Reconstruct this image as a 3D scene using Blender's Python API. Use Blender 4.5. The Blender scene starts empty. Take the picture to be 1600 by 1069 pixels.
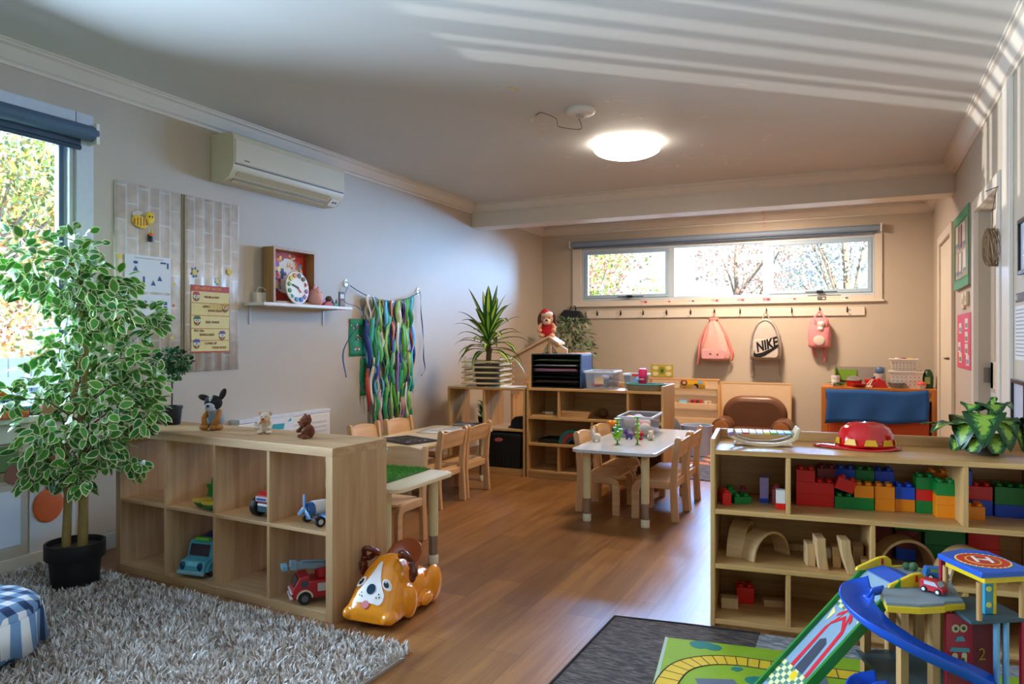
import bpy, math, random
import numpy as np
from mathutils import Vector, Matrix, Euler
EXPOSURE = 2.05
SKY = .36
SUN = 4.5
GLINT = 1.35
LAMP = 2.6
LAMPW = 8.5
LAMPB = 24
SKL, SKB, SKC = 128, 5.3, 4.0
RN = random.Random(11)
SC = bpy.context.scene
COL = SC.collection
PI = math.pi
rad = math.radians
def lin(hx):
    hx = hx.lstrip('#')
    o = []
    for i in (0, 2, 4):
        c = int(hx[i:i+2], 16) / 255
        o.append(c / 12.92 if c <= .04045 else ((c + .055) / 1.055) ** 2.4)
    return (*o, 1)
# ------------------------------------------------------------------ materials
MC = {}
def mat(hx, rough=.5, metal=0, noise=.08, ns=25, bump=0, coat=0, trans=0, alpha=1, emit=0, sheen=0, ior=1.45, spec=.5, sss=0):
    key = (hx, rough, metal, noise, ns, bump, coat, trans, alpha, emit, sheen, spec, sss)
    if key in MC: return MC[key]
    m = bpy.data.materials.new('paint_' + hx.strip('#'))
    m.use_nodes = True
    nt = m.node_tree; b = nt.nodes['Principled BSDF']
    b.inputs['Roughness'].default_value = rough
    b.inputs['Metallic'].default_value = metal
    b.inputs['Coat Weight'].default_value = coat
    b.inputs['Transmission Weight'].default_value = trans
    b.inputs['Alpha'].default_value = alpha
    b.inputs['Sheen Weight'].default_value = sheen
    b.inputs['IOR'].default_value = ior
    b.inputs['Specular IOR Level'].default_value = spec
    c = lin(hx)
    tc = nt.nodes.new('ShaderNodeTexCoord')
    n = nt.nodes.new('ShaderNodeTexNoise'); n.inputs['Scale'].default_value = ns; n.inputs['Detail'].default_value = 4
    nt.links.new(tc.outputs['Object'], n.inputs['Vector'])
    mx = nt.nodes.new('ShaderNodeMix'); mx.data_type = 'RGBA'
    mx.inputs[6].default_value = tuple(max(0, v * (1 - noise)) for v in c[:3]) + (1,)
    mx.inputs[7].default_value = tuple(min(1, v * (1 + noise)) for v in c[:3]) + (1,)
    nt.links.new(n.outputs['Fac'], mx.inputs[0])
    nt.links.new(mx.outputs[2], b.inputs['Base Color'])
    if emit:
        nt.links.new(mx.outputs[2], b.inputs['Emission Color']); b.inputs['Emission Strength'].default_value = emit
    if bump:
        bp = nt.nodes.new('ShaderNodeBump'); bp.inputs['Strength'].default_value = bump; bp.inputs['Distance'].default_value = .004
        nt.links.new(n.outputs['Fac'], bp.inputs['Height']); nt.links.new(bp.outputs['Normal'], b.inputs['Normal'])
    MC[key] = m
    return m
def wood(ha, hb, ax='x', rough=.42, s=1.0, fine=.5):
    key = ('wood', ha, hb, ax, rough, s)
    if key in MC: return MC[key]
    m = bpy.data.materials.new('wood_' + ax); m.use_nodes = True
    nt = m.node_tree; b = nt.nodes['Principled BSDF']; b.inputs['Roughness'].default_value = rough
    tc = nt.nodes.new('ShaderNodeTexCoord'); mp = nt.nodes.new('ShaderNodeMapping')
    k = {'x': (1.2, 22, 22), 'y': (22, 1.2, 22), 'z': (22, 22, 1.2)}[ax]
    mp.inputs['Scale'].default_value = tuple(v * s for v in k)
    nt.links.new(tc.outputs['Object'], mp.inputs['Vector'])
    n = nt.nodes.new('ShaderNodeTexNoise'); n.inputs['Scale'].default_value = 1; n.inputs['Detail'].default_value = 6; n.inputs['Distortion'].default_value = .6
    nt.links.new(mp.outputs['Vector'], n.inputs['Vector'])
    n2 = nt.nodes.new('ShaderNodeTexNoise'); n2.inputs['Scale'].default_value = 5; n2.inputs['Detail'].default_value = 3
    nt.links.new(mp.outputs['Vector'], n2.inputs['Vector'])
    ad = nt.nodes.new('ShaderNodeMath'); ad.operation = 'MULTIPLY_ADD'; ad.inputs[1].default_value = .35; nt.links.new(n2.outputs['Fac'], ad.inputs[0])
    nt.links.new(n.outputs['Fac'], ad.inputs[2])
    r = nt.nodes.new('ShaderNodeValToRGB'); r.color_ramp.elements[0].position = .42; r.color_ramp.elements[1].position = .92
    r.color_ramp.elements[0].color = lin(ha); r.color_ramp.elements[1].color = lin(hb)
    nt.links.new(ad.outputs[0], r.inputs['Fac']); nt.links.new(r.outputs['Color'], b.inputs['Base Color'])
    MC[key] = m
    return m
def nodemat(name, rough=.5):
    m = bpy.data.materials.new(name); m.use_nodes = True
    nt = m.node_tree; b = nt.nodes['Principled BSDF']; b.inputs['Roughness'].default_value = rough
    return m, nt, b
def clear(name, tint='#ffffff', gloss=.06, haze=0, hazecol='#e8eef5'):
    key = ('clear', name)
    if key in MC: return MC[key]
    m = bpy.data.materials.new(name); m.use_nodes = True
    nt = m.node_tree; nt.nodes.clear()
    o = nt.nodes.new('ShaderNodeOutputMaterial'); t = nt.nodes.new('ShaderNodeBsdfTransparent'); t.inputs[0].default_value = lin(tint)
    g = nt.nodes.new('ShaderNodeBsdfGlossy'); g.inputs['Roughness'].default_value = .03
    f = nt.nodes.new('ShaderNodeFresnel'); f.inputs[0].default_value = 1.45
    mx = nt.nodes.new('ShaderNodeMixShader'); nt.links.new(f.outputs[0], mx.inputs[0])
    nt.links.new(t.outputs[0], mx.inputs[1]); nt.links.new(g.outputs[0], mx.inputs[2])
    last = mx
    if haze:
        d = nt.nodes.new('ShaderNodeBsdfDiffuse'); d.inputs[0].default_value = lin(hazecol)
        m2 = nt.nodes.new('ShaderNodeMixShader'); m2.inputs[0].default_value = haze
        nt.links.new(mx.outputs[0], m2.inputs[1]); nt.links.new(d.outputs[0], m2.inputs[2]); last = m2
    nt.links.new(last.outputs[0], o.inputs[0])
    MC[key] = m
    return m
# ------------------------------------------------------------------ mesh builder
class G:
    def __init__(s): s.v = []; s.f = []; s.mi = []; s.m = 0; s.x = Matrix()
    def at(s, loc=(0, 0, 0), rot=(0, 0, 0), sc=(1, 1, 1)):
        s.x = Matrix.LocRotScale(Vector(loc), Euler(rot), Vector(sc)); return s
    def add(s, vs, fs):
        o = len(s.v); x = s.x
        s.v += [tuple(x @ Vector(v)) for v in vs]
        for f in fs: s.f.append([i + o for i in f]); s.mi.append(s.m)
        return s
    def box(s, x0, x1, y0, y1, z0, z1):
        return s.add([(x0, y0, z0), (x1, y0, z0), (x1, y1, z0), (x0, y1, z0), (x0, y0, z1), (x1, y0, z1), (x1, y1, z1), (x0, y1, z1)],
                     [(0, 3, 2, 1), (4, 5, 6, 7), (0, 1, 5, 4), (1, 2, 6, 5), (2, 3, 7, 6), (3, 0, 4, 7)])
    def bc(s, c, d):
        return s.box(c[0]-d[0]/2, c[0]+d[0]/2, c[1]-d[1]/2, c[1]+d[1]/2, c[2]-d[2]/2, c[2]+d[2]/2)
    def prism(s, poly, a, b, ax='z'):
        n = len(poly)
        def P(p, h): return (p[0], p[1], h) if ax == 'z' else ((p[0], h, p[1]) if ax == 'y' else (h, p[0], p[1]))
        vs = [P(p, a) for p in poly] + [P(p, b) for p in poly]
        fs = [list(range(n))[::-1], list(range(n, 2*n))] + [(i, (i+1) % n, n+(i+1) % n, n+i) for i in range(n)]
        return s.add(vs, fs)
    def lathe(s, prof, c=(0, 0, 0), n=24, ax='z', sx=1, sy=1):
        vs = []; fs = []
        for r, h in prof:
            for k in range(n):
                a = 2*PI*k/n; q = (r*math.cos(a)*sx, r*math.sin(a)*sy, h)
                if ax == 'x': q = (q[2], q[0], q[1])
                elif ax == 'y': q = (q[0], q[2], q[1])
                vs.append((c[0]+q[0], c[1]+q[1], c[2]+q[2]))
        m = len(prof)
        for j in range(m-1):
            for k in range(n): fs.append((j*n+k, j*n+(k+1) % n, (j+1)*n+(k+1) % n, (j+1)*n+k))
        if prof[0][0] > 1e-5: fs.append(list(range(n))[::-1])
        if prof[-1][0] > 1e-5: fs.append([(m-1)*n+k for k in range(n)])
        return s.add(vs, fs)
    def cyl(s, c, r, h, n=20, ax='z', r2=None):
        return s.lathe([(r, 0), (r if r2 is None else r2, h)], c, n, ax)
    def tube(s, pts, r, n=8, closed=False):
        pts = [Vector(p) for p in pts]; m = len(pts); vs = []; fs = []
        up = Vector((0, 0, 1)); prev = None
        for i, p in enumerate(pts):
            if closed: t = pts[(i+1) % m] - pts[i-1]
            else: t = pts[min(i+1, m-1)] - pts[max(i-1, 0)]
            t.normalize()
            if prev is None:
                u = t.cross(up)
                if u.length < .05: u = t.cross(Vector((1, 0, 0)))
            else: u = prev - t * prev.dot(t)
            u.normalize(); prev = u; w = t.cross(u)
            rr = r[i] if isinstance(r, (list, tuple)) else r
            for k in range(n):
                a = 2*PI*k/n; vs.append(tuple(p + (u*math.cos(a) + w*math.sin(a))*rr))
        for i in range(m if closed else m-1):
            j = (i+1) % m
            for k in range(n): fs.append((i*n+k, i*n+(k+1) % n, j*n+(k+1) % n, j*n+k))
        if not closed: fs.append(list(range(n))[::-1]); fs.append([(m-1)*n+k for k in range(n)])
        return s.add(vs, fs)
    def ell(s, c, r, n=20, m=12, rot=(0, 0, 0)):
        if not isinstance(r, (tuple, list)): r = (r, r, r)
        e = Euler(rot).to_matrix(); vs = []; fs = []
        for j in range(m+1):
            t = PI*j/m
            for k in range(n):
                a = 2*PI*k/n
                q = e @ Vector((r[0]*math.sin(t)*math.cos(a), r[1]*math.sin(t)*math.sin(a), -r[2]*math.cos(t)))
                vs.append((c[0]+q[0], c[1]+q[1], c[2]+q[2]))
        for j in range(m):
            for k in range(n): fs.append((j*n+k, j*n+(k+1) % n, (j+1)*n+(k+1) % n, (j+1)*n+k))
        return s.add(vs, fs)
    def strip(s, pts, wid, side):       # ribbon along pts, width along side vectors
        vs = []; fs = []
        for i, p in enumerate(pts):
            w = wid[i] if isinstance(wid, (list, tuple)) else wid
            sd = Vector(side[i] if isinstance(side, list) else side) * w/2
            vs += [tuple(Vector(p)-sd), tuple(Vector(p)+sd)]
        for i in range(len(pts)-1): fs.append((2*i, 2*i+1, 2*i+3, 2*i+2))
        return s.add(vs, fs)
    def build(s, name, mats, parent=None, smooth=None, bevel=0, loc=None, seg=2, solid=0, weld=False):
        me = bpy.data.meshes.new(name)
        me.from_pydata(s.v, [], s.f)
        if not isinstance(mats, (list, tuple)): mats = [mats]
        for m in mats: me.materials.append(m)
        if len(mats) > 1: me.polygons.foreach_set('material_index', s.mi)
        if smooth is not None:
            me.polygons.foreach_set('use_smooth', [True]*len(me.polygons))
            me.set_sharp_from_angle(angle=rad(smooth))
        me.update()
        o = bpy.data.objects.new(name, me); COL.objects.link(o)
        if parent is not None: o.parent = parent
        if loc: o.location = loc
        if solid:
            md = o.modifiers.new('thick', 'SOLIDIFY'); md.thickness = solid; md.offset = 0
        if bevel:
            md = o.modifiers.new('round', 'BEVEL'); md.width = bevel; md.segments = seg; md.limit_method = 'ANGLE'; md.angle_limit = rad(40)
        return o
def blob(name, m, ells, parent=None, vox=.006, sm=6, mats=None, loc=None, caps=()):
    """one continuous soft body grown from ellipsoids and tapering capsules"""
    g = G()
    for e in ells: g.ell(e[0], e[1], 16, 10, e[2] if len(e) > 2 else (0, 0, 0))
    for a, b, ra, rb in caps:
        a, b = Vector(a), Vector(b)
        g.ell(a, ra, 12, 8); g.ell(b, rb, 12, 8)
        g.tube([a, (a+b)/2, b], [ra, (ra+rb)/2, rb], 12)
    o = g.build(name, m, parent, smooth=180, loc=loc)
    md = o.modifiers.new('fuse', 'REMESH'); md.mode = 'VOXEL'; md.voxel_size = vox; md.use_smooth_shade = True
    md = o.modifiers.new('soft', 'SMOOTH'); md.factor = .5; md.iterations = sm
    return o
def tag(o, label, cat, group=None, kind=None):
    if label: o['label'] = label
    if cat: o['category'] = cat
    if group: o['group'] = group
    if kind: o['kind'] = kind
    return o
def thing(name, label, cat, loc=(0, 0, 0), rz=0, group=None, parent=None):
    o = bpy.data.objects.new(name, None); COL.objects.link(o)
    o.location = loc; o.rotation_euler = (0, 0, rz); o.empty_display_size = .05
    return tag(o, label, cat, group)
def dup(root, loc, rz, label=None, group=None):
    r = root.copy(); COL.objects.link(r); r.location = loc; r.rotation_euler = (0, 0, rz)
    if label: r['label'] = label
    if group: r['group'] = group
    for ch in list(root.children):
        c = ch.copy(); COL.objects.link(c); c.parent = r
        for gc in list(ch.children):
            d = gc.copy(); COL.objects.link(d); d.parent = c
    return r
def struct(o): o['kind'] = 'structure'; return o
def lettering(name, txt, size, loc, m, parent, rz=0, ext=.0008, align='CENTER', tilt=0, sx=1, shear=0, rx=PI/2, bold=0):
    cu = bpy.data.curves.new(name, 'FONT'); cu.body = txt; cu.size = size; cu.extrude = ext; cu.align_x = align; cu.align_y = 'CENTER'; cu.shear = shear; cu.offset = bold
    cu.materials.append(m)
    o = bpy.data.objects.new(name, cu); COL.objects.link(o)
    bpy.context.view_layer.update()
    me = bpy.data.meshes.new_from_object(o.evaluated_get(bpy.context.evaluated_depsgraph_get()))
    bpy.data.objects.remove(o)
    t = bpy.data.objects.new(name, me); COL.objects.link(t)
    t.rotation_euler = (rx, tilt, rz); t.scale = (sx, 1, 1)
    t.location = loc; t.parent = parent
    return t
def arc(cx, cy, r, a0, a1, n=10):
    return [(cx + r*math.cos(rad(a0+(a1-a0)*i/n)), cy + r*math.sin(rad(a0+(a1-a0)*i/n))) for i in range(n+1)]
def rrect(x0, x1, y0, y1, r, n=5):
    return arc(x1-r, y0+r, r, -90, 0, n) + arc(x1-r, y1-r, r, 0, 90, n) + arc(x0+r, y1-r, r, 90, 180, n) + arc(x0+r, y0+r, r, 180, 270, n)
def circ(cx, cy, r, n=16, ry=None): return [(cx+r*math.cos(2*PI*i/n), cy+(ry or r)*math.sin(2*PI*i/n)) for i in range(n)]
def catmull(pts, k=6):
    P = [Vector(p) for p in pts]; P = [2*P[0]-P[1]] + P + [2*P[-1]-P[-2]]; out = []
    for i in range(1, len(P)-2):
        for j in range(k):
            t = j/k; a, b, c, d = P[i-1], P[i], P[i+1], P[i+2]
            out.append(.5*((2*b)+(-a+c)*t+(2*a-5*b+4*c-d)*t*t+(-a+3*b-3*c+d)*t**3))
    out.append(P[-2]); return out
WL, WB, WR = PI/2, 0, -PI/2      # facing out of the left, back and right wall
def leafmesh(g, base, d, nrm, L, W, droop=.25, rim=None, fold=.18):
    """one leaf: dark middle (material 0) and pale rim (material rim)"""
    d = Vector(d).normalized(); nrm = Vector(nrm); nrm = (nrm - d*nrm.dot(d))
    if nrm.length < 1e-3: nrm = d.orthogonal()
    nrm.normalize(); sd = d.cross(nrm); base = Vector(base)
    def P(t, w): return base + d*(t*L) + sd*(w*W) + nrm*(-droop*L*t*t + fold*W*abs(w))
    ts = (.0, .22, .5, .78, 1.0); ws = (0, .42, .5, .34, 0)
    if rim is None:
        vs = [P(0, 0), P(.25, -.44), P(.25, 0), P(.25, .44), P(.55, -.5), P(.55, 0), P(.55, .5), P(.8, -.32), P(.8, 0), P(.8, .32), P(1, 0)]
        fs = [(0, 2, 1), (0, 3, 2), (1, 2, 5, 4), (2, 3, 6, 5), (4, 5, 8, 7), (5, 6, 9, 8), (7, 8, 10), (8, 9, 10)]
        g.m = 0; g.add(vs, fs); return
    o = [P(0, 0), P(.22, -.42), P(.5, -.5), P(.78, -.34), P(1, 0), P(.78, .34), P(.5, .5), P(.22, .42)]
    i = [P(.07, 0), P(.25, -.31), P(.5, -.385), P(.745, -.25), P(.92, 0), P(.745, .25), P(.5, .385), P(.25, .31)]
    m0, m1, m2 = P(.26, 0), P(.5, 0), P(.72, 0)
    g.m = rim; g.add(o + i, [(k, (k+1) % 8, 8+(k+1) % 8, 8+k) for k in range(8)])
    g.m = 0; g.add(i + [m0, m1, m2], [(0, 1, 8), (0, 8, 7), (1, 2, 9, 8), (8, 9, 6, 7), (2, 3, 10, 9), (9, 10, 5, 6), (3, 4, 10), (10, 4, 5)])
# ------------------------------------------------------------------ camera and view
cam = bpy.data.cameras.new('camera'); co = bpy.data.objects.new('camera', cam); COL.objects.link(co)
cam.sensor_width = 36; cam.lens = 36*1150/1600; cam.shift_y = -6.5/1600; cam.clip_end = 200
TH = math.atan(542/1150)
co.location = (0, 0, 1.2); co.rotation_euler = (PI/2, 0, TH)
SC.camera = co
SC.view_settings.view_transform = 'Standard'; SC.view_settings.look = 'None'
SC.view_settings.gamma = 1; SC.view_settings.use_curve_mapping = False
SC.view_settings.exposure = EXPOSURE
SC.cycles.use_denoising = True
SC.cycles.sample_clamp_indirect = 6
SC.cycles.caustics_reflective = False; SC.cycles.caustics_refractive = False
SC.cycles.max_bounces = 10; SC.cycles.diffuse_bounces = 5; SC.cycles.transparent_max_bounces = 24
# ------------------------------------------------------------------ palette
XL, XR, YB, YF, HC = -3.86, .73, 9.15, -1.9, 2.67
WALL = mat('#bdb3a4', .55, noise=.035, ns=6, bump=.05)
CEIL = mat('#cfd0cf', .6, noise=.03, ns=5)
TRIMM = mat('#d8d1c6', .35, noise=.03, ns=8)
WHITE = mat('#e4e2de', .35, noise=.03)
ALU = mat('#bccede', .35, noise=.03)
BLIND = mat('#4a637c', .5, noise=.06, ns=40)
BLACK = mat('#121314', .4, noise=.2)
DGREY = mat('#3a3c40', .5)
CHROME = mat('#b9bcc0', .22, metal=.9)
# ------------------------------------------------------------------ the setting
def floor_mat():
    m, nt, b = nodemat('vinyl_planks', .37)
    L = nt.links.new
    tc = nt.nodes.new('ShaderNodeTexCoord'); mp = nt.nodes.new('ShaderNodeMapping'); mp.inputs['Rotation'].default_value = (0, 0, PI/2)
    L(tc.outputs['Object'], mp.inputs['Vector'])
    br = nt.nodes.new('ShaderNodeTexBrick'); br.inputs['Scale'].default_value = 1; br.inputs['Brick Width'].default_value = .75; br.inputs['Row Height'].default_value = .165
    br.inputs['Mortar Size'].default_value = .002; br.offset = .37; br.squash = 1
    br.inputs['Color1'].default_value = (0, 0, 0, 1); br.inputs['Color2'].default_value = (1, 1, 1, 1); br.inputs['Mortar'].default_value = (.1, .1, .1, 1)
    br.inputs['Bias'].default_value = .25
    L(mp.outputs['Vector'], br.inputs['Vector'])
    m2 = nt.nodes.new('ShaderNodeMapping'); m2.inputs['Scale'].default_value = (26, 1.6, 1); L(tc.outputs['Object'], m2.inputs['Vector'])
    n = nt.nodes.new('ShaderNodeTexNoise'); n.inputs['Scale'].default_value = 1; n.inputs['Detail'].default_value = 6; n.inputs['Distortion'].default_value = .8; L(m2.outputs['Vector'], n.inputs['Vector'])
    r1 = nt.nodes.new('ShaderNodeValToRGB'); r1.color_ramp.elements[0].position = .3; r1.color_ramp.elements[1].position = .75
    r1.color_ramp.elements[0].color = lin('#794e2c'); r1.color_ramp.elements[1].color = lin('#996c3b'); L(n.outputs['Fac'], r1.inputs['Fac'])
    r2 = nt.nodes.new('ShaderNodeValToRGB'); r2.color_ramp.elements[0].color = (.62, .58, .56, 1); r2.color_ramp.elements[1].color = (1.1, 1.08, 1.05, 1); L(br.outputs['Color'], r2.inputs['Fac'])
    mx = nt.nodes.new('ShaderNodeMix'); mx.data_type = 'RGBA'; mx.blend_type = 'MULTIPLY'; mx.inputs[0].default_value = 1
    L(r1.outputs['Color'], mx.inputs[6]); L(r2.outputs['Color'], mx.inputs[7])
    L(mx.outputs[2], b.inputs['Base Color'])
    bp = nt.nodes.new('ShaderNodeBump'); bp.inputs['Strength'].default_value = .08; bp.inputs['Distance'].default_value = .002; L(n.outputs['Fac'], bp.inputs['Height']); L(bp.outputs['Normal'], b.inputs['Normal'])
    return m
def S(name, boxes, m, bevel=0, parent=None):
    g = G()
    for b in boxes: g.box(*b)
    o = g.build(name, m, parent, bevel=bevel)
    return struct(o)
S('floor', [(XL-.12, XR+.12, YF-.12, YB+.12, -.12, 0)], floor_mat())
S('ceiling', [(XL-.35, XR+.5, YF-.3, YB+.35, HC, HC+.2)], CEIL)
wy0, wy1, wz0, wz1 = -.75, 2.6, .80, 2.34
S('wall_left', [(XL-.12, XL, YF, wy0, 0, HC), (XL-.12, XL, wy1, YB, 0, HC), (XL-.12, XL, wy0, wy1, 0, wz0), (XL-.12, XL, wy0, wy1, wz1, HC)], WALL)
bx0, bx1, bz0, bz1 = -3.30, .16, 1.68, 2.36
S('wall_back', [(XL-.12, bx0, YB, YB+.12, 0, HC), (bx1, XR+.12, YB, YB+.12, 0, HC), (bx0, bx1, YB, YB+.12, 0, bz0), (bx0, bx1, YB, YB+.12, bz1, HC)], WALL)
dy0, dy1 = 4.93, 5.84
S('wall_right', [(XR, XR+.14, YF, dy0, 0, HC), (XR, XR+.14, dy1, YB+.12, 0, HC), (XR, XR+.14, dy0, dy1, 2.05, HC)], WALL)
S('wall_front', [(XL-.12, XR+.14, YF-.12, YF, 0, HC)], WALL)
S('trim_beam', [(XL, XR, 7.15, 7.40, 2.415, HC)], TRIMM, .004)
CP = [(0, -.105), (.012, -.105), (.012, -.088), (.03, -.08), (.055, -.05), (.07, -.028), (.088, -.022), (.088, -.008), (.1, -.008), (.1, 0), (0, 0)]
def crown(name, a, b, wall):   # cornice along one wall
    g = G()
    if wall == 'l': g.prism([(XL+x, HC+z) for x, z in CP], a, b, 'y')
    if wall == 'r': g.prism([(XR-x, HC+z) for x, z in CP], a, b, 'y')
    if wall == 'b': g.prism([(YB-x, HC+z) for x, z in CP], a, b, 'x')
    if wall == 'm': g.prism([(7.15-x, HC+z) for x, z in CP], a, b, 'x')
    struct(g.build(name, TRIMM))
crown('trim_1', YF, 7.15, 'l'); crown('trim_2', YF, 7.15, 'r'); crown('trim_3', XL, XR, 'm')
crown('trim_4', 7.40, YB, 'l'); crown('trim_5', 7.40, YB, 'r'); crown('trim_6', XL, XR, 'b')
S('baseboard_left', [(XL, XL+.016, YF, YB, 0, .09)], TRIMM, .003)
S('baseboard_back', [(XL+.016, XR-.016, YB-.016, YB, 0, .09)], TRIMM, .003)
S('baseboard_right', [(XR-.016, XR, YF, 4.5, 0, .09), (XR-.016, XR, 6.0, 7.05, 0, .09), (XR-.016, XR, 8.45, YB-.016, 0, .09)], TRIMM, .003)
S('trim_pilaster', [(XR-.022, XR, 4.58, 4.80, 0, HC-.1)], TRIMM, .004)
# left window
w = S('window_1', [(XL-.09, XL-.05, wy0, wy1, wz0, wz0+.05), (XL-.09, XL-.05, wy0, wy1, wz1-.05, wz1), (XL-.09, XL-.05, wy1-.045, wy1, wz0+.05, wz1-.05),
                   (XL-.09, XL-.05, wy0, wy0+.05, wz0+.05, wz1-.05), (XL-.09, XL-.05, .45, .5, wz0+.05, wz1-.05)], mat('#5d7390', .4), .003)
S('window_glass', [(XL-.072, XL-.068, wy0+.04, wy1-.04, wz0+.04, wz1-.04)], clear('pane'), 0, w)
S('window_trim', [(XL, XL+.02, wy1+.005, wy1+.105, wz0-.06, wz1+.09), (XL, XL+.02, wy0-.1, wy1, wz1, wz1+.09), (XL-.12, XL, wy1-.02, wy1, wz0, wz1),
                  (XL, XL+.02, wy0-.1, wy0, wz0-.06, wz1+.09)], mat('#c9d3de', .4), .004, w)
S('window_sill', [(XL-.12, XL+.055, wy0-.1, wy1+.1, wz0-.03, wz0), (XL, XL+.018, wy0-.1, wy1+.1, wz0-.13, wz0-.03)], TRIMM, .004, w)
# back window
w = S('window_2', [(bx0, bx1, YB+.01, YB+.07, bz0, bz0+.035), (bx0, bx1, YB+.01, YB+.07, bz1-.035, bz1), (bx0, bx0+.045, YB+.01, YB+.07, bz0+.035, bz1-.035), (bx1-.03, bx1, YB+.01, YB+.07, bz0+.035, bz1-.035),
                   (-2.15, -2.08, YB+.01, YB+.07, bz0+.035, bz1-.035), (-1.03, -.96, YB+.01, YB+.07, bz0+.035, bz1-.035)], ALU, .003)
for a, b in ((bx0+.045, -2.15), (-.96, bx1-.03)):
    S('window_sash', [(a, b, YB+.0, YB+.05, bz0+.035, bz0+.075), (a, b, YB, YB+.05, bz1-.075, bz1-.036), (a+.001, a+.042, YB, YB+.05, bz0+.0752, bz1-.0752), (b-.042, b-.001, YB, YB+.05, bz0+.0752, bz1-.0752)], mat('#a9c6e0', .35), .003, w)
for a, b, in ((bx0+.05, -2.16), (-2.09, -1.02), (-.95, bx1-.04)):
    S('window_glass', [(a, b, YB+.033, YB+.037, bz0+.03, bz1-.03)], clear('pane'), 0, w)
S('window_trim', [(-3.42, bx0, YB-.02, YB, 1.62, 2.44), (bx1, .235, YB-.02, YB, 1.62, 2.44), (bx0, bx1, YB-.02, YB, bz1, 2.44), (bx0, bx1, YB-.02, YB, 1.62, bz0),
                  (-3.44, .255, YB-.035, YB, 1.605, 1.63)], TRIMM, .003, w)
for x in (-2.66, -.42):
    S('window_winder', [(x-.02, x+.05, YB-.04, YB+.0, bz0+.036, bz0+.062), (x-.14, x+.2, YB-.05, YB-.035, bz0+.04, bz0+.05)], BLACK, .003, w)
# right-hand doors
d = S('door_1', [(XR-.012, XR-.001, 7.30, 8.24, 0, 2.08)], mat('#d8d2c2', .35, noise=.03), .003)
S('door_frame', [(XR-.03, XR, 7.16, 7.28, 0, 2.18), (XR-.03, XR, 8.26, 8.38, 0, 2.18), (XR-.03, XR, 7.28, 8.26, 2.1, 2.18)], TRIMM, .005, d)
g = G(); g.cyl((XR-.045, 7.37, 1.02), .012, .035, 10, 'x'); g.cyl((XR-.05, 7.37, 1.02), .008, -.0+.11, 10, 'y')
struct(g.build('door_handle', mat('#7a7268', .3, metal=.8), d, 40))
d = S('door_2', [(XR+.07, XR+.11, dy0, dy1, 0, .25), (XR+.07, XR+.11, dy0, dy1, .86, 1.04), (XR+.07, XR+.11, dy0, dy1, 1.93, 2.04), (XR+.07, XR+.11, dy0, dy0+.1, .25, 1.93), (XR+.07, XR+.11, dy1-.1, dy1, .25, 1.93),
                 (XR+.08, XR+.1, dy0+.1, dy1-.1, .25, .86)], mat('#ded6c8', .35, noise=.03), .004)
S('door_beige_panel', [(XR+.085, XR+.092, dy0+.1, dy1-.1, 1.04, 1.93)], mat('#dcc3a2', .2, noise=.03), 0, d)  # opaque beige board; the pane's beige reflection is put into its colour
S('door_frame', [(XR-.03, XR+.12, dy0-.1, dy0-.002, 0, 2.13), (XR-.03, XR+.12, dy1+.002, dy1+.1, 0, 2.13), (XR-.03, XR+.12, dy0-.002, dy1+.002, 2.052, 2.13)], TRIMM, .005, d)
S('door_hinge', [(XR+.03, XR+.07, dy1-.004, dy1, .9, 1.0), (XR+.03, XR+.07, dy1-.004, dy1, 1.75, 1.85)], mat('#8d8a84', .35, metal=.8), 0, d)
S('door_kickplate', [(XR+.062, XR+.07, dy0+.05, dy1-.05, .78, .84)], mat('#cfd6dc', .3), .002, d)
# ------------------------------------------------------------------ light
wd = bpy.data.worlds.new('daylight'); SC.world = wd; wd.use_nodes = True
nt = wd.node_tree; bg = nt.nodes['Background']; bg.inputs[1].default_value = SKY
tc = nt.nodes.new('ShaderNodeTexCoord'); sp = nt.nodes.new('ShaderNodeSeparateXYZ'); nt.links.new(tc.outputs['Generated'], sp.inputs[0])
rp = nt.nodes.new('ShaderNodeValToRGB'); rp.color_ramp.elements[0].position = .35; rp.color_ramp.elements[1].position = .9
rp.color_ramp.elements[0].color = (.72, .87, 1, 1); rp.color_ramp.elements[1].color = (.5, .74, 1, 1)
nt.links.new(sp.outputs['Z'], rp.inputs['Fac']); nt.links.new(rp.outputs['Color'], bg.inputs[0])
def lamp(name, kind, loc, energy, col=(1, 1, 1), **kw):
    l = bpy.data.lights.new(name, kind); l.energy = energy; l.color = col
    o = bpy.data.objects.new(name, l); COL.objects.link(o); o.location = loc
    for k, v in kw.items(): setattr(l, k, v)
    return o
def aim(o, d): o.rotation_euler = Vector(d).to_track_quat('-Z', 'Y').to_euler()
o = lamp('sun', 'SUN', (6, -6, 9), SUN, (1, .95, .86), angle=rad(.6)); aim(o, (-.55, .45, -.7))
# sunlight thrown back up from the yard below the left window
o = lamp('yard_glint', 'SUN', (-9, -3, .3), GLINT, (1, .97, .9), angle=rad(.35)); aim(o, (.755, .656, .172))
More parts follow.
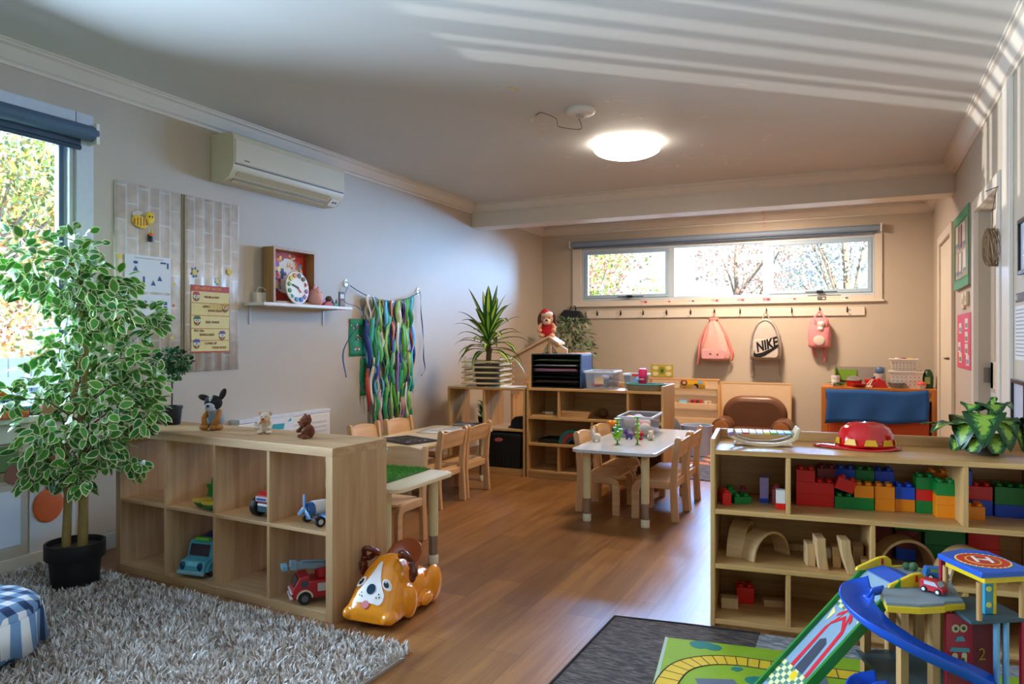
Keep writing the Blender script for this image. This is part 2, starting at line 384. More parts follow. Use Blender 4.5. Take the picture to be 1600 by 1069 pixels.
# the bright hazy sky beyond each window, as broad soft suns
o = lamp('skylight_left', 'AREA', (XL-.11, .925, 1.54), SKL, (.57, .78, 1), shape='RECTANGLE', size=1.42, size_y=3.25); aim(o, (1, 0, 0)); o.rotation_euler = (0, -PI/2, 0)
o = lamp('skylight_back', 'SUN', (2, 14, 3), SKB, (.24, .54, 1), angle=rad(32)); aim(o, (-.47, -.87, -.12))
o = lamp('skylight_back', 'SUN', (0, 14, 5), SKC, (.20, .47, 1), angle=rad(30)); aim(o, (.08, -.93, -.33))
o = lamp('far_ceiling_lamp', 'AREA', (-1.05, 7.95, HC-.02), LAMPB, (1, .74, .54), shape='DISK', size=.4)
for nm, loc, dr, sx, sy in (('daylight_left', (XL-.03, .925, 1.57), (1, 0, 0), 3.3, 1.5), ('daylight_back', (-1.57, YB+.09, 2.02), (0, -1, 0), 3.4, .66)):
    o = lamp(nm, 'AREA', loc, 1, shape='RECTANGLE', size=sx, size_y=sy); aim(o, dr)
    o.data.cycles.is_portal = True
# ------------------------------------------------------------------ outdoors
def tree(name, label, base, h, crown, nleaf, cols, lsize=.1, seed=1, trunk=.09, group=None):
    r = random.Random(seed)
    t = thing(name, label, 'tree', base, 0, group)
    g = G(); g.tube([(0, 0, 0), (.05, .02, h*.4), (-.04, .05, h*.75), (.02, 0, h)], [trunk, trunk*.8, trunk*.55, trunk*.25], 8)
    for c in crown:
        z0 = h*r.uniform(.3, .6); g.tube([(0, 0, z0), (c[0]*.5, c[1]*.5, (z0+c[2])/2+.1), (c[0], c[1], c[2])], [trunk*.4, trunk*.28, trunk*.1], 6)
    g.build('trunk', mat('#8a7a66', .8, noise=.3, ns=12), t, 60)
    g = G()
    for i in range(nleaf):
        c = crown[r.randrange(len(crown))]
        while True:
            p = Vector((r.uniform(-1, 1), r.uniform(-1, 1), r.uniform(-1, 1)))
            if p.length < 1: break
        p = Vector(c[:3]) + p*c[3]
        d = Vector((r.gauss(0, 1), r.gauss(0, 1), r.gauss(-.4, 1))).normalized(); n = Vector((r.gauss(0, 1), r.gauss(0, 1), r.gauss(.6, 1)))
        n = (n - d*n.dot(d)).normalized(); s = d.cross(n); L = lsize*r.uniform(.7, 1.3)
        g.m = r.randrange(len(cols))
        g.add([p, p+d*L*.5+s*L*.28, p+d*L, p+d*L*.5-s*L*.28], [(0, 1, 2, 3)])
    o = g.build('foliage', [mat(c, .6, noise=.15) for c in cols], t); o['kind'] = 'stuff'
def crn(n, seed, rx, ry, z0, z1, rr):
    r = random.Random(seed); return [(r.uniform(-rx, rx), r.uniform(-ry, ry), r.uniform(z0, z1), rr*r.uniform(.7, 1.25)) for _ in range(n)]
GR = ['#84993f', '#b3b45c', '#5f7d3a', '#c4a656', '#98a678']
AU = ['#c48f52', '#ad6238', '#ada25c', '#879c5a']
PK = ['#c79686', '#d9b5a3', '#b0937b', '#cdb5a9']
tree('garden_tree', 'yellow-green tree with forked trunk outside the left window', (-9.2, 5.1, -.4), 4.6, crn(9, 3, 1.2, 1.3, 1.9, 4.6, .8), 9000, GR, .08, 3)
tree('garden_tree', 'orange-tinted tree beyond the left window, behind the yellow-green tree', (-13.5, 9.2, -.4), 4.2, crn(9, 5, 1.8, 1.8, 1.2, 4.2, .9), 6000, AU, .13, 5)
tree('garden_shrub', 'low autumn-coloured shrub seen at the foot of the left window', (-9.3, 7.4, -.4), 1.6, crn(7, 9, .9, 1.3, .9, 1.7, .5), 1800, AU+GR, .09, 9, .05)
tree('garden_tree', 'green-leaved tree beyond the left pane of the back window', (-4.9, 14.2, -.4), 4.0, crn(9, 13, 1.1, .9, 1.6, 4.0, .6), 4200, ['#749438', '#959f58', '#cf9a80', '#dbb09b', '#c58a76'], .09, 13, .08)
tree('garden_tree', 'pale blossom-like tree beyond the middle pane of the back window', (-2.4, 16.6, -.4), 4.2, crn(9, 15, 1.3, .9, 1.8, 4.4, .7), 3600, PK, .085, 15, .08)
tree('garden_tree', 'pale bare-branched tree beyond the right pane of the back window', (-.2, 14.6, -.4), 4.4, crn(10, 18, 1.2, .8, 1.7, 4.4, .7), 3600, ['#b5aca4', '#9cabb6', '#c0b09a', '#a3b098'], .08, 18, .09)
g = G()
for i in range(24): g.box(-6.85, -6.81, 2.4+i*.2, 2.585+i*.2, -.4, 1.02)
g.box(-6.81, -6.76, 2.4, 7.2, .1, .2); g.box(-6.81, -6.76, 2.4, 7.2, .75, .85)
tag(g.build('garden_fence', mat('#6a8099', .6)), 'pale blue-grey paling fence outside, low in the left window', 'fence')
g = G(); y = -.13  # unseen slats and panel added to cut the upward sunlight into ceiling stripes
g.box(-6.05, -5.95, -.13, 1.6, -.6, 2.6)
pos = -.42
for i in range(16):
    wd_ = .055 if i != 1 else .16
    g.box(-6.03, -5.97, pos-wd_/2, pos+wd_/2, -.6, 2.6); pos -= .25 + (.06 if i == 1 else 0)
tag(g.build('added_slat_screen', mat('#8f8a80', .7)), 'unseen slat screen added outside the left window to stripe the ceiling light', 'screen')
# ------------------------------------------------------------------ shelving
OAK = {a: wood('#a58058', '#c8a67c', a, .45) for a in 'xyz'}
BIR = {a: wood('#ab7d48', '#d0a76e', a, .4) for a in 'xyz'}
BEE = {a: wood('#c39366', '#deb68a', a, .38) for a in 'xyz'}
def panel(t, name, b, W, ax, bev=.0015):
    g = G(); g.box(*b); return g.build(name, W[ax], t, bevel=bev)
CX, CY, CR = -3.47, 2.565, rad(-3.6)
cube = thing('cube_shelf', 'pale oak eight-cube shelf standing on the shag rug edge with plush toys on top', 'shelf', (CX, CY, 0), CR)
CW, CD, CH = 1.475, .36, .735
panel(cube, 'side_panel', (0, .038, 0, CD, 0, CH-.038), OAK, 'z'); panel(cube, 'side_panel', (CW-.038, CW, 0, CD, 0, CH-.038), OAK, 'z')
panel(cube, 'top_panel', (0, CW, 0, CD, CH-.038, CH), OAK, 'x'); panel(cube, 'bottom_panel', (.038, CW-.038, 0, CD, 0, .038), OAK, 'x')
panel(cube, 'middle_shelf', (.038, CW-.038, .004, CD, .36, .376), OAK, 'x')
cell = (CW-.076-3*.016)/4
for k in range(3):
    x = .038 + cell*(k+1) + .016*k
    for z0, z1 in ((.038, .36), (.376, CH-.038)): panel(cube, 'divider', (x, x+.016, .006, CD, z0, z1), OAK, 'z', .0008)
def cubeloc(x, y, z): return (CX + x*math.cos(CR) - y*math.sin(CR), CY + x*math.sin(CR) + y*math.cos(CR), z)
def bookcase(label, loc, rz, W, plinth, group=None):
    t = thing('toy_shelf', label, 'shelf', loc, rz, group)
    D = .39; p = plinth; T = .735+p
    panel(t, 'side_panel', (0, .02, 0, D, 0, T+.045), BIR, 'z', .003); panel(t, 'side_panel', (W-.02, W, 0, D, 0, T+.045), BIR, 'z', .003)
    panel(t, 'back_panel', (.02, W-.02, D-.012, D, 0, T-.02), BIR, 'x')
    panel(t, 'back_rim', (.02, W-.02, D-.016, D, T, T+.045), BIR, 'x', .003)
    zs = (.012+p, .242+p, .468+p, .715+p)
    for z, nm in zip(zs, ('bottom_panel', 'shelf_board', 'shelf_board', 'top_panel')): panel(t, nm, (.02, W-.02, .0, D-.013, z, z+.02), BIR, 'x')
    panel(t, 'plinth', (.02, W-.02, .012, .03, 0, zs[0]), BIR, 'x')
    for x, k in ((W*.247, 0), (W*.753, 0), (W*.497, 1), (W*.247, 2), (W*.753, 2)):
        panel(t, 'divider', (x-.009, x+.009, .003, D-.013, zs[k]+.02, zs[k+1]), BIR, 'z')
    return t
RX, RY, RR = -.56, 3.126, rad(6.2)
rsh = bookcase('birch toy shelf beside the play mat, filled with plastic bricks and wooden arches', (RX, RY, 0), RR, 1.235, 0)
msh = bookcase('birch toy shelf behind the white table, with clear tubs and black paper tray on top', (-2.59, 5.785, 0), 0, 1.19, .035)
def rloc(x, y, z): return (RX + x*math.cos(RR) - y*math.sin(RR), RY + x*math.sin(RR) + y*math.cos(RR), z)
low = thing('open_shelf', 'low open-backed birch shelf unit in the corner under the spiky potted plant', 'shelf', (-3.375, 5.79, 0), 0)
LW, LH = .77, .76
for x in (0, .355, LW-.02): panel(low, 'side_panel' if x != .355 else 'divider', (x, x+.02, 0 if x != .355 else .004, .39, 0, LH-.02), BIR, 'z')
panel(low, 'top_panel', (0, LW, 0, .39, LH-.02, LH), BIR, 'x'); panel(low, 'plinth', (.02, LW-.02, .012, .03, 0, .06), BIR, 'x')
panel(low, 'bottom_panel', (.02, LW-.02, .03, .39, .04, .06), BIR, 'x')
panel(low, 'shelf_board', (.02, .355, .004, .39, .385, .405), BIR, 'x'); panel(low, 'shelf_board', (.375, LW-.02, .004, .39, .385, .405), BIR, 'x')
# ------------------------------------------------------------------ tables and chairs
CREAM = mat('#d8ca9e', .35, noise=.04); TOP = wood('#d9c6a2', '#e6d6b6', 'y', .22); TOPW = mat('#c3cad3', .12, noise=.03); CAPM = mat('#e0d8bf', .45)
def table(label, loc, rz, sx, sy, H, top=None, group='low nursery tables', brace=False):
    t = thing('nursery_table', label, 'table', loc, rz, group)
    c = .05; X, Y = sx/2, sy/2
    poly = [(-X+c, -Y), (X-c, -Y), (X-.012, -Y+.02), (X, -Y+c), (X, Y-c), (X-.012, Y-.02), (X-c, Y), (-X+c, Y), (-X+.012, Y-.02), (-X, Y-c), (-X, -Y+c), (-X+.012, -Y+.02)]
    g = G(); g.prism(poly, H-.022, H); g.build('tabletop', top or TOP, t, bevel=.004)
    for a in (-1, 1):
        for b in (-1, 1):
            x, y = a*(X-(.135 if sx == 1.27 and b < 0 else .085)), b*(Y-(.07 if sy == 1.26 else .095))
            g = G(); g.cyl((x, y, .15), .0265, H-.022-.15, 20); l = g.build('leg', CREAM, t, 40)
            g = G(); g.cyl((x, y, .04), .0215, .11, 20)
            for k in range(10):
                an = k*PI/5; g.cyl((x+.021*math.cos(an), y+.021*math.sin(an), .042), .0028, .108, 6)
            g.build('leg_extension', mat('#a69b8d', .3, metal=.7), l, 40)
            g = G(); g.lathe([(.027, 0), (.028, .004), (.028, .042), (.024, .048)], (x, y, 0), 20); g.build('foot', CAPM, l, 40)
            if brace:
                g = G(); g.tube([(x-a*.06, y, H-.024), (x-a*.024, y, H-.12)], .003, 6); g.build('brace', CHROME, l, 60)
    return t
def make_chair(label):
    t = thing('nursery_chair', label, 'chair', (0, 0, 0), 0, 'wooden nursery chairs')
    for sx in (-1, 1):
        x0, x1 = sorted((sx*.158, sx*.186))
        g = G(); g.prism([(.115, 0), (.165, 0), (.158, .1), (.15, .25), (.158, .4), (.178, .535), (.168, .55), (.15, .553), (.138, .54), (.118, .4), (.105, .25), (.11, .1)], x0, x1, 'x')
        g.build('rear_leg', BEE['z'], t, bevel=.004)
        o = arc(-.075, .185, .075, 90, 180, 8); i = arc(-.075, .185, .027, 180, 90, 8)
        g = G(); g.prism([(.104, .26)] + o + [(-.15, 0), (-.102, 0)] + i + [(.104, .212)], x0, x1, 'x')
        g.build('front_leg', BEE['y'], t, bevel=.004)
    g = G(); g.prism(rrect(-.157, .157, -.142, .112, .03), .244, .262); g.build('seat', BEE['x'], t, bevel=.004)
    g = G(); g.box(-.158, .158, .112, .13, .205, .25); g.build('crossbar', BEE['x'], t, bevel=.003)
    g = G(); vs = []; n = 12
    for k in range(n+1):
        u = -1+2*k/n; x = u*.158; bow = .022*(1-u*u); top = .522+.02*(1-u*u); bot = .408+.012*(1-u*u)
        yb = .13; yt = .158
        vs += [(x, yb+bow, bot), (x, yb+bow+.014, bot), (x, yt+bow+.014, top), (x, yt+bow, top)]
    fs = [(0, 1, 2, 3), (4*n+3, 4*n+2, 4*n+1, 4*n)]
    for k in range(n):
        for q in range(4): fs.append((4*k+q, 4*k+4+q, 4*k+4+(q+1) % 4, 4*k+(q+1) % 4))
    g.add(vs, fs); g.build('backrest', BEE['x'], t, 40, bevel=.003)
    return t
T1 = table('cream nursery table with green turf mat, close behind the cube shelf', (-2.60, 3.185, 0), 0, 1.27, .55, .48)
T2 = table('cream nursery table against the left wall, holding a dark mat and white papers', (-3.07, 4.93, 0), 0, .58, 1.26, .435)
T3 = table('white-topped nursery table with green peg towers and clear toy tub on it', (-1.42, 5.13, 0), 0, .56, 1.29, .48, TOPW, brace=True)
chair0 = make_chair('nearer of the two wooden nursery chairs turning their backs at the papers table')
CHF = -PI/2    # faces -X
chair0.location = (-2.79, 4.60, 0); chair0.rotation_euler = (0, 0, CHF)
def ch(x, y, rz, l): dup(chair0, (x, y, 0), rz, l)
ch(-2.80, 5.01, CHF, 'farther of the two wooden nursery chairs turning their backs at the papers table')
ch(-1.22, 4.955, CHF, 'wooden nursery chair at the near right corner of the white-topped table')
ch(-1.22, 5.345, CHF, 'wooden nursery chair at the far right corner of the white-topped table')
ch(-1.61, 4.97, PI/2, 'wooden nursery chair on the left of the white-topped table, near its white figurine')
ch(-1.62, 5.40, PI/2, 'wooden nursery chair at the far left of the white-topped table, behind the orange toy')
ch(-3.26, 4.60, PI/2, 'wooden nursery chair at the wall side of the papers table, nearer the cube shelf')
ch(-3.26, 5.06, PI/2, 'wooden nursery chair at the wall side of the papers table, below the ribbon hanging')
ch(-2.51, 3.59, 0, 'wooden nursery chair tucked under the table with the green turf mat')
# ------------------------------------------------------------------ things on the walls and ceiling
def slab(g, x0, x1, z0, z1, y0, y1): g.box(x0, x1, y0, y1, z0, z1)
def flat(g, poly, y, m):          # thin printed patch facing -y
    g.m = m; g.prism(poly, y-.0006, y, 'y')
def ubx(u):
    a = (u-800)/1150; c, s = math.cos(TH), math.sin(TH); return YB*(a*c-s)/(a*s+c)
def shp(g, x, z, y, m, w, h): flat(g, [(x-w/2, z-h/2), (x+w/2, z-h/2), (x+w/2, z+h/2), (x-w/2, z+h/2)], y, m)
def dot(g, x, z, y, m, r, ry=None, n=14): flat(g, circ(x, z, r, n, ry), y, m)
def tri(g, x, z, y, m, r, a=90): flat(g, [(x+r*math.cos(rad(a+120*k)), z+r*math.sin(rad(a+120*k))) for k in range(3)], y, m)
# ceiling light, detector, tape remains
t = thing('ceiling_light', 'round glowing white dome light on the ceiling', 'lamp', (-1.585, 5.40, HC))
g = G(); g.lathe([(.19, 0), (.2, -.005), (.2, -.03), (.18, -.035)], n=40); g.build('base', WHITE, t, 40)
dm = mat('#fff4e4', .3, noise=0, emit=LAMP)
g = G(); g.lathe([(.15, -.022), (.245, -.024), (.256, -.034)] + [(.252*math.cos(a), -.04-.075*math.sin(a)) for a in [i*PI/2/9 for i in range(10)]], n=40); g.build('diffuser', dm, t, 60)
lp = lamp('ceiling_lamp_glow', 'AREA', (-1.585, 5.40, HC-.125), LAMPW, (1, .80, .58), shape='DISK', size=.46); lp.data.spread = rad(175)
t = thing('smoke_detector', 'flat white round smoke detector on the ceiling beside the dome light', 'smoke detector', (-1.62, 4.47, HC))
g = G(); g.lathe([(.095, 0), (.097, -.012), (.09, -.028), (.075, -.036), (.0, -.037)], n=32); g.build('body', WHITE, t, 40)
g = G(); g.lathe([(.03, -.036), (.03, -.046), (.026, -.05), (0, -.05)], n=20); g.build('sensor_cap', mat('#b9b6b2', .4), t, 40)
g = G(); r = random.Random(4)
for k in range(46):
    x = r.gauss(-1.45, .65); y = r.uniform(4.3, 6.5)
    if x < -2.7 or x > .3: continue
    a = r.uniform(0, PI); L = r.uniform(.014, .06); w_ = r.uniform(.004, .01)
    g.at((x, y, HC-.0012), (0, 0, a)); g.box(-L, L, -w_, w_, 0, .001)
g.at()
tag(g.build('tape_scraps', mat('#e6ddd0', .5)), 'torn white tape scraps left stuck around the ceiling light', 'tape', kind='stuff')
g = G(); g.at((-1.84, 3.93, HC-.002), (0, 0, rad(62))); g.box(-.045, .045, -.011, .011, 0, .0015)
tag(g.build('yellow_tape', mat('#d8cf8e', .5)), 'pale yellow tape strip stuck on the bare ceiling', 'tape')
g = G(); g.tube(catmull([(-1.93, 4.46, HC-.004), (-1.86, 4.40, HC-.01), (-1.80, 4.5, HC-.03), (-1.83, 4.62, HC-.045), (-1.74, 4.72, HC-.05), (-1.68, 4.66, HC-.06), (-1.66, 4.55, HC-.03)]), .003, 5)
tag(g.build('loose_string', mat('#7d736a', .7)), 'grey loose string curling down from the ceiling near the detector', 'string')
# left roller blind
t = thing('roller_blind', 'rolled-up slate blue blind along the top of the left window', 'blind', (XL, 0, 0))
g = G(); g.cyl((.062, -.81, 2.315), .042, 3.49, 20, 'y'); g.build('roll', BLIND, t, 40)
g = G(); g.box(.022, .034, -.77, 2.62, 2.235, 2.32); g.build('fabric', mat('#3c5166', .6), t)
g = G(); g.cyl((.028, -.77, 2.235), .014, 3.39, 12, 'y'); g.build('bottom_bar', mat('#33475a', .4), t, 40)
g = G(); g.box(0, .1, 2.665, 2.685, 2.255, 2.37); g.build('bracket', WHITE, t, bevel=.004)
# back roller blind
t = thing('roller_blind', 'thin rolled-up blue-grey blind above the three-pane back window', 'blind', (0, YB, 0))
g = G(); g.cyl((-3.43, -.06, 2.42), .036, 3.65, 18, 'x'); g.build('roll', mat('#7d92ab', .5), t, 40)
g = G(); g.cyl((-3.40, -.045, 2.375), .011, 3.58, 10, 'x'); g.build('bottom_bar', mat('#5d7186', .45), t, 40)
for x in (-3.44, .215):
    g = G(); g.box(x, x+.015, -.1, -.02, 2.375, 2.465); g.build('bracket', WHITE, t, bevel=.003)
# split air conditioner
ACM = mat('#cfc5aa', .4, noise=.03); ACD = mat('#6f6552', .5)
t = thing('air_conditioner', 'cream wall-mounted split air conditioner above the brick-patterned sheets', 'air conditioner', (XL, 3.535, 2.228), WL)
g = G(); W_ = 1.13
g.prism([(0, 0), (0, .31), (-.17, .31), (-.195, .3), (-.207, .27), (-.207, .125), (-.197, .075), (-.165, .025), (-.12, .0)], 0, W_, 'x'); g.build('body', ACM, t, 30, bevel=.004)
g = G(); g.box(.012, W_-.012, -.2115, -.2, .112, .262); g.build('front_panel', ACM, t, bevel=.004)
g = G(); g.prism([(-.128, -.002), (-.194, .058), (-.199, .058), (-.131, -.006)], .05, W_-.16, 'x'); g.build('louvre', mat('#bcb193', .4), t)
g = G(); g.box(.015, W_-.015, -.2095, -.2, .1, .108); g.prism([(-.15, .0085), (-.155, .0085), (-.156, .017), (-.15, .017)], .05, W_-.16, 'x'); g.build('seam', ACD, t)
g = G(); g.prism([(-.135, -.0005), (-.185, .045), (-.189, .043), (-.138, -.004)], W_-.13, W_-.03, 'x'); g.build('display_panel', WHITE, t)
g = G(); g.bc((W_-.09, -.166, .022), (.012, .012, .012)); g.bc((W_-.06, -.166, .022), (.012, .012, .012)); g.build('indicator', DGREY, t)
g = G(); g.bc((.11, -.2122, .135), (.045, .001, .008)); g.build('badge', ACD, t)
# brick-print sheets
def brickmat():
    m, nt, b = nodemat('faux_brick_print', .35)
    tc = nt.nodes.new('ShaderNodeTexCoord'); sx = nt.nodes.new('ShaderNodeSeparateXYZ'); cb = nt.nodes.new('ShaderNodeCombineXYZ')
    nt.links.new(tc.outputs['Object'], sx.inputs[0]); nt.links.new(sx.outputs['Z'], cb.inputs['X']); nt.links.new(sx.outputs['X'], cb.inputs['Y'])
    br = nt.nodes.new('ShaderNodeTexBrick'); br.inputs['Scale'].default_value = 1; br.inputs['Brick Width'].default_value = .2; br.inputs['Row Height'].default_value = .075
    br.inputs['Mortar Size'].default_value = .006; br.inputs['Mortar Smooth'].default_value = .3
    br.inputs['Color1'].default_value = lin('#d6c6b6'); br.inputs['Color2'].default_value = lin('#e0dbd2'); br.inputs['Mortar'].default_value = lin('#e6e9e8')
    nt.links.new(cb.outputs[0], br.inputs['Vector'])
    n = nt.nodes.new('ShaderNodeTexNoise'); n.inputs['Scale'].default_value = 14; n.inputs['Detail'].default_value = 5; nt.links.new(tc.outputs['Object'], n.inputs['Vector'])
    rp = nt.nodes.new('ShaderNodeValToRGB'); rp.color_ramp.elements[0].color = (.84, .81, .77, 1); rp.color_ramp.elements[1].color = (1.08, 1.06, 1.05, 1); rp.color_ramp.elements[0].position = .3; rp.color_ramp.elements[1].position = .72
    nt.links.new(n.outputs['Fac'], rp.inputs[0])
    mx = nt.nodes.new('ShaderNodeMix'); mx.data_type = 'RGBA'; mx.blend_type = 'MULTIPLY'; mx.inputs[0].default_value = 1
    nt.links.new(br.outputs['Color'], mx.inputs[6]); nt.links.new(rp.outputs[0], mx.inputs[7]); nt.links.new(mx.outputs[2], b.inputs['Base Color'])
    bp = nt.nodes.new('ShaderNodeBump'); bp.inputs['Strength'].default_value = .25; bp.inputs['Distance'].default_value = .004; nt.links.new(br.outputs['Fac'], bp.inputs['Height']); bp.invert = True; nt.links.new(bp.outputs['Normal'], b.inputs['Normal'])
    return m
BRK = brickmat()
def brickpanel(y0, w_, lab, edge):
    t = thing('brick_print_panel', lab, 'wall panel', (XL, y0, .985), WL)
    g = G(); n = 24; vs = []; r = random.Random(int(y0*10))
    for k in range(n+1):
        x = w_*k/n; b = -.005-.003*math.sin(k*1.3)-.004*r.random()
        vs += [(x, b, 0), (x, b-.002*r.random(), 1.12)]
    g.add(vs, [(2*k, 2*k+2, 2*k+3, 2*k+1) for k in range(n)])
    g.build('sheet', BRK, t, 60, solid=.004)
    g = G(); g.tube([(.0, -.006, 0), (0, -.006, 1.12)], .005, 6) if edge else g.tube([(w_, -.008, 0), (w_, -.008, 1.12)], .006, 6)
    g.build('edge_roll', mat('#9a8468', .5), t, 60)
brickpanel(2.84, .462, 'brick-print sheet on the left wall with a bee and two shape charts', False)
brickpanel(3.325, .45, 'brick-print sheet on the left wall behind the sun safety poster', True)
PAPER = mat('#dfe3ea', .6, noise=.02); BLUEP = mat('#2f5c93', .6); YEL = mat('#e8c93c', .6)
def onwall(name, lab, cat, y, z, off=.012, group=None): return thing(name, lab, cat, (XL+off, y, z), WL, group)
t = onwall('shape_chart', 'white chart with scattered blue shapes, upper of two on the brick print', 'chart', 2.90, 1.475)
g = G(); g.box(0, .315, -.002, 0, 0, .215); g.build('paper', PAPER, t)
g = G()
for k, (x, z) in enumerate(((.07, .135), (.235, .085), (.19, .055))): g = G(); tri(g, x, z-.005, -.003, 0, .02); g.build('printed_triangle', BLUEP, t)
g = G(); dot(g, .07, .17, -.003, 0, .016, .009); g.build('printed_oval', BLUEP, t)
for q in ((.26, .18, .04, .01), (.292, .165, .012, .035), (.125, .07, .013, .04)): g = G(); shp(g, q[0], q[1], -.003, 0, q[2], q[3]); g.build('printed_bar', BLUEP, t)
g = G(); shp(g, .16, .198, -.003, 0, .2, .004); g.build('printed_line', mat('#b5a58e', .6), t)
t = onwall('shape_chart', 'white chart with a blue robot-like block figure, lower of two on the brick print', 'chart', 2.90, 1.24)
g = G(); g.box(0, .315, -.002, 0, 0, .22); g.build('paper', PAPER, t)
g = G()
for x, z, w_, h_ in ((.12, .175, .05, .012), (.19, .175, .03, .012), (.24, .17, .05, .012), (.275, .17, .025, .02), (.275, .14, .025, .025), (.275, .105, .025, .025), (.235, .115, .045, .04), (.235, .08, .05, .012), (.275, .08, .025, .012), (.275, .035, .025, .018), (.20, .09, .02, .012)): g = G(); shp(g, x, z, -.003, 0, w_, h_); g.build('printed_block', BLUEP, t)
# bee
t = onwall('bee_decoration', 'yellow cartoon bee cut-out carrying an orange and black pail', 'decoration', 3.01, 1.90, .014)
g = G(); g.ell((-.015, -.006, -.015), (.055, .008, .035), rot=(0, .25, 0)); g.build('body', YEL, t, 180)
g = G(); g.ell((.052, -.008, .018), (.032, .009, .036)); g.build('head', mat('#efc93a', .6), t, 180)
g = G()
for k in range(5): g.bc((-.055+k*.02, -.0125, -.015), (.007, .004, .05-.008*abs(k-2)))
g.build('stripe', mat('#b5531c', .6), t)
g = G(); g.ell((-.03, -.003, .035), (.04, .004, .016), rot=(0, -.3, 0)); g.build('wing', mat('#c9beb0', .6), t, 180)
g = G()
for x in (.042, .062): g.ell((x, -.017, .024), (.004, .003, .007))
g.build('eye', BLACK, t, 180)
g = G(); g.tube([(.04, -.006, -.02), (.065, -.008, -.045), (.06, -.008, -.07)], .004, 6); g.build('arm', YEL, t, 60)
g = G(); g.lathe([(.018, -.125), (.022, -.085)], (.055, -.012, 0), 14, sy=.4); g.build('pail', BLACK, t, 40)
g = G(); g.ell((.055, -.013, -.084), (.021, .009, .012)); g.build('pail_filling', mat('#e8731e', .6), t, 180)
def flower(y, z, r, m, lab, leaf=None):
    t = onwall('flower_sticker', lab, 'sticker', y, z, .0125)
    g = G(); n = 6
    flat(g, [(r*(1 if k % 2 else .62)*math.cos(PI*k/n), r*(1 if k % 2 else .62)*math.sin(PI*k/n)) for k in range(2*n)], -.001, 0); g.build('petals', m, t)
    if leaf:
        g = G()
        for a in (20, 75, 130, 205, 260, 300): tri(g, 1.25*r*math.cos(rad(a)), 1.25*r*math.sin(rad(a)), -.0004, 0, r*.5, a)
        g.build('leaf_ring', leaf, t)
YF = mat('#e6cf62', .6)
flower(2.866, 1.671, .022, YF, 'yellow flower sticker left of the upper shape chart')
flower(3.395, 1.62, .022, YF, 'pale yellow flower with blue leaves above the sun safety poster', mat('#2e5f9a', .6))
flower(3.684, 1.646, .028, mat('#e3c552', .6), 'large yellow flower sticker right of the blue-leaved flower above the poster')
flower(3.58, 1.575, .016, YF, 'small pale flower sticker with a green leaf just above the poster', mat('#5f8f84', .6))
flower(3.245, 1.53, .016, mat('#ddd08e', .6), 'faded yellow flower sticker beside the upper shape chart corner')
flower(3.225, 1.20, .016, YF, 'yellow flower sticker right below the lower shape chart')
flower(3.06, 1.225, .014, mat('#ddd08e', .6), 'small cream flower sticker below the middle of the lower shape chart')
flower(3.235, 1.40, .012, mat('#cf6a58', .6), 'tiny red flower sticker beside the lower shape chart')
# sun safety poster
t = onwall('sun_safety_poster', 'red and cream sun safety poster with five rows of cartoon birds', 'poster', 3.367, 1.105, .0145)
PW, PH_ = .31, .435
g = G(); g.box(0, PW, -.002, 0, 0, PH_); g.build('paper', mat('#e0cf86', .55), t)
RED = mat('#b5321f', .5)
g = G(); shp(g, PW/2, PH_-.02, -.003, 0, PW, .04); shp(g, PW/2, .004, -.003, 0, PW, .008)
for z in (.078, .155, .24, .32): shp(g, PW/2, z, -.003, 0, PW, .0035)
g.build('red_bands', RED, t)
lettering('lettering', 'BEE SAFE IN THE SUN', .024, (PW/2-.02, -.0035, PH_-.02), mat('#f0b83c', .5), t, sx=.95)
for x, z, s_ in ((.165, .36, 'WEAR A HAT'), (.12, .297, 'APPLY'), (.19, .272, 'SUNSCREEN'), (.17, .197, 'SEEK SHADE'), (.06, .14, 'PUT ON'), (.125, .115, 'SUNGLASSES'), (.155, .058, 'COVER UP'), (.225, .03, 'YOUR BODY')):
    lettering('lettering', s_, .021, (x, -.0035, z), mat('#7a2320', .5), t)
def bird(x, z, hat):
    g = G(); dot(g, x, z, -.0032, 0, .026); dot(g, x-.012, z+.006, -.004, 1, .011); dot(g, x+.012, z+.006, -.004, 1, .011); dot(g, x-.009, z+.006, -.005, 2, .004); dot(g, x+.009, z+.006, -.005, 2, .004); tri(g, x, z-.008, -.005, 3, .012, -90)
    flat(g, [(x-.03, z+.016), (x+.03, z+.016), (x+.018, z+.036), (x-.016, z+.036)], -.0045, 4)
    g.build('printed_bird', [mat('#7a5a48', .6), WHITE, BLACK, mat('#e8ae2c', .6), hat], t)
bird(.038, .355, RED); bird(.275, .29, mat('#d8b45a', .6)); bird(.045, .2, mat('#3d6b3a', .6)); bird(.25, .105, mat('#6d4f8a', .6)); bird(.04, .05, mat('#4a4f9a', .6))
# wall shelf and what stands on it
t = thing('wall_shelf', 'long thin white shelf on the left wall holding a clock toy and box frame', 'shelf', (XL, 3.82, 1.424), WL)
g = G(); g.box(0, .97, -.19, 0, 0, .022); g.build('board', WHITE, t, bevel=.002)
for x in (.05, .83):
    g = G(); g.box(x, x+.02, -.006, 0, -.13, 0); g.box(x, x+.02, -.15, 0, -.006, 0); g.build('bracket', mat('#b9bcc0', .4), t, bevel=.001)
SZ = 1.446
def ws(name, lab, cat, y, out=.09, z=SZ, rz=WL): return thing(name, lab, cat, (XL+out, y, z), rz)
t = ws('box_frame', 'square wooden box frame around red collage art on the wall shelf', 'picture frame', 3.99, .015)
FRW = wood('#8f6a40', '#b98e5a', 'z')
g = G()
for b in ((0, .022, -.10, 0, 0, .405), (.428, .45, -.10, 0, 0, .405), (.022, .428, -.10, 0, 0, .02), (.022, .428, -.10, 0, .385, .405)): g.box(*b)
g.build('frame', FRW, t, bevel=.002)
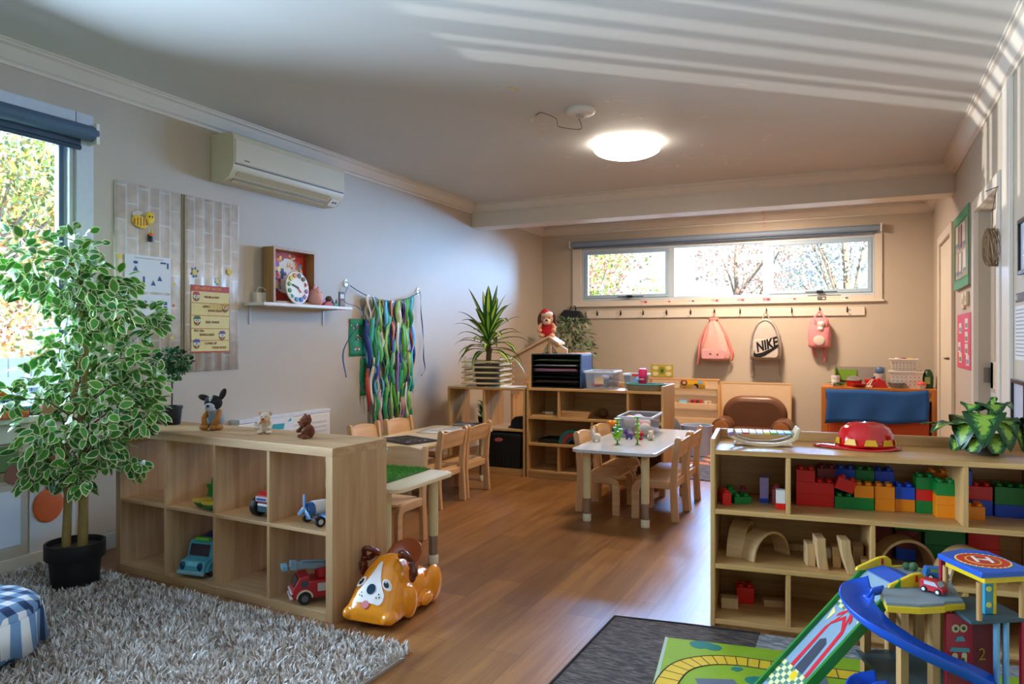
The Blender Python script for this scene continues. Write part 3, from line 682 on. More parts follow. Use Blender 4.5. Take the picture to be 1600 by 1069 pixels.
g = G(); g.box(.022, .428, -.02, -.012, .02, .385); g.build('backing', mat('#b8352a', .6), t)
g = G(); r = random.Random(8); fm = ['#e6a13c', '#d94f7e', '#3c3f73', '#f0d25a', '#7c9fc9', '#e4dcd0', '#8a4a9a', '#e77a4a']
flat(g, [(.225+.16*math.cos(a)*(1+.1*math.sin(3*a)), .21+.13*math.sin(a)) for a in [k*2*PI/30 for k in range(30)]], -.021, 5)
for k in range(95):
    a = r.uniform(0, 2*PI); q = math.sqrt(r.random()); x, z = .225+.17*q*math.cos(a), .205+.16*q*math.sin(a)
    y = -.0215-.00004*k
    g.m = k % 8
    if r.random() < .5: dot(g, x, z, y, k % 8, r.uniform(.008, .016), n=7)
    else:
        w_ = r.uniform(.01, .02); flat(g, [(x-w_, z-w_), (x+w_, z-w_*.6), (x+w_*.7, z+w_), (x-w_*.8, z+w_*.9)], y, k % 8)
g.build('collage', [mat(c, .6) for c in fm], t)
t = ws('clock_toy', 'round white teaching clock with a ring of coloured shape pieces', 'toy clock', 4.225, .125)
t.rotation_euler = (rad(-6), 0, WL)
g = G(); g.prism(circ(0, .122, .122, 40), -.014, 0, 'y'); g.build('face', mat('#efe9dc', .4, noise=.02), t, 40, bevel=.003)
CC = ['#e0862c', '#dccf40', '#6fae3c', '#2f8f5a', '#3aa6b0', '#2f7fc0', '#2c4f9e', '#8a6fc0', '#9a5aa8', '#c9406a', '#5a4038', '#5c6066']
for k in range(12):
    a = rad(90+30*k+15); x, z = .092*math.cos(a), .122+.092*math.sin(a)
    g = G(); g.prism(circ(x, z, .0185, (6, 12, 4, 5, 3)[k % 5]), -.022, -.014, 'y'); g.build('shape_piece', mat(CC[k], .4), t, bevel=.0015)
g = G(); g.at((0, 0, .122), (0, rad(20), 0)); g.box(-.06, .006, -.02, -.015, -.005, .005); g.build('hour_hand', BLACK, t)
g = G(); g.at((0, 0, .122), (0, rad(50), 0)); g.box(0, .045, -.019, -.015, -.007, .007); g.build('minute_hand', mat('#d96a5a', .5), t)
t = ws('pig_toy', 'pink egg-shaped pig toy on the wall shelf beside the clock', 'toy', 4.435, .11)
g = G(); g.lathe([(0, 0), (.045, .002), (.064, .03), (.066, .055), (.052, .095), (.032, .12), (.012, .135), (0, .137)], n=24); g.build('body', mat('#e0a79c', .5), t, 180)
g = G()
for s_ in (-1, 1): g.ell((s_*.022, -.012, .13), (.013, .006, .018), rot=(0, s_*.4, 0))
g.build('ear', mat('#d98f8a', .5), t, 180)
g = G(); g.ell((.03, -.055, .04), (.02, .008, .018)); g.build('flower_spot', mat('#b98fd0', .5), t, 180)
g = G()
for s_ in (-1, 1): g.ell((s_*.02, -.044, .098), .004, 8, 6)
g.build('eye', BLACK, t, 180)
t = ws('toy_vehicle', 'small red toy with a dark round figure on the wall shelf', 'toy', 4.575, .11)
g = G(); g.prism([(-.07, 0), (.06, 0), (.05, .02), (.0, .04), (-.04, .03)], -.025, .025, 'y'); g.build('body', mat('#b52a22', .5), t, bevel=.004)
g = G(); g.ell((.02, 0, .058), (.028, .026, .024)); g.build('figure', mat('#5d4a3f', .6), t, 180)
t = ws('toy_figure', 'tiny green toy with blue and purple points on the wall shelf', 'toy', 4.665, .11)
g = G(); g.bc((0, 0, .014), (.05, .04, .028)); g.build('body', mat('#3c9a5a', .5), t, bevel=.005)
g = G(); g.cyl((-.022, 0, .026), .012, .03, 10, r2=.003); g.cyl((.022, 0, .026), .012, .034, 10, r2=.003); g.build('spike', mat('#5a5a9a', .5), t, 40)
t = ws('photo_card', 'small dark framed card at the right end of the wall shelf', 'card', 4.735, .12)
g = G(); g.box(-.035, .035, -.01, 0, 0, .12); g.build('frame', mat('#4a3a34', .5), t, bevel=.002)
g = G(); shp(g, 0, .085, -.011, 0, .046, .035); g.build('paper', PAPER, t)
g = G(); shp(g, 0, .03, -.011, 0, .046, .04); g.build('picture', mat('#8a6a4a', .5), t)
t = thing('white_box', 'small white electrical box on the wall at the left end of the shelf', 'electrical box', (XL, 3.90, SZ+.001), WL)
g = G(); g.box(0, .12, -.045, 0, 0, .075); g.build('case', mat('#d5cfc4', .4), t, bevel=.006)
g = G(); g.box(.13, .2, -.04, -.01, .02, .055); g.build('plug', WHITE, t, bevel=.005)
g = G(); g.tube(catmull([(.01, -.03, .07), (.03, -.04, .11), (.08, -.04, .1), (.11, -.04, .06)]), .003, 6); g.build('cord', WHITE, t, 60)
# ribbon hanging
def hook(y, z, lab):
    t = thing('wall_hook', lab, 'hook', (XL, y, z), WL)
    g = G(); g.prism(circ(0, 0, .026, 16, .036), -.006, 0, 'y'); g.build('plate', WHITE, t, bevel=.002)
    g = G(); g.tube(catmull([(0, -.006, .01), (0, -.03, 0), (0, -.035, -.02), (0, -.022, -.03)]), .005, 6); g.build('prong', WHITE, t, 60)
hook(4.945, 1.655, 'white stick-on hook above the end of the wall shelf'); hook(6.045, 1.652, 'white stick-on hook at the right of the ribbon hanging')
t = thing('ribbon_hanging', 'string of knotted green, blue and orange fabric ribbons on the left wall', 'wall hanging', (XL, 4.945, 0), WL)
def sag(x): return 1.642 - .24*(4*(x/1.1)*(1-x/1.1))*.34*1.15 - .02*math.sin(x*3)
g = G(); g.tube([(1.1*k/24, -.034, sag(1.1*k/24)) for k in range(25)], .004, 6); g.build('string', mat('#2f6f9a', .6), t, 60)
RC = ['#e8e4dc', '#e2ddd6', '#2f8f5a', '#57a844', '#8fbf5a', '#2a3f8f', '#d9612e', '#e0d9cc', '#8a5fa8', '#3aa68f', '#c9cf8a', '#b8432e', '#d9a79a', '#1f7f4a', '#5fb3d9', '#2f9f6a']
RM = [mat(c, .6, noise=.12) for c in RC]
r = random.Random(21)
for k in range(33):
    x = .235 + .70*k/32 + r.uniform(-.012, .012); z = sag(x)+.006; zend = r.uniform(.42, .62) if 3 < k < 30 else r.uniform(.7, 1.0)
    first = True; lay = r.uniform(.012, .05)
    while z > zend:
        L = r.uniform(.22, .42) if not first else r.uniform(.2, .3)
        n = 10; pts = []; sd = []; a = r.uniform(-.5, .5); tw = r.uniform(-2.2, 2.2); ph = r.uniform(0, 6); wd_ = r.uniform(.028, .055)
        for j in range(n+1):
            f = j/n
            pts.append((x+.016*math.sin(ph+f*5)*(0 if first and j == 0 else 1), -.03-lay-.012*math.sin(ph*2+f*6), z-L*f))
            an = a+tw*f*.9; sd.append((math.cos(an), math.sin(an)*.8, 0))
        g = G(); g.strip(pts, [wd_*(.5+.5*math.sin(PI*min(1, .15+j/n*.8))) for j in range(n+1)], sd)
        g.build('ribbon', RM[r.randrange(len(RM))] if r.random() < .62 else RM[(2, 3, 4, 5, 15)[r.randrange(5)]], t, 180, solid=.0012)
        z -= L*r.uniform(.78, .95); first = False; x += r.uniform(-.01, .01)
def ribtail(name, y, pts, c, lab):
    t = thing(name, lab, 'ribbon', (XL, y, 0), WL)
    g = G(); P_ = catmull(pts, 5); g.strip(P_, .012, [(math.cos(k*.25), math.sin(k*.25), 0) for k in range(len(P_))]); g.build('strip', mat(c, .5), t, 180, solid=.001)
ribtail('blue_ribbon', 4.945, [(-.02, -.04, 1.63), (-.05, -.03, 1.5), (-.085, -.195, 1.445), (-.07, -.21, 1.35), (-.09, -.05, 1.1), (-.03, -.03, .87)], '#3f73b5', 'long curling blue ribbon dangling past the end of the wall shelf')
ribtail('blue_ribbon', 6.045, [(-.0, -.04, 1.62), (.02, -.03, 1.45), (.03, -.04, 1.3), (.08, -.02, 1.15), (.05, -.04, 1.0), (.09, -.03, .9), (.02, -.03, .83)], '#56678f', 'broken blue ribbon tail dangling from the right-hand hook')
def sheet(y, z, w_, h_, c, lab, cols, seed):
    t = thing('paper_collage', lab, 'artwork', (XL, y, z), WL)
    g = G(); n = 10; g.strip([(w_/2+.006*math.sin(k*.9), -.006-.006*math.sin(k*.8), h_*k/n) for k in range(n+1)], w_, (1, 0, 0)); g.build('paper', mat(c, .6), t, 60, solid=.001)
    r = random.Random(seed); g = G()
    for k in range(26):
        x = w_*(.5+r.gauss(0, .15)); zz = h_*(.2+.6*((k % 3)/2)+r.uniform(-.07, .07)); tri(g, min(max(x, .02), w_-.02), zz, -.0135-.0001*k, k % len(cols), r.uniform(.006, .016), r.uniform(0, 360))
    g.build('scrap_print', [mat(q, .6) for q in cols], t)
sheet(4.985, 1.045, .215, .315, '#2f9f86', 'teal paper collage on the left wall, upper of two left of the ribbons', ['#e0e4ea', '#b03a3a', '#3a3f6a', '#d9a0b0'], 2)
sheet(5.135, .705, .2, .32, '#2f9262', 'green paper collage on the left wall, low and half behind the ribbons', ['#2f4fa8', '#d9612e', '#cfd6e0', '#7a2f6a'], 3)
sheet(5.80, .715, .17, .31, '#34a98c', 'turquoise paper collage at the right edge of the ribbons, low', ['#2f4fa8', '#d9612e', '#e0d25a'], 4)
sheet(5.84, 1.03, .09, .32, '#9a7fc0', 'narrow purple paper collage at the right edge of the ribbons, high', ['#d94f7e', '#e0e4ea', '#5a3f8a'], 5)
# low white wall heater behind the cube shelf
t = thing('panel_heater', 'low white wall panel heater behind the cube shelf', 'heater', (XL, 3.70, .1), WL)
g = G(); g.box(0, .95, -.08, 0, 0, .515); g.build('casing', WHITE, t, bevel=.008)
g = G(); g.box(.0, .95, -.085, .0, .515, .545); g.build('top_rail', mat('#d2d6de', .35), t, bevel=.004)
g = G()
for k in range(12): g.box(.05, .9, -.084, -.079, .06+.035*k, .075+.035*k)
g.build('vent_slat', mat('#cfd0d4', .4), t)
t = thing('children_drawing', 'pale drawing with a turquoise patch taped to the low heater', 'drawing', (XL+.087, 3.86, .46), WL)
g = G(); g.box(0, .36, -.001, 0, 0, .16); g.build('paper', PAPER, t)
g = G(); flat(g, [(.12, .08), (.26, .08), (.27, .12), (.15, .125)], -.002, 0); flat(g, [(.3, .13), (.34, .13), (.335, .155)], -.002, 0); flat(g, [(.02, .1), (.1, .1), (.09, .14), (.03, .13)], -.002, 1); g.build('paint', [mat('#2fa3b8', .6), mat('#d9b5c4', .6)], t)
# under the left window
def wsheet(y, z, w_, h_, c, lab, art=None, rot=0):
    t = thing('wall_drawing', lab, 'drawing', (XL+.002, y, z), WL)
    g = G(); g.box(0, w_, -.002, 0, 0, h_); g.build('paper', mat(c, .6, noise=.03), t)
    if art: art(t)
def pumpkin(t):
    g = G(); g.ell((.095, -.006, .27), (.082, .006, .088)); g.build('pumpkin', mat('#d4622a', .6, noise=.12), t, 180)
    g = G(); g.bc((.09, -.006, .365), (.008, .006, .03)); g.build('stem', mat('#5a4a2a', .6), t)
wsheet(2.365, .05, .245, .40, '#cfd0d4', 'white sheet with an orange paper pumpkin under the left window', pumpkin)
wsheet(2.05, .15, .27, .28, '#d3d8e2', 'blank white sheet under the left window, left of the pumpkin sheet')
def photo(t):
    g = G(); shp(g, .14, .13, -.003, 0, .26, .13); shp(g, .14, .045, -.003, 1, .26, .05); dot(g, .25, .05, -.004, 2, .05); g.build('printed_picture', [mat('#5f7a46', .6), mat('#8a7a5a', .6), mat('#8a5a48', .6)], t)
wsheet(2.04, .46, .29, .22, '#b5a48a', 'landscape picture print just below the left window sill', photo)
def card2(t):
    g = G(); dot(g, .06, .09, -.003, 0, .04); dot(g, .1, .06, -.003, 1, .03); g.build('printed_picture', [mat('#a8432e', .6), mat('#d9832e', .6)], t)
wsheet(2.40, .47, .17, .17, '#c9b7a4', 'small red and orange picture behind the ficus leaves under the window', card2)
# back wall rail, hooks, labels
t = thing('hook_rail', 'long white board of bag hooks below the back window', 'coat rail', (0, YB, 0))
g = G(); g.box(-3.225, .06, -.022, 0, 1.452, 1.546); g.build('board', TRIMM, t, bevel=.003)
HX = [ubx(u) for u in (934.6, 971, 1006, 1042.5, 1080, 1117, 1157, 1198, 1237.5, 1281, 1324)]
for x in HX:
    g = G(); g.bc((x, -.025, 1.515), (.016, .006, .05)); g.tube(catmull([(x, -.026, 1.535), (x, -.055, 1.545), (x, -.06, 1.555)]), .0045, 6)
    g.tube(catmull([(x, -.026, 1.5), (x, -.05, 1.49), (x, -.065, 1.5), (x, -.068, 1.515)]), .0045, 6); g.build('hook', mat('#3d3835', .35, metal=.6), t, 60)
for k, u in enumerate((1007, 1044, 1081, 1118, 1158, 1198, 1239, 1284, 1320)):
    t = thing('name_card', ['pale pink', 'white', 'white', 'pale pink', 'pink', 'deep pink', 'white', 'dark', 'long white'][k] + ' name card on the back window sill, ' + ['farthest left of the row', 'second from the left', 'third from the left', 'above the pink drawstring bag', 'between the pink and grey bags', 'above the grey backpack', 'between the grey and pink backpacks', 'above the pink plush backpack', 'farthest right of the row'][k], 'name card', (ubx(u), YB-.0215, 1.652), 0, 'name cards along the window sill')
    g = G(); g.box(-.045, .045, -.002, 0, -.022, .022); g.build('card', mat(['#e4b8c0', '#e0dcd8', '#dcd9da', '#e6bfc4', '#dfa9b4', '#cf8f9e', '#ddd8d0', '#4a4f5a', '#e2e4e0'][k], .5), t)
    g = G(); shp(g, .02, 0, -.003, 0, .03, .022); shp(g, -.02, .004, -.003, 0, .03, .004); g.build('print', mat(['#8a4a5a', '#b56a7a', '#7a6a7a', '#b5485a', '#8a5a7a', '#7a3a4a', '#a8574a', '#c9c4b8', '#6a6f78'][k], .5), t)
g = G(); g.tube([(-1.0, 8.9, HC), (-.99, 8.9, HC-.2)], .003, 5); tag(g.build('pink_string', mat('#d46a9a', .6)), 'short pink string hanging from the far ceiling before the window', 'string')
# ------------------------------------------------------------------ rugs and floor coverings
rug = thing('shag_rug', 'grey-beige shag rug on the wood floor in front of the cube shelf', 'rug', (0, 0, 0))
rp_ = [(-3.84, 2.50), (-1.56, 2.365), (-1.53, 2.30), (-1.58, .7), (-3.84, .7)]
g = G(); g.prism(rp_[::-1], .001, .012); g.build('backing', mat('#9a8f85', .95), rug)
def pile():
    rs = np.random.RandomState(5)
    N = 46000
    x = rs.uniform(-3.84, -1.53, N); y = rs.uniform(1.25, 2.52, N)
    keep = (y < 2.50+(x+3.84)*(2.365-2.50)/2.28) & (x < -1.54-.03*(2.3-y)) & (np.hypot(x+3.40, y-2.30) > .112) & (np.hypot(x+2.97, y-1.56) > .215) ; x = x[keep]; y = y[keep]; n = len(x)
    # clumps share a lean
    cx = np.sin(x*37+y*11)+np.sin(y*53-x*17)*.8; cy = np.cos(x*29-y*41)+np.sin(x*13+y*31)*.8
    L = rs.uniform(.022, .042, n); lx = cx*.011+rs.normal(0, .012, n); ly = cy*.011+rs.normal(0, .012, n); h = np.sqrt(np.clip(L**2-lx**2-ly**2, .00009, None))
    w = rs.uniform(.0022, .0042, n); a = rs.uniform(0, PI, n); wx = np.cos(a)*w; wy = np.sin(a)*w
    z0 = .010
    V = np.zeros((n, 5, 3))
    V[:, 0] = np.stack([x-wx, y-wy, np.full(n, z0)], 1); V[:, 1] = np.stack([x+wx, y+wy, np.full(n, z0)], 1)
    V[:, 2] = np.stack([x+lx*.4+wx, y+ly*.4+wy, z0+h*.7], 1); V[:, 3] = np.stack([x+lx*.4-wx, y+ly*.4-wy, z0+h*.7], 1)
    V[:, 4] = np.stack([x+lx*1.2, y+ly*1.2, z0+h], 1)
    V = V.reshape(-1, 3); b = np.arange(n)*5
    me = bpy.data.meshes.new('pile'); me.vertices.add(len(V)); me.vertices.foreach_set('co', V.ravel())
    q = np.stack([b, b+1, b+2, b+3], 1); t3 = np.stack([b+3, b+2, b+4], 1)
    me.loops.add(7*n); me.polygons.add(2*n)
    li = np.concatenate([q, t3], 1).ravel(); me.loops.foreach_set('vertex_index', li.astype(np.int32))
    st = np.stack([np.arange(n)*7, np.arange(n)*7+4], 1).ravel(); me.polygons.foreach_set('loop_start', st.astype(np.int32))
    mi = np.repeat(rs.choice(4, n, p=[.35, .3, .2, .15]), 2); 
    for c in ('#c0b3a9', '#dedcdc', '#8a7566', '#eeedee'): me.materials.append(mat(c, .8, noise=.1))
    me.update(calc_edges=True); me.polygons.foreach_set('material_index', mi.astype(np.int32)); me.validate()
    o = bpy.data.objects.new('pile', me); COL.objects.link(o); o.parent = rug; o['kind'] = 'stuff'
pile()
def heather(name, c1, c2, c3):
    m, nt, b = nodemat(name, .95)
    tc = nt.nodes.new('ShaderNodeTexCoord'); mp = nt.nodes.new('ShaderNodeMapping'); mp.inputs['Scale'].default_value = (28, 190, 60); nt.links.new(tc.outputs['Object'], mp.inputs[0])
    n = nt.nodes.new('ShaderNodeTexNoise'); n.inputs['Scale'].default_value = 1; n.inputs['Detail'].default_value = 3; nt.links.new(mp.outputs[0], n.inputs['Vector'])
    r = nt.nodes.new('ShaderNodeValToRGB'); r.color_ramp.elements[0].position = .35; r.color_ramp.elements[1].position = .68; r.color_ramp.elements[0].color = lin(c1); r.color_ramp.elements[1].color = lin(c3)
    e = r.color_ramp.elements.new(.5); e.color = lin(c2); nt.links.new(n.outputs['Fac'], r.inputs[0]); nt.links.new(r.outputs[0], b.inputs['Base Color'])
    bp = nt.nodes.new('ShaderNodeBump'); bp.inputs['Strength'].default_value = .5; bp.inputs['Distance'].default_value = .003; nt.links.new(n.outputs['Fac'], bp.inputs['Height']); nt.links.new(bp.outputs[0], b.inputs['Normal'])
    return m
carpet = thing('floor_carpet', 'dark grey-brown heathered carpet with a pale speckled end, before the brick shelf', 'carpet', (0, 0, 0))
g = G(); g.prism([(-.99, 1.1), (-.36, 1.1), (-.36, 3.105), (-.66, 3.075), (-.945, 3.035)], .001, .009); g.build('dark_field', heather('carpet_dark', '#26201f', '#463c39', '#6e635b'), carpet)
g = G(); g.prism([(-.36, 1.1), (.69, 1.1), (.69, 3.215), (-.36, 3.105)], .001, .009); g.build('pale_field', heather('carpet_pale', '#505056', '#83848a', '#b5b6b9'), carpet)
g = G(); g.tube([(-.99, 1.1, .008), (-.945, 3.035, .008), (-.66, 3.075, .008), (-.36, 3.105, .008)], .006, 6); g.build('bound_edge', mat('#241f1f', .9), carpet, 60)
# road play mat, laid slightly turned
pm = thing('road_play_mat', 'bright green road play mat with yellow brick path lying on the dark carpet', 'play mat', (-.695, 2.90, .0095), rad(8.5))
def F(name, poly, z, m): g = G(); g.prism(poly, 0, z); return g.build(name, m, pm)
F('base', [(0, 0), (1.3, 0), (1.3, -1.3), (-.02, -1.3)], .003, mat('#84a61e', .8, noise=.16, ns=9))
F('border', [(-.012, -1.3), (0, -1.3), (.012, -.0), (0, .004)], .0036, mat('#a8b8a0', .8))
YP = mat('#d8b52a', .8, noise=.1, ns=18); LN = mat('#26241f', .8); RD = mat('#5f6a7c', .85, noise=.1); TRE = mat('#22756a', .8)
def path_strip(cl, w):
    P_ = [Vector((*p, 0)) for p in cl]; out = []; l = []; rr = []
    for i, p in enumerate(P_):
        t = (P_[min(i+1, len(P_)-1)] - P_[max(i-1, 0)]).normalized(); nn = Vector((-t.y, t.x, 0)); l.append(p+nn*w/2); rr.append(p-nn*w/2)
    return l, rr
cl = [tuple(p)[:2] for p in catmull([(.03, -.62, 0), (.035, -.42, 0), (.075, -.26, 0), (.16, -.175, 0), (.27, -.145, 0), (.39, -.15, 0), (.53, -.15, 0), (.8, -.15, 0)], 6)]
l, rr = path_strip(cl, .075)
g = G()
for i in range(len(cl)-1): g.prism([l[i][:2], rr[i][:2], rr[i+1][:2], l[i+1][:2]], .003, .0038)
g.build('yellow_path', YP, pm)
g = G()
for pts in (l, rr): g.tube([(p.x, p.y, .0036) for p in pts], .0022, 5)
for i in range(0, len(cl), 2): g.tube([(l[i].x, l[i].y, .0036), (rr[i].x, rr[i].y, .0036)], .0016, 5)
g.build('path_outline', LN, pm)
r = random.Random(3)
for cx, cy in ((.16, -.045), (.36, -.30), (.265, -.215)):
    s_ = .05 if cx != .265 else .02; g = G()
    for k in range(7): g.prism(circ(cx+r.uniform(-.8, .8)*s_, cy+r.uniform(-.4, .4)*s_, s_*r.uniform(.45, .7), 10), .003, .0037+.00005*k)
    g.build('tree_print', TRE, pm)
g = G(); g.prism([(.47, 0), (.57, 0), (.57, -.105), (.47, -.105)], .003, .0036); g.prism([(.47, -.195), (.57, -.195), (.57, -1), (.47, -1)], .003, .0036); g.prism([(.13, -.33), (.26, -.3), (.33, -.5), (.2, -.55)], .003, .0036); g.build('printed_road', RD, pm)
g = G(); g.prism([(.28, -.36), (.42, -.34), (.42, -.5), (.28, -.52)], .003, .0039); g.build('printed_building', mat('#d5d9dc', .8), pm)
g = G(); g.prism([(.31, -.4), (.38, -.39), (.38, -.405), (.31, -.415)], .0038, .0042); g.build('printed_windows', LN, pm)
fm = thing('patterned_rug', 'red and blue patterned rug on the floor beyond the white table', 'rug', (-1.42, 7.25, .001), rad(-6))
g = G(); g.box(-.55, .42, -.95, .58, 0, .008); g.build('field', heather('rug_blue', '#26304a', '#4a4f6a', '#7a7f95'), fm)
g = G(); r = random.Random(6)
for k in range(30): g.bc((r.uniform(-.5, .36), r.uniform(-.2, .52), .0085), (r.uniform(.1, .3), r.uniform(.03, .08), .002))
g.build('pattern', mat('#d98a6a', .9, noise=.2), fm)
# gingham pouf
def gingham():
    m, nt, b = nodemat('gingham_cloth', .85)
    tc = nt.nodes.new('ShaderNodeTexCoord'); sp = nt.nodes.new('ShaderNodeSeparateXYZ'); nt.links.new(tc.outputs['Object'], sp.inputs[0])
    fs = []
    for ax in 'XY':
        a = nt.nodes.new('ShaderNodeMath'); a.operation = 'MULTIPLY'; a.inputs[1].default_value = 13.0; nt.links.new(sp.outputs[ax], a.inputs[0])
        f = nt.nodes.new('ShaderNodeMath'); f.operation = 'FLOORED_MODULO'; f.inputs[1].default_value = 1; nt.links.new(a.outputs[0], f.inputs[0])
        q = nt.nodes.new('ShaderNodeMath'); q.operation = 'GREATER_THAN'; q.inputs[1].default_value = .5; nt.links.new(f.outputs[0], q.inputs[0]); fs.append(q)
    ad = nt.nodes.new('ShaderNodeMath'); ad.operation = 'ADD'; nt.links.new(fs[0].outputs[0], ad.inputs[0]); nt.links.new(fs[1].outputs[0], ad.inputs[1])
    hf = nt.nodes.new('ShaderNodeMath'); hf.operation = 'MULTIPLY'; hf.inputs[1].default_value = .5; nt.links.new(ad.outputs[0], hf.inputs[0])
    r = nt.nodes.new('ShaderNodeValToRGB'); r.color_ramp.interpolation = 'CONSTANT'; r.color_ramp.elements[0].color = lin('#dfe4ea'); r.color_ramp.elements[1].color = lin('#1d3a66'); r.color_ramp.elements[1].position = .9
    e = r.color_ramp.elements.new(.3); e.color = lin('#6d93bf'); nt.links.new(hf.outputs[0], r.inputs[0]); nt.links.new(r.outputs[0], b.inputs['Base Color'])
    return m
t = thing('floor_pouf', 'round floor pouf in blue and white gingham at the rug edge by the window', 'pouf', (-2.95, 1.57, .0), rad(14))
g = G(); g.lathe([(.20, .03), (.235, .06), (.245, .16), (.238, .21), (.2, .236), (.1, .248), (0, .25)], n=40); g.build('cushion', gingham(), t, 180)
g = G(); n = 60; vs = []
for k in range(n):
    a = 2*PI*k/n; w_ = .012*math.sin(a*10)
    vs += [(.246*math.cos(a), .246*math.sin(a), .19), ((.255+w_)*math.cos(a), (.255+w_)*math.sin(a), .055+.02*abs(math.sin(a*5)))]
g.add(vs, [(2*k, 2*k+1, (2*k+3) % (2*n), (2*k+2) % (2*n)) for k in range(n)]); g.build('skirt', gingham(), t, 180, solid=.003)
# ------------------------------------------------------------------ plants
POT = mat('#17181a', .55, noise=.15)
SOIL = mat('#4a3d30', .95, noise=.3, ns=60)
LG = mat('#4f9a34', .38, noise=.25, ns=18); LGD = mat('#347d35', .38, noise=.2, ns=18); LRIM = mat('#dfe3b4', .45, noise=.06); LLT = mat('#79a83a', .42, noise=.2, ns=18)
f = thing('potted_ficus', 'tall variegated ficus tree in a black pot between the left window and cube shelf', 'plant', (-3.40, 2.30, 0))
g = G(); g.lathe([(.092, .012), (.1, .02), (.112, .15), (.126, .15), (.13, .155), (.13, .225), (.122, .225), (.118, .16), (.11, .15), (.0, .15)][:8] + [(.116, .2), (0, .2)], n=32); g.build('pot', POT, f, 40)
g = G(); g.lathe([(.116, .19), (.06, .2), (0, .202)], n=24); g.build('soil', SOIL, f, 60)
cr = Vector((math.cos(TH), math.sin(TH), 0)); fw = Vector((-math.sin(TH), math.cos(TH), 0))
def fp(a, z, d=0): return cr*a + fw*d + Vector((0, 0, z))
BARK = mat('#8f7a44', .75, noise=.25, ns=30); BR2 = mat('#5f4f38', .8, noise=.2)
tr1 = catmull([fp(-.045, .17), fp(-.035, .45), fp(-.05, .62), fp(-.01, .9), fp(.035, 1.15), fp(.01, 1.45)], 5); tr2 = catmull([fp(.035, .17), fp(.04, .5), fp(.03, .8), fp(.05, 1.1), fp(.02, 1.4), fp(-.03, 1.62)], 5)
g = G(); g.tube(tr1, [.021-.012*i/(len(tr1)-1) for i in range(len(tr1))], 8); g.build('trunk', BARK, f, 60)
g = G(); g.tube(tr2, [.024-.016*i/(len(tr2)-1) for i in range(len(tr2))], 8); g.build('trunk', BARK, f, 60)
CL = [(-55, 405, 45), (-5, 390, 38), (15, 425, 35), (-20, 450, 45), (-70, 440, 32), (35, 470, 35), (58, 440, 22), (5, 505, 40), (75, 485, 30), (112, 495, 18), (40, 530, 50), (-15, 545, 42), (75, 560, 40), (-55, 600, 38), (-5, 600, 48), (50, 610, 50), (-15, 655, 50), (45, 660, 45), (90, 640, 32), (112, 655, 16), (-55, 700, 35), (-15, 720, 38), (30, 705, 35), (70, 690, 22), (-30, 750, 16), (-82, 620, 20), (-65, 745, 14), (85, 730, 14), (20, 740, 20), (95, 600, 25)]
g = G(); lf = G(); r = random.Random(31)
for a, pz, rd in CL:
    a_, z_, q = a/327, 1.2-(pz-528)/327, rd/327
    d_ = r.uniform(-.1, .12)
    if a < -40: d_ = r.uniform(-.12, .02)
    root = fp(.02, min(1.5, max(.6, z_-.12)), 0); c_ = fp(a_, z_, d_)
    g.tube([root, (root+c_)/2+Vector((0, 0, .05)), c_], [.005, .0035, .002], 5)
    for k in range(int(16+q*430)):
        while True:
            v = Vector((r.uniform(-1, 1), r.uniform(-1, 1), r.uniform(-1, 1)))
            if v.length < 1: break
        p = c_ + v*q*1.0
        if p.x < -.41: p.x = -.41
        if p.x > -.14 and p.y > .17 and p.z < .8: p.y = .17-r.random()*.05
        dr = (v*.8 + Vector((r.gauss(0, .5), r.gauss(0, .5), r.gauss(-.45, .4))) + (c_-root)*1.5)
        if p.x < -.35 and dr.x < 0: dr.x = .1
        sv = lf.m
        leafmesh(lf, p, dr, (r.gauss(0, .6), r.gauss(-.3, .6), r.gauss(.8, .5)), r.uniform(.055, .082), r.uniform(.032, .046), .2, rim=2)
        if r.random() < .45:
            for i in range(len(lf.mi)-16, len(lf.mi)):
                if lf.mi[i] == 0: lf.mi[i] = 1
g.build('branches', BR2, f, 60); lf.build('foliage', [LG, LGD, LRIM], f, 60)
# topiary on the cube shelf
t = thing('potted_topiary', 'small ball-topped tree in a dark pot at the wall end of the cube shelf', 'plant', cubeloc(.10, .27, CH))
t.location = cubeloc(.115, .24, CH)
g = G(); g.lathe([(.04, 0), (.044, .004), (.052, .085), (.056, .085), (.056, .1), (.05, .1), (.048, .088), (0, .088)], n=28); g.build('pot', mat('#20262c', .55), t, 40)
g = G(); g.tube([(0, 0, .08), (.004, 0, .16), (0, .003, .3)], .0045, 6); g.build('stem', mat('#4f4a48', .8), t, 60)
lf = G(); r = random.Random(5)
for k in range(330):
    while True:
        v = Vector((r.uniform(-1, 1), r.uniform(-1, 1), r.uniform(-.75, 1)))
        if .4 < v.length < 1: break
    p = Vector((v.x*.095, v.y*.095, .335+v.z*.07)); leafmesh(lf, p, v+Vector((r.gauss(0, .6), r.gauss(0, .6), r.gauss(-.2, .5))), (r.gauss(0, .5), r.gauss(0, .5), 1), r.uniform(.022, .036), r.uniform(.016, .024))
    if r.random() < .4:
        for i in range(len(lf.mi)-8, len(lf.mi)): lf.mi[i] = 1
for k in range(10): leafmesh(lf, (.05+r.uniform(-.01, .012), -.02+r.uniform(-.02, .02), .27-r.random()*.03), (r.gauss(0, 1), r.gauss(0, 1), -1), (1, -1, .3), .03, .018)
lf.build('foliage', [mat('#22602c', .45, noise=.25, ns=30), mat('#184a26', .45, noise=.2, ns=30)], t, 60)
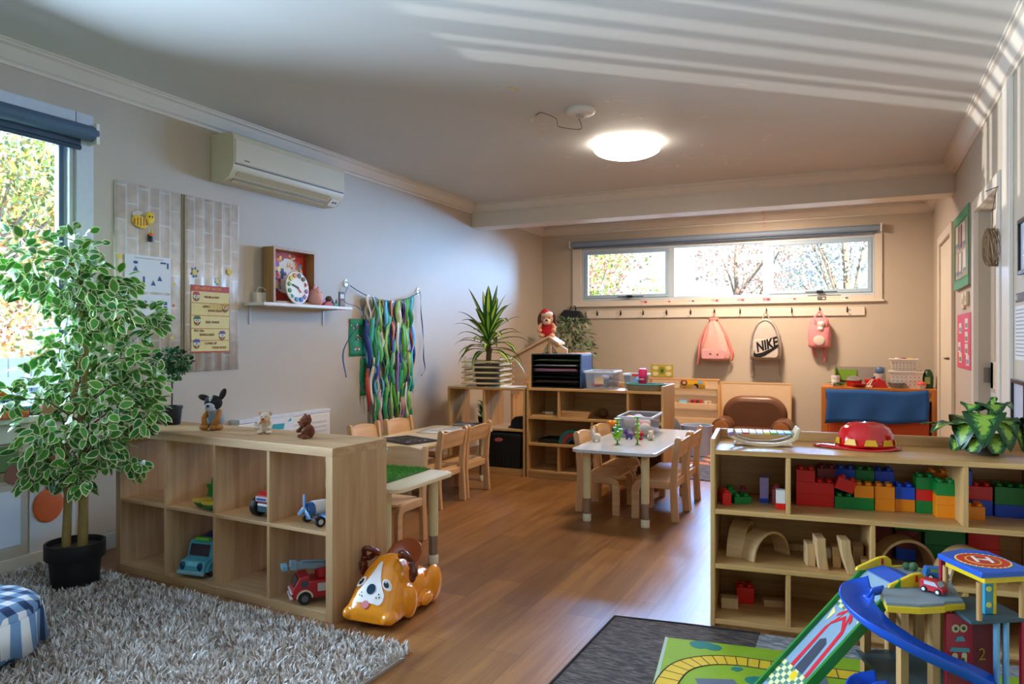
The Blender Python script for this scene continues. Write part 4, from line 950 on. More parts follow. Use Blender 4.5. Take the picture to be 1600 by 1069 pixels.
# spiky striped plant in the stick basket
t = thing('striped_dracaena', 'spiky yellow-striped dracaena on the corner shelf in a stick basket', 'plant', (-3.06, 5.985, LH+.004))
g = G(); g.lathe([(.11, .0), (.13, .2), (.125, .2), (.11, .17), (0, .17)], n=24); g.build('pot', mat('#3d3a34', .7), t, 40)
g = G(); g.tube([(0, 0, .16), (.008, 0, .32), (.0, .005, .5)], [.028, .024, .018], 10); g.build('stem', mat('#7a6840', .8, noise=.3, ns=30), t, 60)
DG = mat('#1f5a2c', .35, noise=.15); DY = mat('#b7cf52', .4, noise=.1)
r = random.Random(17); lf = G()
def blade(base, az, el, L, W, droop):
    n = 9; d0 = Vector((math.cos(az)*math.cos(el), math.sin(az)*math.cos(el), math.sin(el))); sd = Vector((-math.sin(az), math.cos(az), 0)); pts = []
    up = sd.cross(d0)*-1
    for k in range(n+1):
        f_ = k/n; pts.append(Vector(base)+d0*L*f_+Vector((0, 0, -droop*L*f_*f_*f_))-Vector((d0.x, d0.y, 0))*droop*.25*L*f_**3)
    wd_ = [W*(.35+1.5*f_ if f_ < .35 else .88*(1-((f_-.35)/.65)**1.7)+.02) for f_ in [k/n for k in range(n+1)]]
    for m_, a, b, lift in ((0, -.5, -.18, .12), (1, -.18, .18, 0), (0, .18, .5, .12)):
        vs = []
        for p, w_ in zip(pts, wd_): vs += [p+sd*w_*a+Vector((0, 0, abs(a)*w_*.3)), p+sd*w_*b+Vector((0, 0, abs(b)*w_*.3))]
        lf.m = m_; lf.add(vs, [(2*k, 2*k+1, 2*k+3, 2*k+2) for k in range(n)])
for k in range(46):
    z = .3+.24*(k/46); el = rad(-2+80*(k/46)**1.2+r.uniform(-8, 8)); az = k*2.4+r.uniform(-.2, .2); L = r.uniform(.36, .46)*(1.0 if k > 8 else .85)
    if math.cos(az) < -.25 and math.sin(az) > -.7: L *= .95
    blade((.012*math.cos(az), .012*math.sin(az), z), az, el, L, r.uniform(.062, .088), r.uniform(.2, .55)*(math.cos(el)))
lf.build('foliage', [DG, DY], t, 60)
t = thing('stick_basket', 'openwork square basket of stacked pale sticks around the dracaena pot', 'basket', (-3.06, 5.985, LH+.001), rad(10))
g = G(); BAM = mat('#c9b791', .5, noise=.12)
for k in range(11):
    z = .008+.024*k; o = .165
    if k % 2: g.box(-.2, .2, -o-.006, -o+.006, z-.008, z+.008); g.box(-.2, .2, o-.006, o+.006, z-.008, z+.008)
    else: g.box(-o-.006, -o+.006, -.2, .2, z-.008, z+.008); g.box(o-.006, o+.006, -.2, .2, z-.008, z+.008)
g.build('sticks', BAM, t, bevel=.003)
g = G()
for a in (-1, 1):
    for b in (-1, 1): g.cyl((a*.165, b*.165, 0), .004, .27, 8)
g.build('corner_wire', mat('#9a8a68', .5), t)
# shrub in the far corner
t = thing('corner_shrub', 'grey-green leafy floor plant in the far corner behind the playhouse', 'plant', (-3.27, 8.62, 0))
g = G(); g.lathe([(.13, 0), (.16, .3), (.15, .3), (.14, .27), (0, .27)], n=24); g.build('pot', mat('#6a5a4a', .7), t, 40)
g = G(); g.tube([(0, 0, .26), (.02, 0, .7), (0, 0, 1.1)], .015, 6); g.build('stem', BR2, t, 60)
lf = G(); r = random.Random(9)
for k in range(900):
    u_ = r.random(); z = .55+.9*u_; q = .17+.15*math.sin(PI*min(1, u_*1.05)); a = r.uniform(0, 2*PI); rr_ = q*math.sqrt(r.random()); 
    leafmesh(lf, (rr_*math.cos(a)+.14*max(0, u_-.6), rr_*math.sin(a), z), (math.cos(a), math.sin(a), r.gauss(0, .6)), (r.gauss(0, .5), r.gauss(0, .5), 1), r.uniform(.06, .1), r.uniform(.022, .034), .3)
    if r.random() < .4:
        for i in range(len(lf.mi)-8, len(lf.mi)): lf.mi[i] = 1
lf.build('foliage', [mat('#5f7a55', .6, noise=.2), mat('#87967a', .6, noise=.15)], t, 60)
# broad-leaved plant on the brick shelf
t = thing('dumb_cane_plant', 'broad-leaved green and yellow plant on the right end of the brick shelf', 'plant', rloc(1.045, .235, .735))
g = G(); g.lathe([(.05, 0), (.065, .075), (.06, .075), (.055, .06), (0, .06)], n=24); g.build('pot', mat('#4a3a2c', .6), t, 40)
def bigleaf(gg, base, d, nrm, L, W, droop):
    d = Vector(d).normalized(); nrm = Vector(nrm); nrm = (nrm-d*nrm.dot(d)).normalized(); sd = d.cross(nrm); base = Vector(base)
    n = 22; ws_ = [-1+k/8 for k in range(17)]; vs = []
    for k in range(n+1):
        f_ = k/n; w_ = W*.5*(math.sin(PI*min(1, f_**.8))**.75)
        for w in ws_:
            vs.append(base+d*L*f_*(1-.25*droop*f_)+sd*w_*w-Vector((0, 0, 1))*droop*L*.55*f_*f_*f_+nrm*(.2*w_*abs(w)+.003*math.sin(k*.8+w*5)))
            vs[-1].z = max(vs[-1].z, .004+.0008*k)
    for k in range(n):
        for j in range(16):
            q = abs(j-7.5)/8; th_ = .18+.30*abs(math.sin(k*1.15+.12*j))*math.sin(PI*k/n)
            gg.m = 1 if q < th_ and 2 < k < 19 else (2 if q < th_+.2 and 2 < k < 20 else 0)
            gg.add([vs[k*17+j], vs[k*17+j+1], vs[(k+1)*17+j+1], vs[(k+1)*17+j]], [(0, 1, 2, 3)])
lf = G(); st = G()
for az, el, L, W, dp, z0 in ((-98, 22, .19, .13, 1.65, .17), (-58, 20, .18, .12, 1.6, .15), (-150, 12, .24, .09, .5, .13), (-130, 15, .18, .11, 1.5, .14), (-28, 18, .18, .12, 1.6, .14), (-175, 12, .22, .06, .2, .12), (0, 25, .2, .13, 1.4, .13), (-78, 5, .15, .1, 1.4, .11), (-115, 5, .15, .1, 1.3, .1), (30, 35, .22, .13, 1.1, .12), (80, 40, .2, .12, .9, .12), (130, 35, .2, .12, .9, .12), (-125, 45, .14, .1, 1.0, .18), (-75, 40, .14, .11, 1.1, .19), (-30, 48, .14, .1, .9, .18), (40, 74, .16, .035, .5, .15), (-140, 0, .16, .09, .9, .1), (-10, 5, .2, .08, .7, .1)):
    a, e = rad(az), rad(el); d = Vector((math.cos(a)*math.cos(e), math.sin(a)*math.cos(e), math.sin(e))); b0 = Vector((.02*math.cos(a), .02*math.sin(a), z0-.03)); b1 = b0+d*.03
    st.tube([(0, 0, .05), b0*.8+Vector((0, 0, .01)), b1], .004, 6); bigleaf(lf, b1, d, (0, 0, 1) if el < 75 else (math.cos(a+PI), math.sin(a+PI), .2), L*.86, W*1.15, dp)
st.build('stem', mat('#5a8a3a', .5), t, 60); lf.build('foliage', [mat('#153f1c', .3, noise=.25, ns=20), mat('#83a238', .35, noise=.2, ns=20), mat('#3c6e2a', .35, noise=.25, ns=20)], t, 60)
# ------------------------------------------------------------------ soft toys on the cube shelf
def plush(label, name, loc, rz, H, body, muz, limb, earm, feet, dark=None, up_ear=False):
    k = H/.19
    t = thing(name, label, 'plush toy', loc, rz)
    t.scale = (k, k, k)
    blob('body', body, [((0, .01, .05), (.047, .042, .052)), ((0, -.006, .085), (.036, .032, .035))], t, .006, 4)
    blob('head', dark or body, [((0, -.012, .135), (.046, .04, .04)), ((0, -.03, .122), (.03, .03, .026))], t, .006, 4)
    g = G(); g.ell((0, -.052, .118), (.025, .02, .02)); g.ell((0, -.045, .105), (.027, .022, .014)); g.build('muzzle', muz, t, 180)
    g = G(); g.ell((0, -.073, .124), (.009, .006, .007)); g.build('nose', BLACK, t, 180)
    g = G()
    for s in (-1, 1): g.ell((s*.019, -.05, .143), .0045, 8, 6)
    g.build('eye', BLACK, t, 180)
    for s in (-1, 1):
        g = G()
        if up_ear: g.at((s*.04, -.004, .168 if s > 0 else .158), (0, s*(.45 if s > 0 else 1.35), 0)); g.ell((0, 0, .012), (.016, .008, .032)); g.at()
        else: g.ell((s*.042, -.004, .165), (.016, .009, .016))
        g.build('ear', earm, t, 180)
        g = G(); g.ell((s*.036, -.035, .016), (.022, .034, .016)); g.build('hind_paw', feet, t, 180)
        g = G(); g.tube([(s*.03, -.01, .095), (s*.036, -.04, .06), (s*.022, -.058, .022)] if up_ear else [(s*.034, -.005, .1), (s*.055, -.03, .075), (s*.05, -.05, .055)], [.014, .013, .015], 10); g.ell((s*.022, -.06, .016) if up_ear else (s*.05, -.052, .053), (.017, .02, .015)); g.build('front_leg', limb, t, 180)
    return t
TAN = mat('#a56a2c', .9, noise=.15, ns=60); GRY = mat('#8f9aa3', .95, noise=.25, ns=90, bump=.3)
hd = plush('black-masked cattle dog plush with one ear up sitting on the cube shelf', 'plush_dog', cubeloc(.49, .21, CH), CR+rad(25), .19, GRY, mat('#a9b0b6', .9), TAN, mat('#241f1e', .9), TAN, mat('#1d1b1c', .9, noise=.2, ns=60), True)
g = G(); g.ell((0, -.036, .158), (.008, .018, .02), rot=(-.5, 0, 0)); g.build('blaze', mat('#b9bdbd', .9), hd, 180)
CRM = mat('#d9c6b0', .95, noise=.12, ns=80, bump=.3)
plush('small cream plush toy sitting in the middle of the cube shelf top', 'plush_lamb', cubeloc(.85, .215, CH), CR+rad(28), .112, CRM, mat('#c98f62', .9), CRM, mat('#c9a88a', .9), mat('#e0cdb8', .95))
BRN = mat('#6b3a26', .95, noise=.25, ns=80, bump=.35)
plush('small brown plush bear sitting near the right end of the cube shelf top', 'plush_bear', cubeloc(1.15, .19, CH), CR+rad(-25), .118, BRN, mat('#7d4a33', .95), BRN, BRN, mat('#7a4530', .95))
# ------------------------------------------------------------------ toys in the cubes
BLK = mat('#17181a', .6, noise=.1)
def wheel(t, c, r, w_, hub, ax='x', name='wheel'):
    g = G(); cc = list(c); i = 'xyz'.index(ax); cc[i] -= w_/2
    g.lathe([(r*.55, 0), (r*.92, 0), (r, w_*.18), (r, w_*.82), (r*.92, w_), (r*.55, w_)], cc, 22, ax); o = g.build(name, BLK, t, 40)
    g = G(); cc2 = list(cc); cc2[i] -= .001; g.lathe([(0, 0), (r*.5, 0), (r*.57, w_*.1), (r*.57, w_*.9), (r*.5, w_+.002), (0, w_+.002)], cc2, 16, ax); g.build('hub', hub, o, 40)
    return o
BT = mat('#4f9fb0', .35); PUR = mat('#3f3a93', .4)
t = thing('toy_bus', 'turquoise toy truck with purple back and green roof sign in a bottom cube', 'toy vehicle', cubeloc(.555, .02, .039), CR+rad(12))
g = G(); pf = [(0, .025), (.0, .06), (.012, .078), (.06, .088), (.075, .15), (.09, .162), (.12, .162), (.12, .025)]
g.prism(pf, -.075, .075, 'x'); g.build('cab', BT, t, bevel=.012, seg=3)
g = G(); g.prism([(.058, .094), (.074, .148), (.07, .148), (.054, .094)], -.056, .056, 'x'); g.build('windscreen', mat('#2a2030', .15), t, bevel=.002)
g = G(); g.box(-.078, .078, .12, .30, .03, .16); g.ell((0, .21, .155), (.07, .085, .03)); g.build('cargo_body', PUR, t, 60, bevel=.01)
g = G(); g.box(-.04, .04, .078, .105, .16, .176); g.build('roof_sign', mat('#5fc02f', .4), t, bevel=.004)
for s in (-1, 1):
    g = G(); g.ell((s*.05, .004, .058), (.016, .012, .02)); g.build('headlight', mat('#123a5a', .2), t, 180)
    g = G(); g.prism(arc(.06, .03, .045, 0, 180, 10), s*.062, s*.086, 'x') if s > 0 else g.prism(arc(.06, .03, .045, 0, 180, 10), -.086, -.062, 'x'); g.build('wheel_arch', BT, t, bevel=.004)
    for y in (.06, .23): wheel(t, (s*.072, y, .031), .031, .024, mat('#6a4fb0', .4))
g = G(); g.box(-.078, .078, -.012, .005, .018, .036); g.build('bumper', mat('#7fa9b8', .35), t, bevel=.006)
FR = mat('#a81c24', .35)
t = thing('toy_fire_engine', 'red toy fire engine with grey ladder boom in the bottom right cube', 'toy vehicle', cubeloc(1.262, .075, .039), CR+rad(-38))
g = G(); g.prism([(-.07, .025), (-.075, .05), (-.065, .075), (-.04, .12), (.0, .125), (.0, .1), (.15, .1), (.15, .025)], -.055, .055, 'x'); g.build('cab_body', FR, t, bevel=.006)
g = G(); g.prism([(-.064, .08), (-.046, .113), (-.05, .115), (-.068, .08)], -.045, .045, 'x'); g.build('windscreen', mat('#2a3038', .15), t)
for s in (-1, 1):
    g = G(); g.bc((s*.0555, -.02, .09), (.002, .03, .028)); g.build('side_window', mat('#3a4048', .2), t)
    g = G(); g.bc((s*.0555, .07, .07), (.002, .07, .035)); g.build('side_locker', mat('#b9bcc0', .4), t)
    g = G(); g.prism(arc(-.02, .03, .036, 0, 180, 10)+arc(-.02, .03, .029, 180, 0, 10), *sorted((s*.05, s*.06)), 'x'); g.build('wheel_arch', mat('#cfc6ae', .4), t)
    for y in (-.02, .1): wheel(t, (s*.05, y, .028), .028, .022, mat('#5a5d62', .4))
g = G(); g.box(-.057, .057, -.082, -.07, .028, .036); g.box(-.057, .057, -.08, -.07, .05, .056); g.build('bumper_trim', mat('#cfc6c4', .4), t, bevel=.002)
g = G(); g.bc((0, -.0775, .043), (.05, .003, .013)); g.build('plate', mat('#5a3f8a', .4), t)
g = G(); g.at((0, .03, .14), (rad(-6), 0, 0)); g.box(-.02, .02, -.1, .12, 0, .026); g.box(-.026, .026, -.11, -.08, -.004, .03); g.bc((0, .02, .03), (.012, .16, .01)); g.build('boom', mat('#6d8796', .4), t, bevel=.003)
g = G(); g.bc((0, -.1, .158), (.06, .026, .022)); g.build('boom_basket', mat('#5f8fa8', .4), t, bevel=.004)
g = G(); g.cyl((0, .06, .1), .03, .045, 16); g.build('turntable', FR, t, 40, bevel=.003)
PB = mat('#5f8fc0', .35)
t = thing('toy_plane', 'light blue toy propeller plane in the top right cube', 'toy plane', cubeloc(1.30, .09, .377), CR+rad(-18))
g = G(); g.lathe([(0, -.052), (.028, -.05), (.032, -.03), (.033, .03), (.026, .1), (.012, .16), (0, .165)], (0, 0, .07), 20, 'y'); g.build('fuselage', mat('#2f5f9a', .35), t, 40)
g = G(); g.lathe([(.0335, -.02), (.034, .03), (.03, .07)], (0, 0, .072), 20, 'y'); g.build('white_band', mat('#d9dbe2', .4), t, 40)
g = G(); g.prism(rrect(-.12, .12, -.01, .045, .02), .045, .053); g.build('lower_wing', PB, t, bevel=.002)
g = G(); g.prism([(.12, .07), (.165, .07), (.165, .13), (.15, .13)], -.004, .004, 'x'); g.build('tail_fin', mat('#9a2f3a', .4), t, bevel=.002)
for a in (30, 150, 270):
    g = G(); g.at((0, -.06, .075), (0, rad(a), 0)); g.ell((.033, 0, 0), (.034, .004, .011)); g.build('propeller_blade', PB, t, 180)
g = G(); g.ell((0, -.06, .075), (.011, .014, .011)); g.build('spinner', mat('#8fb0cf', .35), t, 180)
for s in (-1, 1):
    g = G(); g.tube([(s*.02, -.01, .05), (s*.05, -.015, .024)], .005, 6); g.build('strut', PB, t, 60)
    wheel(t, (s*.058, -.015, .0235), .023, .018, mat('#c9d3e0', .4))
g = G(); g.tube([(-.055, -.015, .0235), (.055, -.015, .0235)], .004, 6); g.build('axle', PB, t, 60)
t = thing('toy_tractor', 'toy tractor with big black wheels and red front in an upper cube', 'toy vehicle', cubeloc(1.005, .09, .377), CR)
g = G(); g.box(-.035, .05, -.04, .12, .025, .07); g.build('chassis', mat('#41626e', .4), t, bevel=.008)
g = G(); g.prism([(-.042, .066), (-.046, .1), (-.02, .118), (.05, .118), (.06, .066)], -.035, .05, 'x'); g.build('bonnet', mat('#b5252c', .35), t, bevel=.006)
g = G(); g.box(-.03, .045, -.051, -.046, .078, .098); g.build('grille', mat('#c9ccd4', .3), t, bevel=.001)
g = G(); g.box(-.022, .037, -.053, -.05, .083, .093); g.build('grille_inset', mat('#3f5f9a', .3), t)
g = G(); g.box(-.026, .04, -.045, -.038, .055, .064); g.build('bumper', mat('#dfe2e6', .3), t, bevel=.002)
for s in (-1, 1):
    wheel(t, (s*.056+.003, -.01, .045), .045, .034, mat('#2f6a88', .4)); wheel(t, (s*.056+.003, .1, .03), .03, .026, mat('#2f6a88', .4))
GRN = mat('#2f6a2c', .45); YLW = mat('#c9a52c', .45)
t = thing('leaf_toy', 'green leaf-crowned toy with two yellow-edged hulls in an upper cube', 'toy', cubeloc(.645, .06, .377), CR+rad(10))
for nx, px_ in ((-.045, .0), (.035, -.03)):
    g = G(); n = 12
    for j in range(n+1): pass
    g.lathe([(0, -.034), (.02, -.03), (.036, -.016), (.042, 0)], (nx, px_, .036), 20, sx=1.25, sy=.7); g.build('hull', GRN, t, 180)
    g = G(); g.lathe([(.036, 0), (.045, 0), (.045, .008), (.036, .008)], (nx, px_, .034), 20, sx=1.25, sy=.7); g.build('hull_rim', YLW, t, 40)
g = G(); g.prism([(.05, .0), (.045, .03), (.065, .055), (.045, .06), (.03, .09), (.01, .07), (-.02, .095), (-.025, .065), (-.055, .06), (-.04, .035), (-.05, .0)], .01, .022, 'y')
g.x = Matrix(); o = g.build('leaf_crown', mat('#2f7a2c', .45), t, bevel=.003); o.location = (.0, .02, .05)
g = G(); g.cyl((0, .036, .0), .016, .06, 12); g.build('stem', GRN, t, 40)
# wicker basket behind the shelf
t = thing('wicker_basket', 'brown wicker basket behind the wall end of the cube shelf', 'basket', (-3.52, 3.12, 0))
def weave():
    m, nt, b = nodemat('wicker', .7); tc = nt.nodes.new('ShaderNodeTexCoord')
    ck = nt.nodes.new('ShaderNodeTexChecker'); ck.inputs['Scale'].default_value = 70; ck.inputs[1].default_value = lin('#8a6238'); ck.inputs[2].default_value = lin('#5a3c20')
    nt.links.new(tc.outputs['Object'], ck.inputs[0]); nt.links.new(ck.outputs[0], b.inputs['Base Color'])
    return m
g = G(); g.lathe([(.13, .0), (.16, .3), (.17, .31), (.16, .32), (.15, .3), (.125, .02), (0, .02)], n=28); g.build('body', weave(), t, 40)
# ------------------------------------------------------------------ ride-on dog
OR = mat('#f0951c', .22, noise=.03, coat=.5); DBR = mat('#5a1f12', .2, noise=.05, coat=.5)
t = thing('ride_on_dog', 'orange plastic ride-on dog with brown ears and seat on the floor by the cube shelf', 'ride-on toy', (-1.842, 2.705, 0), rad(3))
SECT = [(-.232, .07, .07), (-.226, .1, .088), (-.205, .114, .125), (-.16, .116, .19), (-.11, .11, .238), (-.06, .104, .262), (-.01, .1, .258), (.03, .1, .225), (.07, .102, .185), (.12, .106, .168), (.16, .108, .16), (.2, .1, .145), (.235, .08, .115), (.25, .05, .085)]
def sect(y):
    for a, b in zip(SECT, SECT[1:]):
        if a[0] <= y <= b[0]:
            f_ = (y-a[0])/(b[0]-a[0]); return a[1]+(b[1]-a[1])*f_, a[2]+(b[2]-a[2])*f_
    return SECT[0][1:] if y < 0 else SECT[-1][1:]
ZB = .03
def skin(x, y, off=0):
    w_, h = sect(y); q = min(.999, abs(x)/w_); z = ZB+(h-ZB)*(1-q**2.6)**(1/2.6)
    return Vector((x, y-off*.8, z+off*.75))
g = G(); NP = 26; ys = []
for a, b in zip(SECT, SECT[1:]): ys += [a[0], (a[0]+b[0])/2]
ys.append(SECT[-1][0])
for y in ys:
    w_, h = sect(y)
    for k in range(NP+1):
        a = PI*k/NP; c_, s_ = math.cos(a), math.sin(a)
        x = w_*math.copysign(abs(c_)**.8, c_); z = ZB+(h-ZB)*(1-min(1, abs(x)/w_)**2.6)**(1/2.6) if abs(x) < w_*.9999 else ZB
        g.v.append((x, y, z))
n = len(ys); m_ = NP+1
for j in range(n-1):
    for k in range(NP): g.f.append((j*m_+k, j*m_+k+1, (j+1)*m_+k+1, (j+1)*m_+k)); g.mi.append(0)
    g.f.append((j*m_, (j+1)*m_, (j+1)*m_+NP, j*m_+NP)); g.mi.append(0)
g.f.append(tuple(range(m_))); g.mi.append(0); g.f.append(tuple(range((n-1)*m_, n*m_))[::-1]); g.mi.append(0)
for s in (-1, 1):
    g.ell((s*.1, -.055, .075), (.03, .06, .075), rot=(.3, 0, 0)); g.ell((s*.096, .165, .085), (.03, .075, .085)); g.ell((s*.095, -.2, .052), (.03, .04, .028)); g.ell((s*.11, .08, .045), (.02, .05, .03))
g.box(-.1, .1, -.2, .2, .02, .05)
bd = g.build('body', OR, t, 180); md = bd.modifiers.new('fuse', 'REMESH'); md.mode = 'VOXEL'; md.voxel_size = .0045; md.use_smooth_shade = True; md = bd.modifiers.new('soft', 'SMOOTH'); md.factor = .5; md.iterations = 5
def patch(name, m, outline, off=.0022, nx=8):
    off += .0015
    """outline: rows (y, x0, x1) laid on the body skin"""
    g = G()
    for y, a, b in outline: g.v += [tuple(skin(a+(b-a)*k/nx, y, off)) for k in range(nx+1)]
    for j in range(len(outline)-1):
        for k in range(nx): g.f.append((j*(nx+1)+k, j*(nx+1)+k+1, (j+1)*(nx+1)+k+1, (j+1)*(nx+1)+k)); g.mi.append(0)
    return g.build(name, m, t, 180)
def disc(name, m, cx_, cy_, r, off, ry=None):
    rows = []
    for k in range(11):
        a = -PI/2+PI*k/10; y = cy_+(ry or r*.62)*math.sin(a); w_ = r*math.cos(a)+.0002; rows.append((y, cx_-w_, cx_+w_))
    return patch(name, m, rows, off)
WH = mat('#ece9ea', .3)
patch('blaze', WH, [(-.216, -.05, .05), (-.212, -.06, .06), (-.203, -.066, .066), (-.19, -.064, .064), (-.178, -.048, .048), (-.165, -.034, .034), (-.15, -.024, .024), (-.13, -.015, .015), (-.11, -.008, .008), (-.098, -.003, .003)])
for s in (-1, 1):
    disc('eye_white', WH, s*.062, -.163, .022, .003); disc('eye_pupil', mat('#15181f', .15), s*.06, -.165, .012, .0045); disc('eye_glint', WH, s*.06-.004, -.161, .0035, .006)
    for k, (dx, dy) in enumerate(((.035, -.203), (.048, -.2), (.042, -.194))): disc('freckle', mat('#1f3340', .3), s*dx, dy, .0032, .004)
disc('nose', mat('#1f3f55', .15), 0, -.186, .02, .005); disc('tongue', mat('#d97a86', .3), -.008, -.2195, .017, .003, .008)
for s in (-1, 1):
    g = G(); pts = catmull([(s*.055, -.05, .262), (s*.075, -.075, .285), (s*.1, -.085, .285), (s*.115, -.07, .26), (s*.118, -.05, .235), (s*.105, -.035, .235), (s*.08, -.035, .255), (s*.055, -.05, .262)], 4)[:-1]
    g.tube(pts, .0125, 10, True); g.tube(catmull([(s*.115, -.065, .25), (s*.125, -.06, .215), (s*.122, -.055, .18)], 4), [.014]*4+[.02]*4+[.012], 10); g.ell((s*.121, -.056, .183), (.012, .024, .026)); g.build('ear_handle', DBR, t, 180)
g = G(); g.at((0, .085, .21), (rad(40), 0, 0)); g.lathe([(0, -.014), (.05, -.012), (.082, .012), (.088, .02), (.083, .021), (.05, .003), (0, -.002)], n=30, sy=1.05); g.at((0, .1, .17)); g.ell((0, 0, 0), (.055, .04, .05)); g.build('seat', mat('#9a451f', .18, noise=.05, coat=.6), t, 180)
for s in (-1, 1):
    for y in (-.12, .16): wheel(t, (s*.07, y, .026), .026, .022, mat('#3a3a3c', .4))
# ------------------------------------------------------------------ left tables
t = thing('turf_mat', 'square of green artificial turf lying on the table behind the cube shelf', 'turf mat', (-2.33, 3.22, .481), rad(2))
g = G(); g.box(-.42, .215, -.20, .225, 0, .004); g.build('backing', mat('#2f5f22', .9), t)
g = G(); r = random.Random(2)
for k in range(6500):
    x, y = r.uniform(-.41, .21), r.uniform(-.195, .22); a = r.uniform(0, PI); L = r.uniform(.012, .02); w_ = .0014; dx, dy = r.gauss(0, .005), r.gauss(0, .005); g.m = k % 3
    g.add([(x-w_*math.cos(a), y-w_*math.sin(a), .003), (x+w_*math.cos(a), y+w_*math.sin(a), .003), (x+dx, y+dy, .003+L)], [(0, 1, 2)])
o = g.build('blades', [mat('#4f9a2c', .7), mat('#3f8426', .7), mat('#6db53a', .7)], t); o['kind'] = 'stuff'
t = thing('small_bucket', 'pale blue-grey bucket on the turf mat, half hidden by the cube shelf', 'bucket', (-2.36, 3.30, .50))
g = G(); g.lathe([(.042, 0), (.05, .09), (.056, .09), (.056, .1), (.047, .1), (.04, .005), (0, .004)], n=28); g.build('body', mat('#9fb4c6', .35), t, 40)
g = G(); g.tube(arc3 := [(.053*math.cos(a), .053*math.sin(a)*.3-.02, .094-.03*math.sin(a)) for a in [PI*k/10 for k in range(11)]], .0025, 6); g.build('handle', CHROME, t, 60)
t = thing('drawing_board', 'dark blackboard mat with pink chalk marks on the papers table', 'blackboard', (-3.04, 4.63, .437), rad(-20))
g = G(); g.box(-.2, .2, -.15, .15, 0, .006); g.build('board', mat('#2c3036', .8, noise=.2), t, bevel=.002)
g = G(); r = random.Random(4)
for k in range(14): g.at((r.uniform(-.15, .15), r.uniform(-.1, .1), .0062), (0, 0, r.uniform(0, 3))); g.box(-.02, .02, -.003, .003, 0, .001)
g.at(); g.build('chalk_marks', mat('#c98a94', .9), t)
for k, (x, y, a, l) in enumerate(((-3.15, 5.18, 12, 'white drawing paper nearest the blackboard mat on the wall-side table'), (-3.02, 5.29, -14, 'loose white paper at the far end of the wall-side table, uppermost sheet'))):
    t = thing('drawing_paper', l, 'paper', (x, y, .437+.004*k), rad(a)); g = G(); g.strip([(0, -.14+.028*j, .001+.004*abs(math.sin(j*.8))) for j in range(11)], .21, (1, 0, 0)); g.build('sheet', mat('#e4e6ec', .6), t, 60, solid=.001)
    g = G(); g.bc((.02, 0, .0068), (.1, .1, .0008)); g.build('sketch', mat('#b9c6dc', .7, noise=.2, ns=30), t)
# ------------------------------------------------------------------ white table toys
def clearbin(label, loc, rz, sx, sy, H, fills, lab=None, lip=.012):
    t = thing('clear_tub', label, 'tub', loc, rz)
    CL_ = clear('clear_plastic', '#eef4fa', haze=.16)
    g = G(); a, b = sx/2, sy/2; k = .9
    o = [(-a*k, -b*k, 0), (a*k, -b*k, 0), (a*k, b*k, 0), (-a*k, b*k, 0), (-a, -b, H), (a, -b, H), (a, b, H), (-a, b, H)]
    g.add(o, [(0, 3, 2, 1), (0, 1, 5, 4), (1, 2, 6, 5), (2, 3, 7, 6), (3, 0, 4, 7)]); g.build('bin', CL_, t, solid=.002)
    g = G()
    for x0, x1, y0, y1 in ((-a-lip, a+lip, -b-lip, -b), (-a-lip, a+lip, b, b+lip), (-a-lip, -a, -b, b), (a, a+lip, -b, b)): g.box(x0, x1, y0, y1, H-.014, H+.002)
    g.build('rim', mat('#cfdaea', .3), t, bevel=.002)
    r = random.Random(len(label))
    for n_, (c, q) in enumerate(fills):
        g = G(); p = (r.uniform(-a*.55, a*.55), r.uniform(-b*.5, b*.5), q[2]+.005+H*.12*(n_ % 4)); g.ell(p, q, 14, 10); g.build('toy_inside', mat(c, .5), t, 180)
    if lab: lab(t, a, b, H)
    return t
clearbin('clear tub with pink and white soft toys on the white-topped table', (-1.475, 5.37, .4805), rad(4), .235, .40, .15, [(c, (.05, .05, .045)) for c in ('#d99a9a', '#e0b0a4', '#c7b4d9', '#a8a0d0', '#e2d6c8', '#d98f8f', '#b0a8d8', '#e0c0b0')])
PEG = mat('#86c02c', .35, noise=.05)
def pegtower(label, loc, segs):
    t = thing('peg_tower', label, 'peg toy', loc)
    for z, r_, h, x in segs:
        g = G(); g.lathe([(r_*.45, 0), (r_*.45, h*.5), (r_, h*.6), (r_, h), (r_*.6, h)], (x, 0, z), 14); g.build('peg', PEG, t, 40)
    g = G(); g.lathe([(.016, 0), (.014, .004), (.006, .008), (.006, .03)], n=14); g.build('suction_foot', mat('#4f8a3a', .4), t, 40)
    g = G(); zt = segs[-1][0]+segs[-1][2]; g.lathe([(.007, 0), (.008, .012), (.022, .022), (.022, .026), (0, .026)], (segs[-1][3], 0, zt-.002), 16); g.build('suction_cap', PEG, t, 40)
pegtower('clustered lime green peg tower on the white-topped table, left of two', (-1.475, 4.80, .4805), [(.028, .02, .035, -.012), (.028, .02, .06, .012), (.05, .02, .03, -.02), (.06, .022, .025, 0), (.085, .018, .022, .018), (.085, .018, .03, -.012), (.11, .02, .022, 0), (.13, .012, .022, 0)])
pegtower('single slim lime green peg tower on the white-topped table, right of two', (-1.352, 4.855, .4805), [(.028, .015, .03, 0), (.056, .017, .026, 0), (.08, .015, .03, 0), (.108, .017, .03, 0), (.136, .013, .03, 0)])
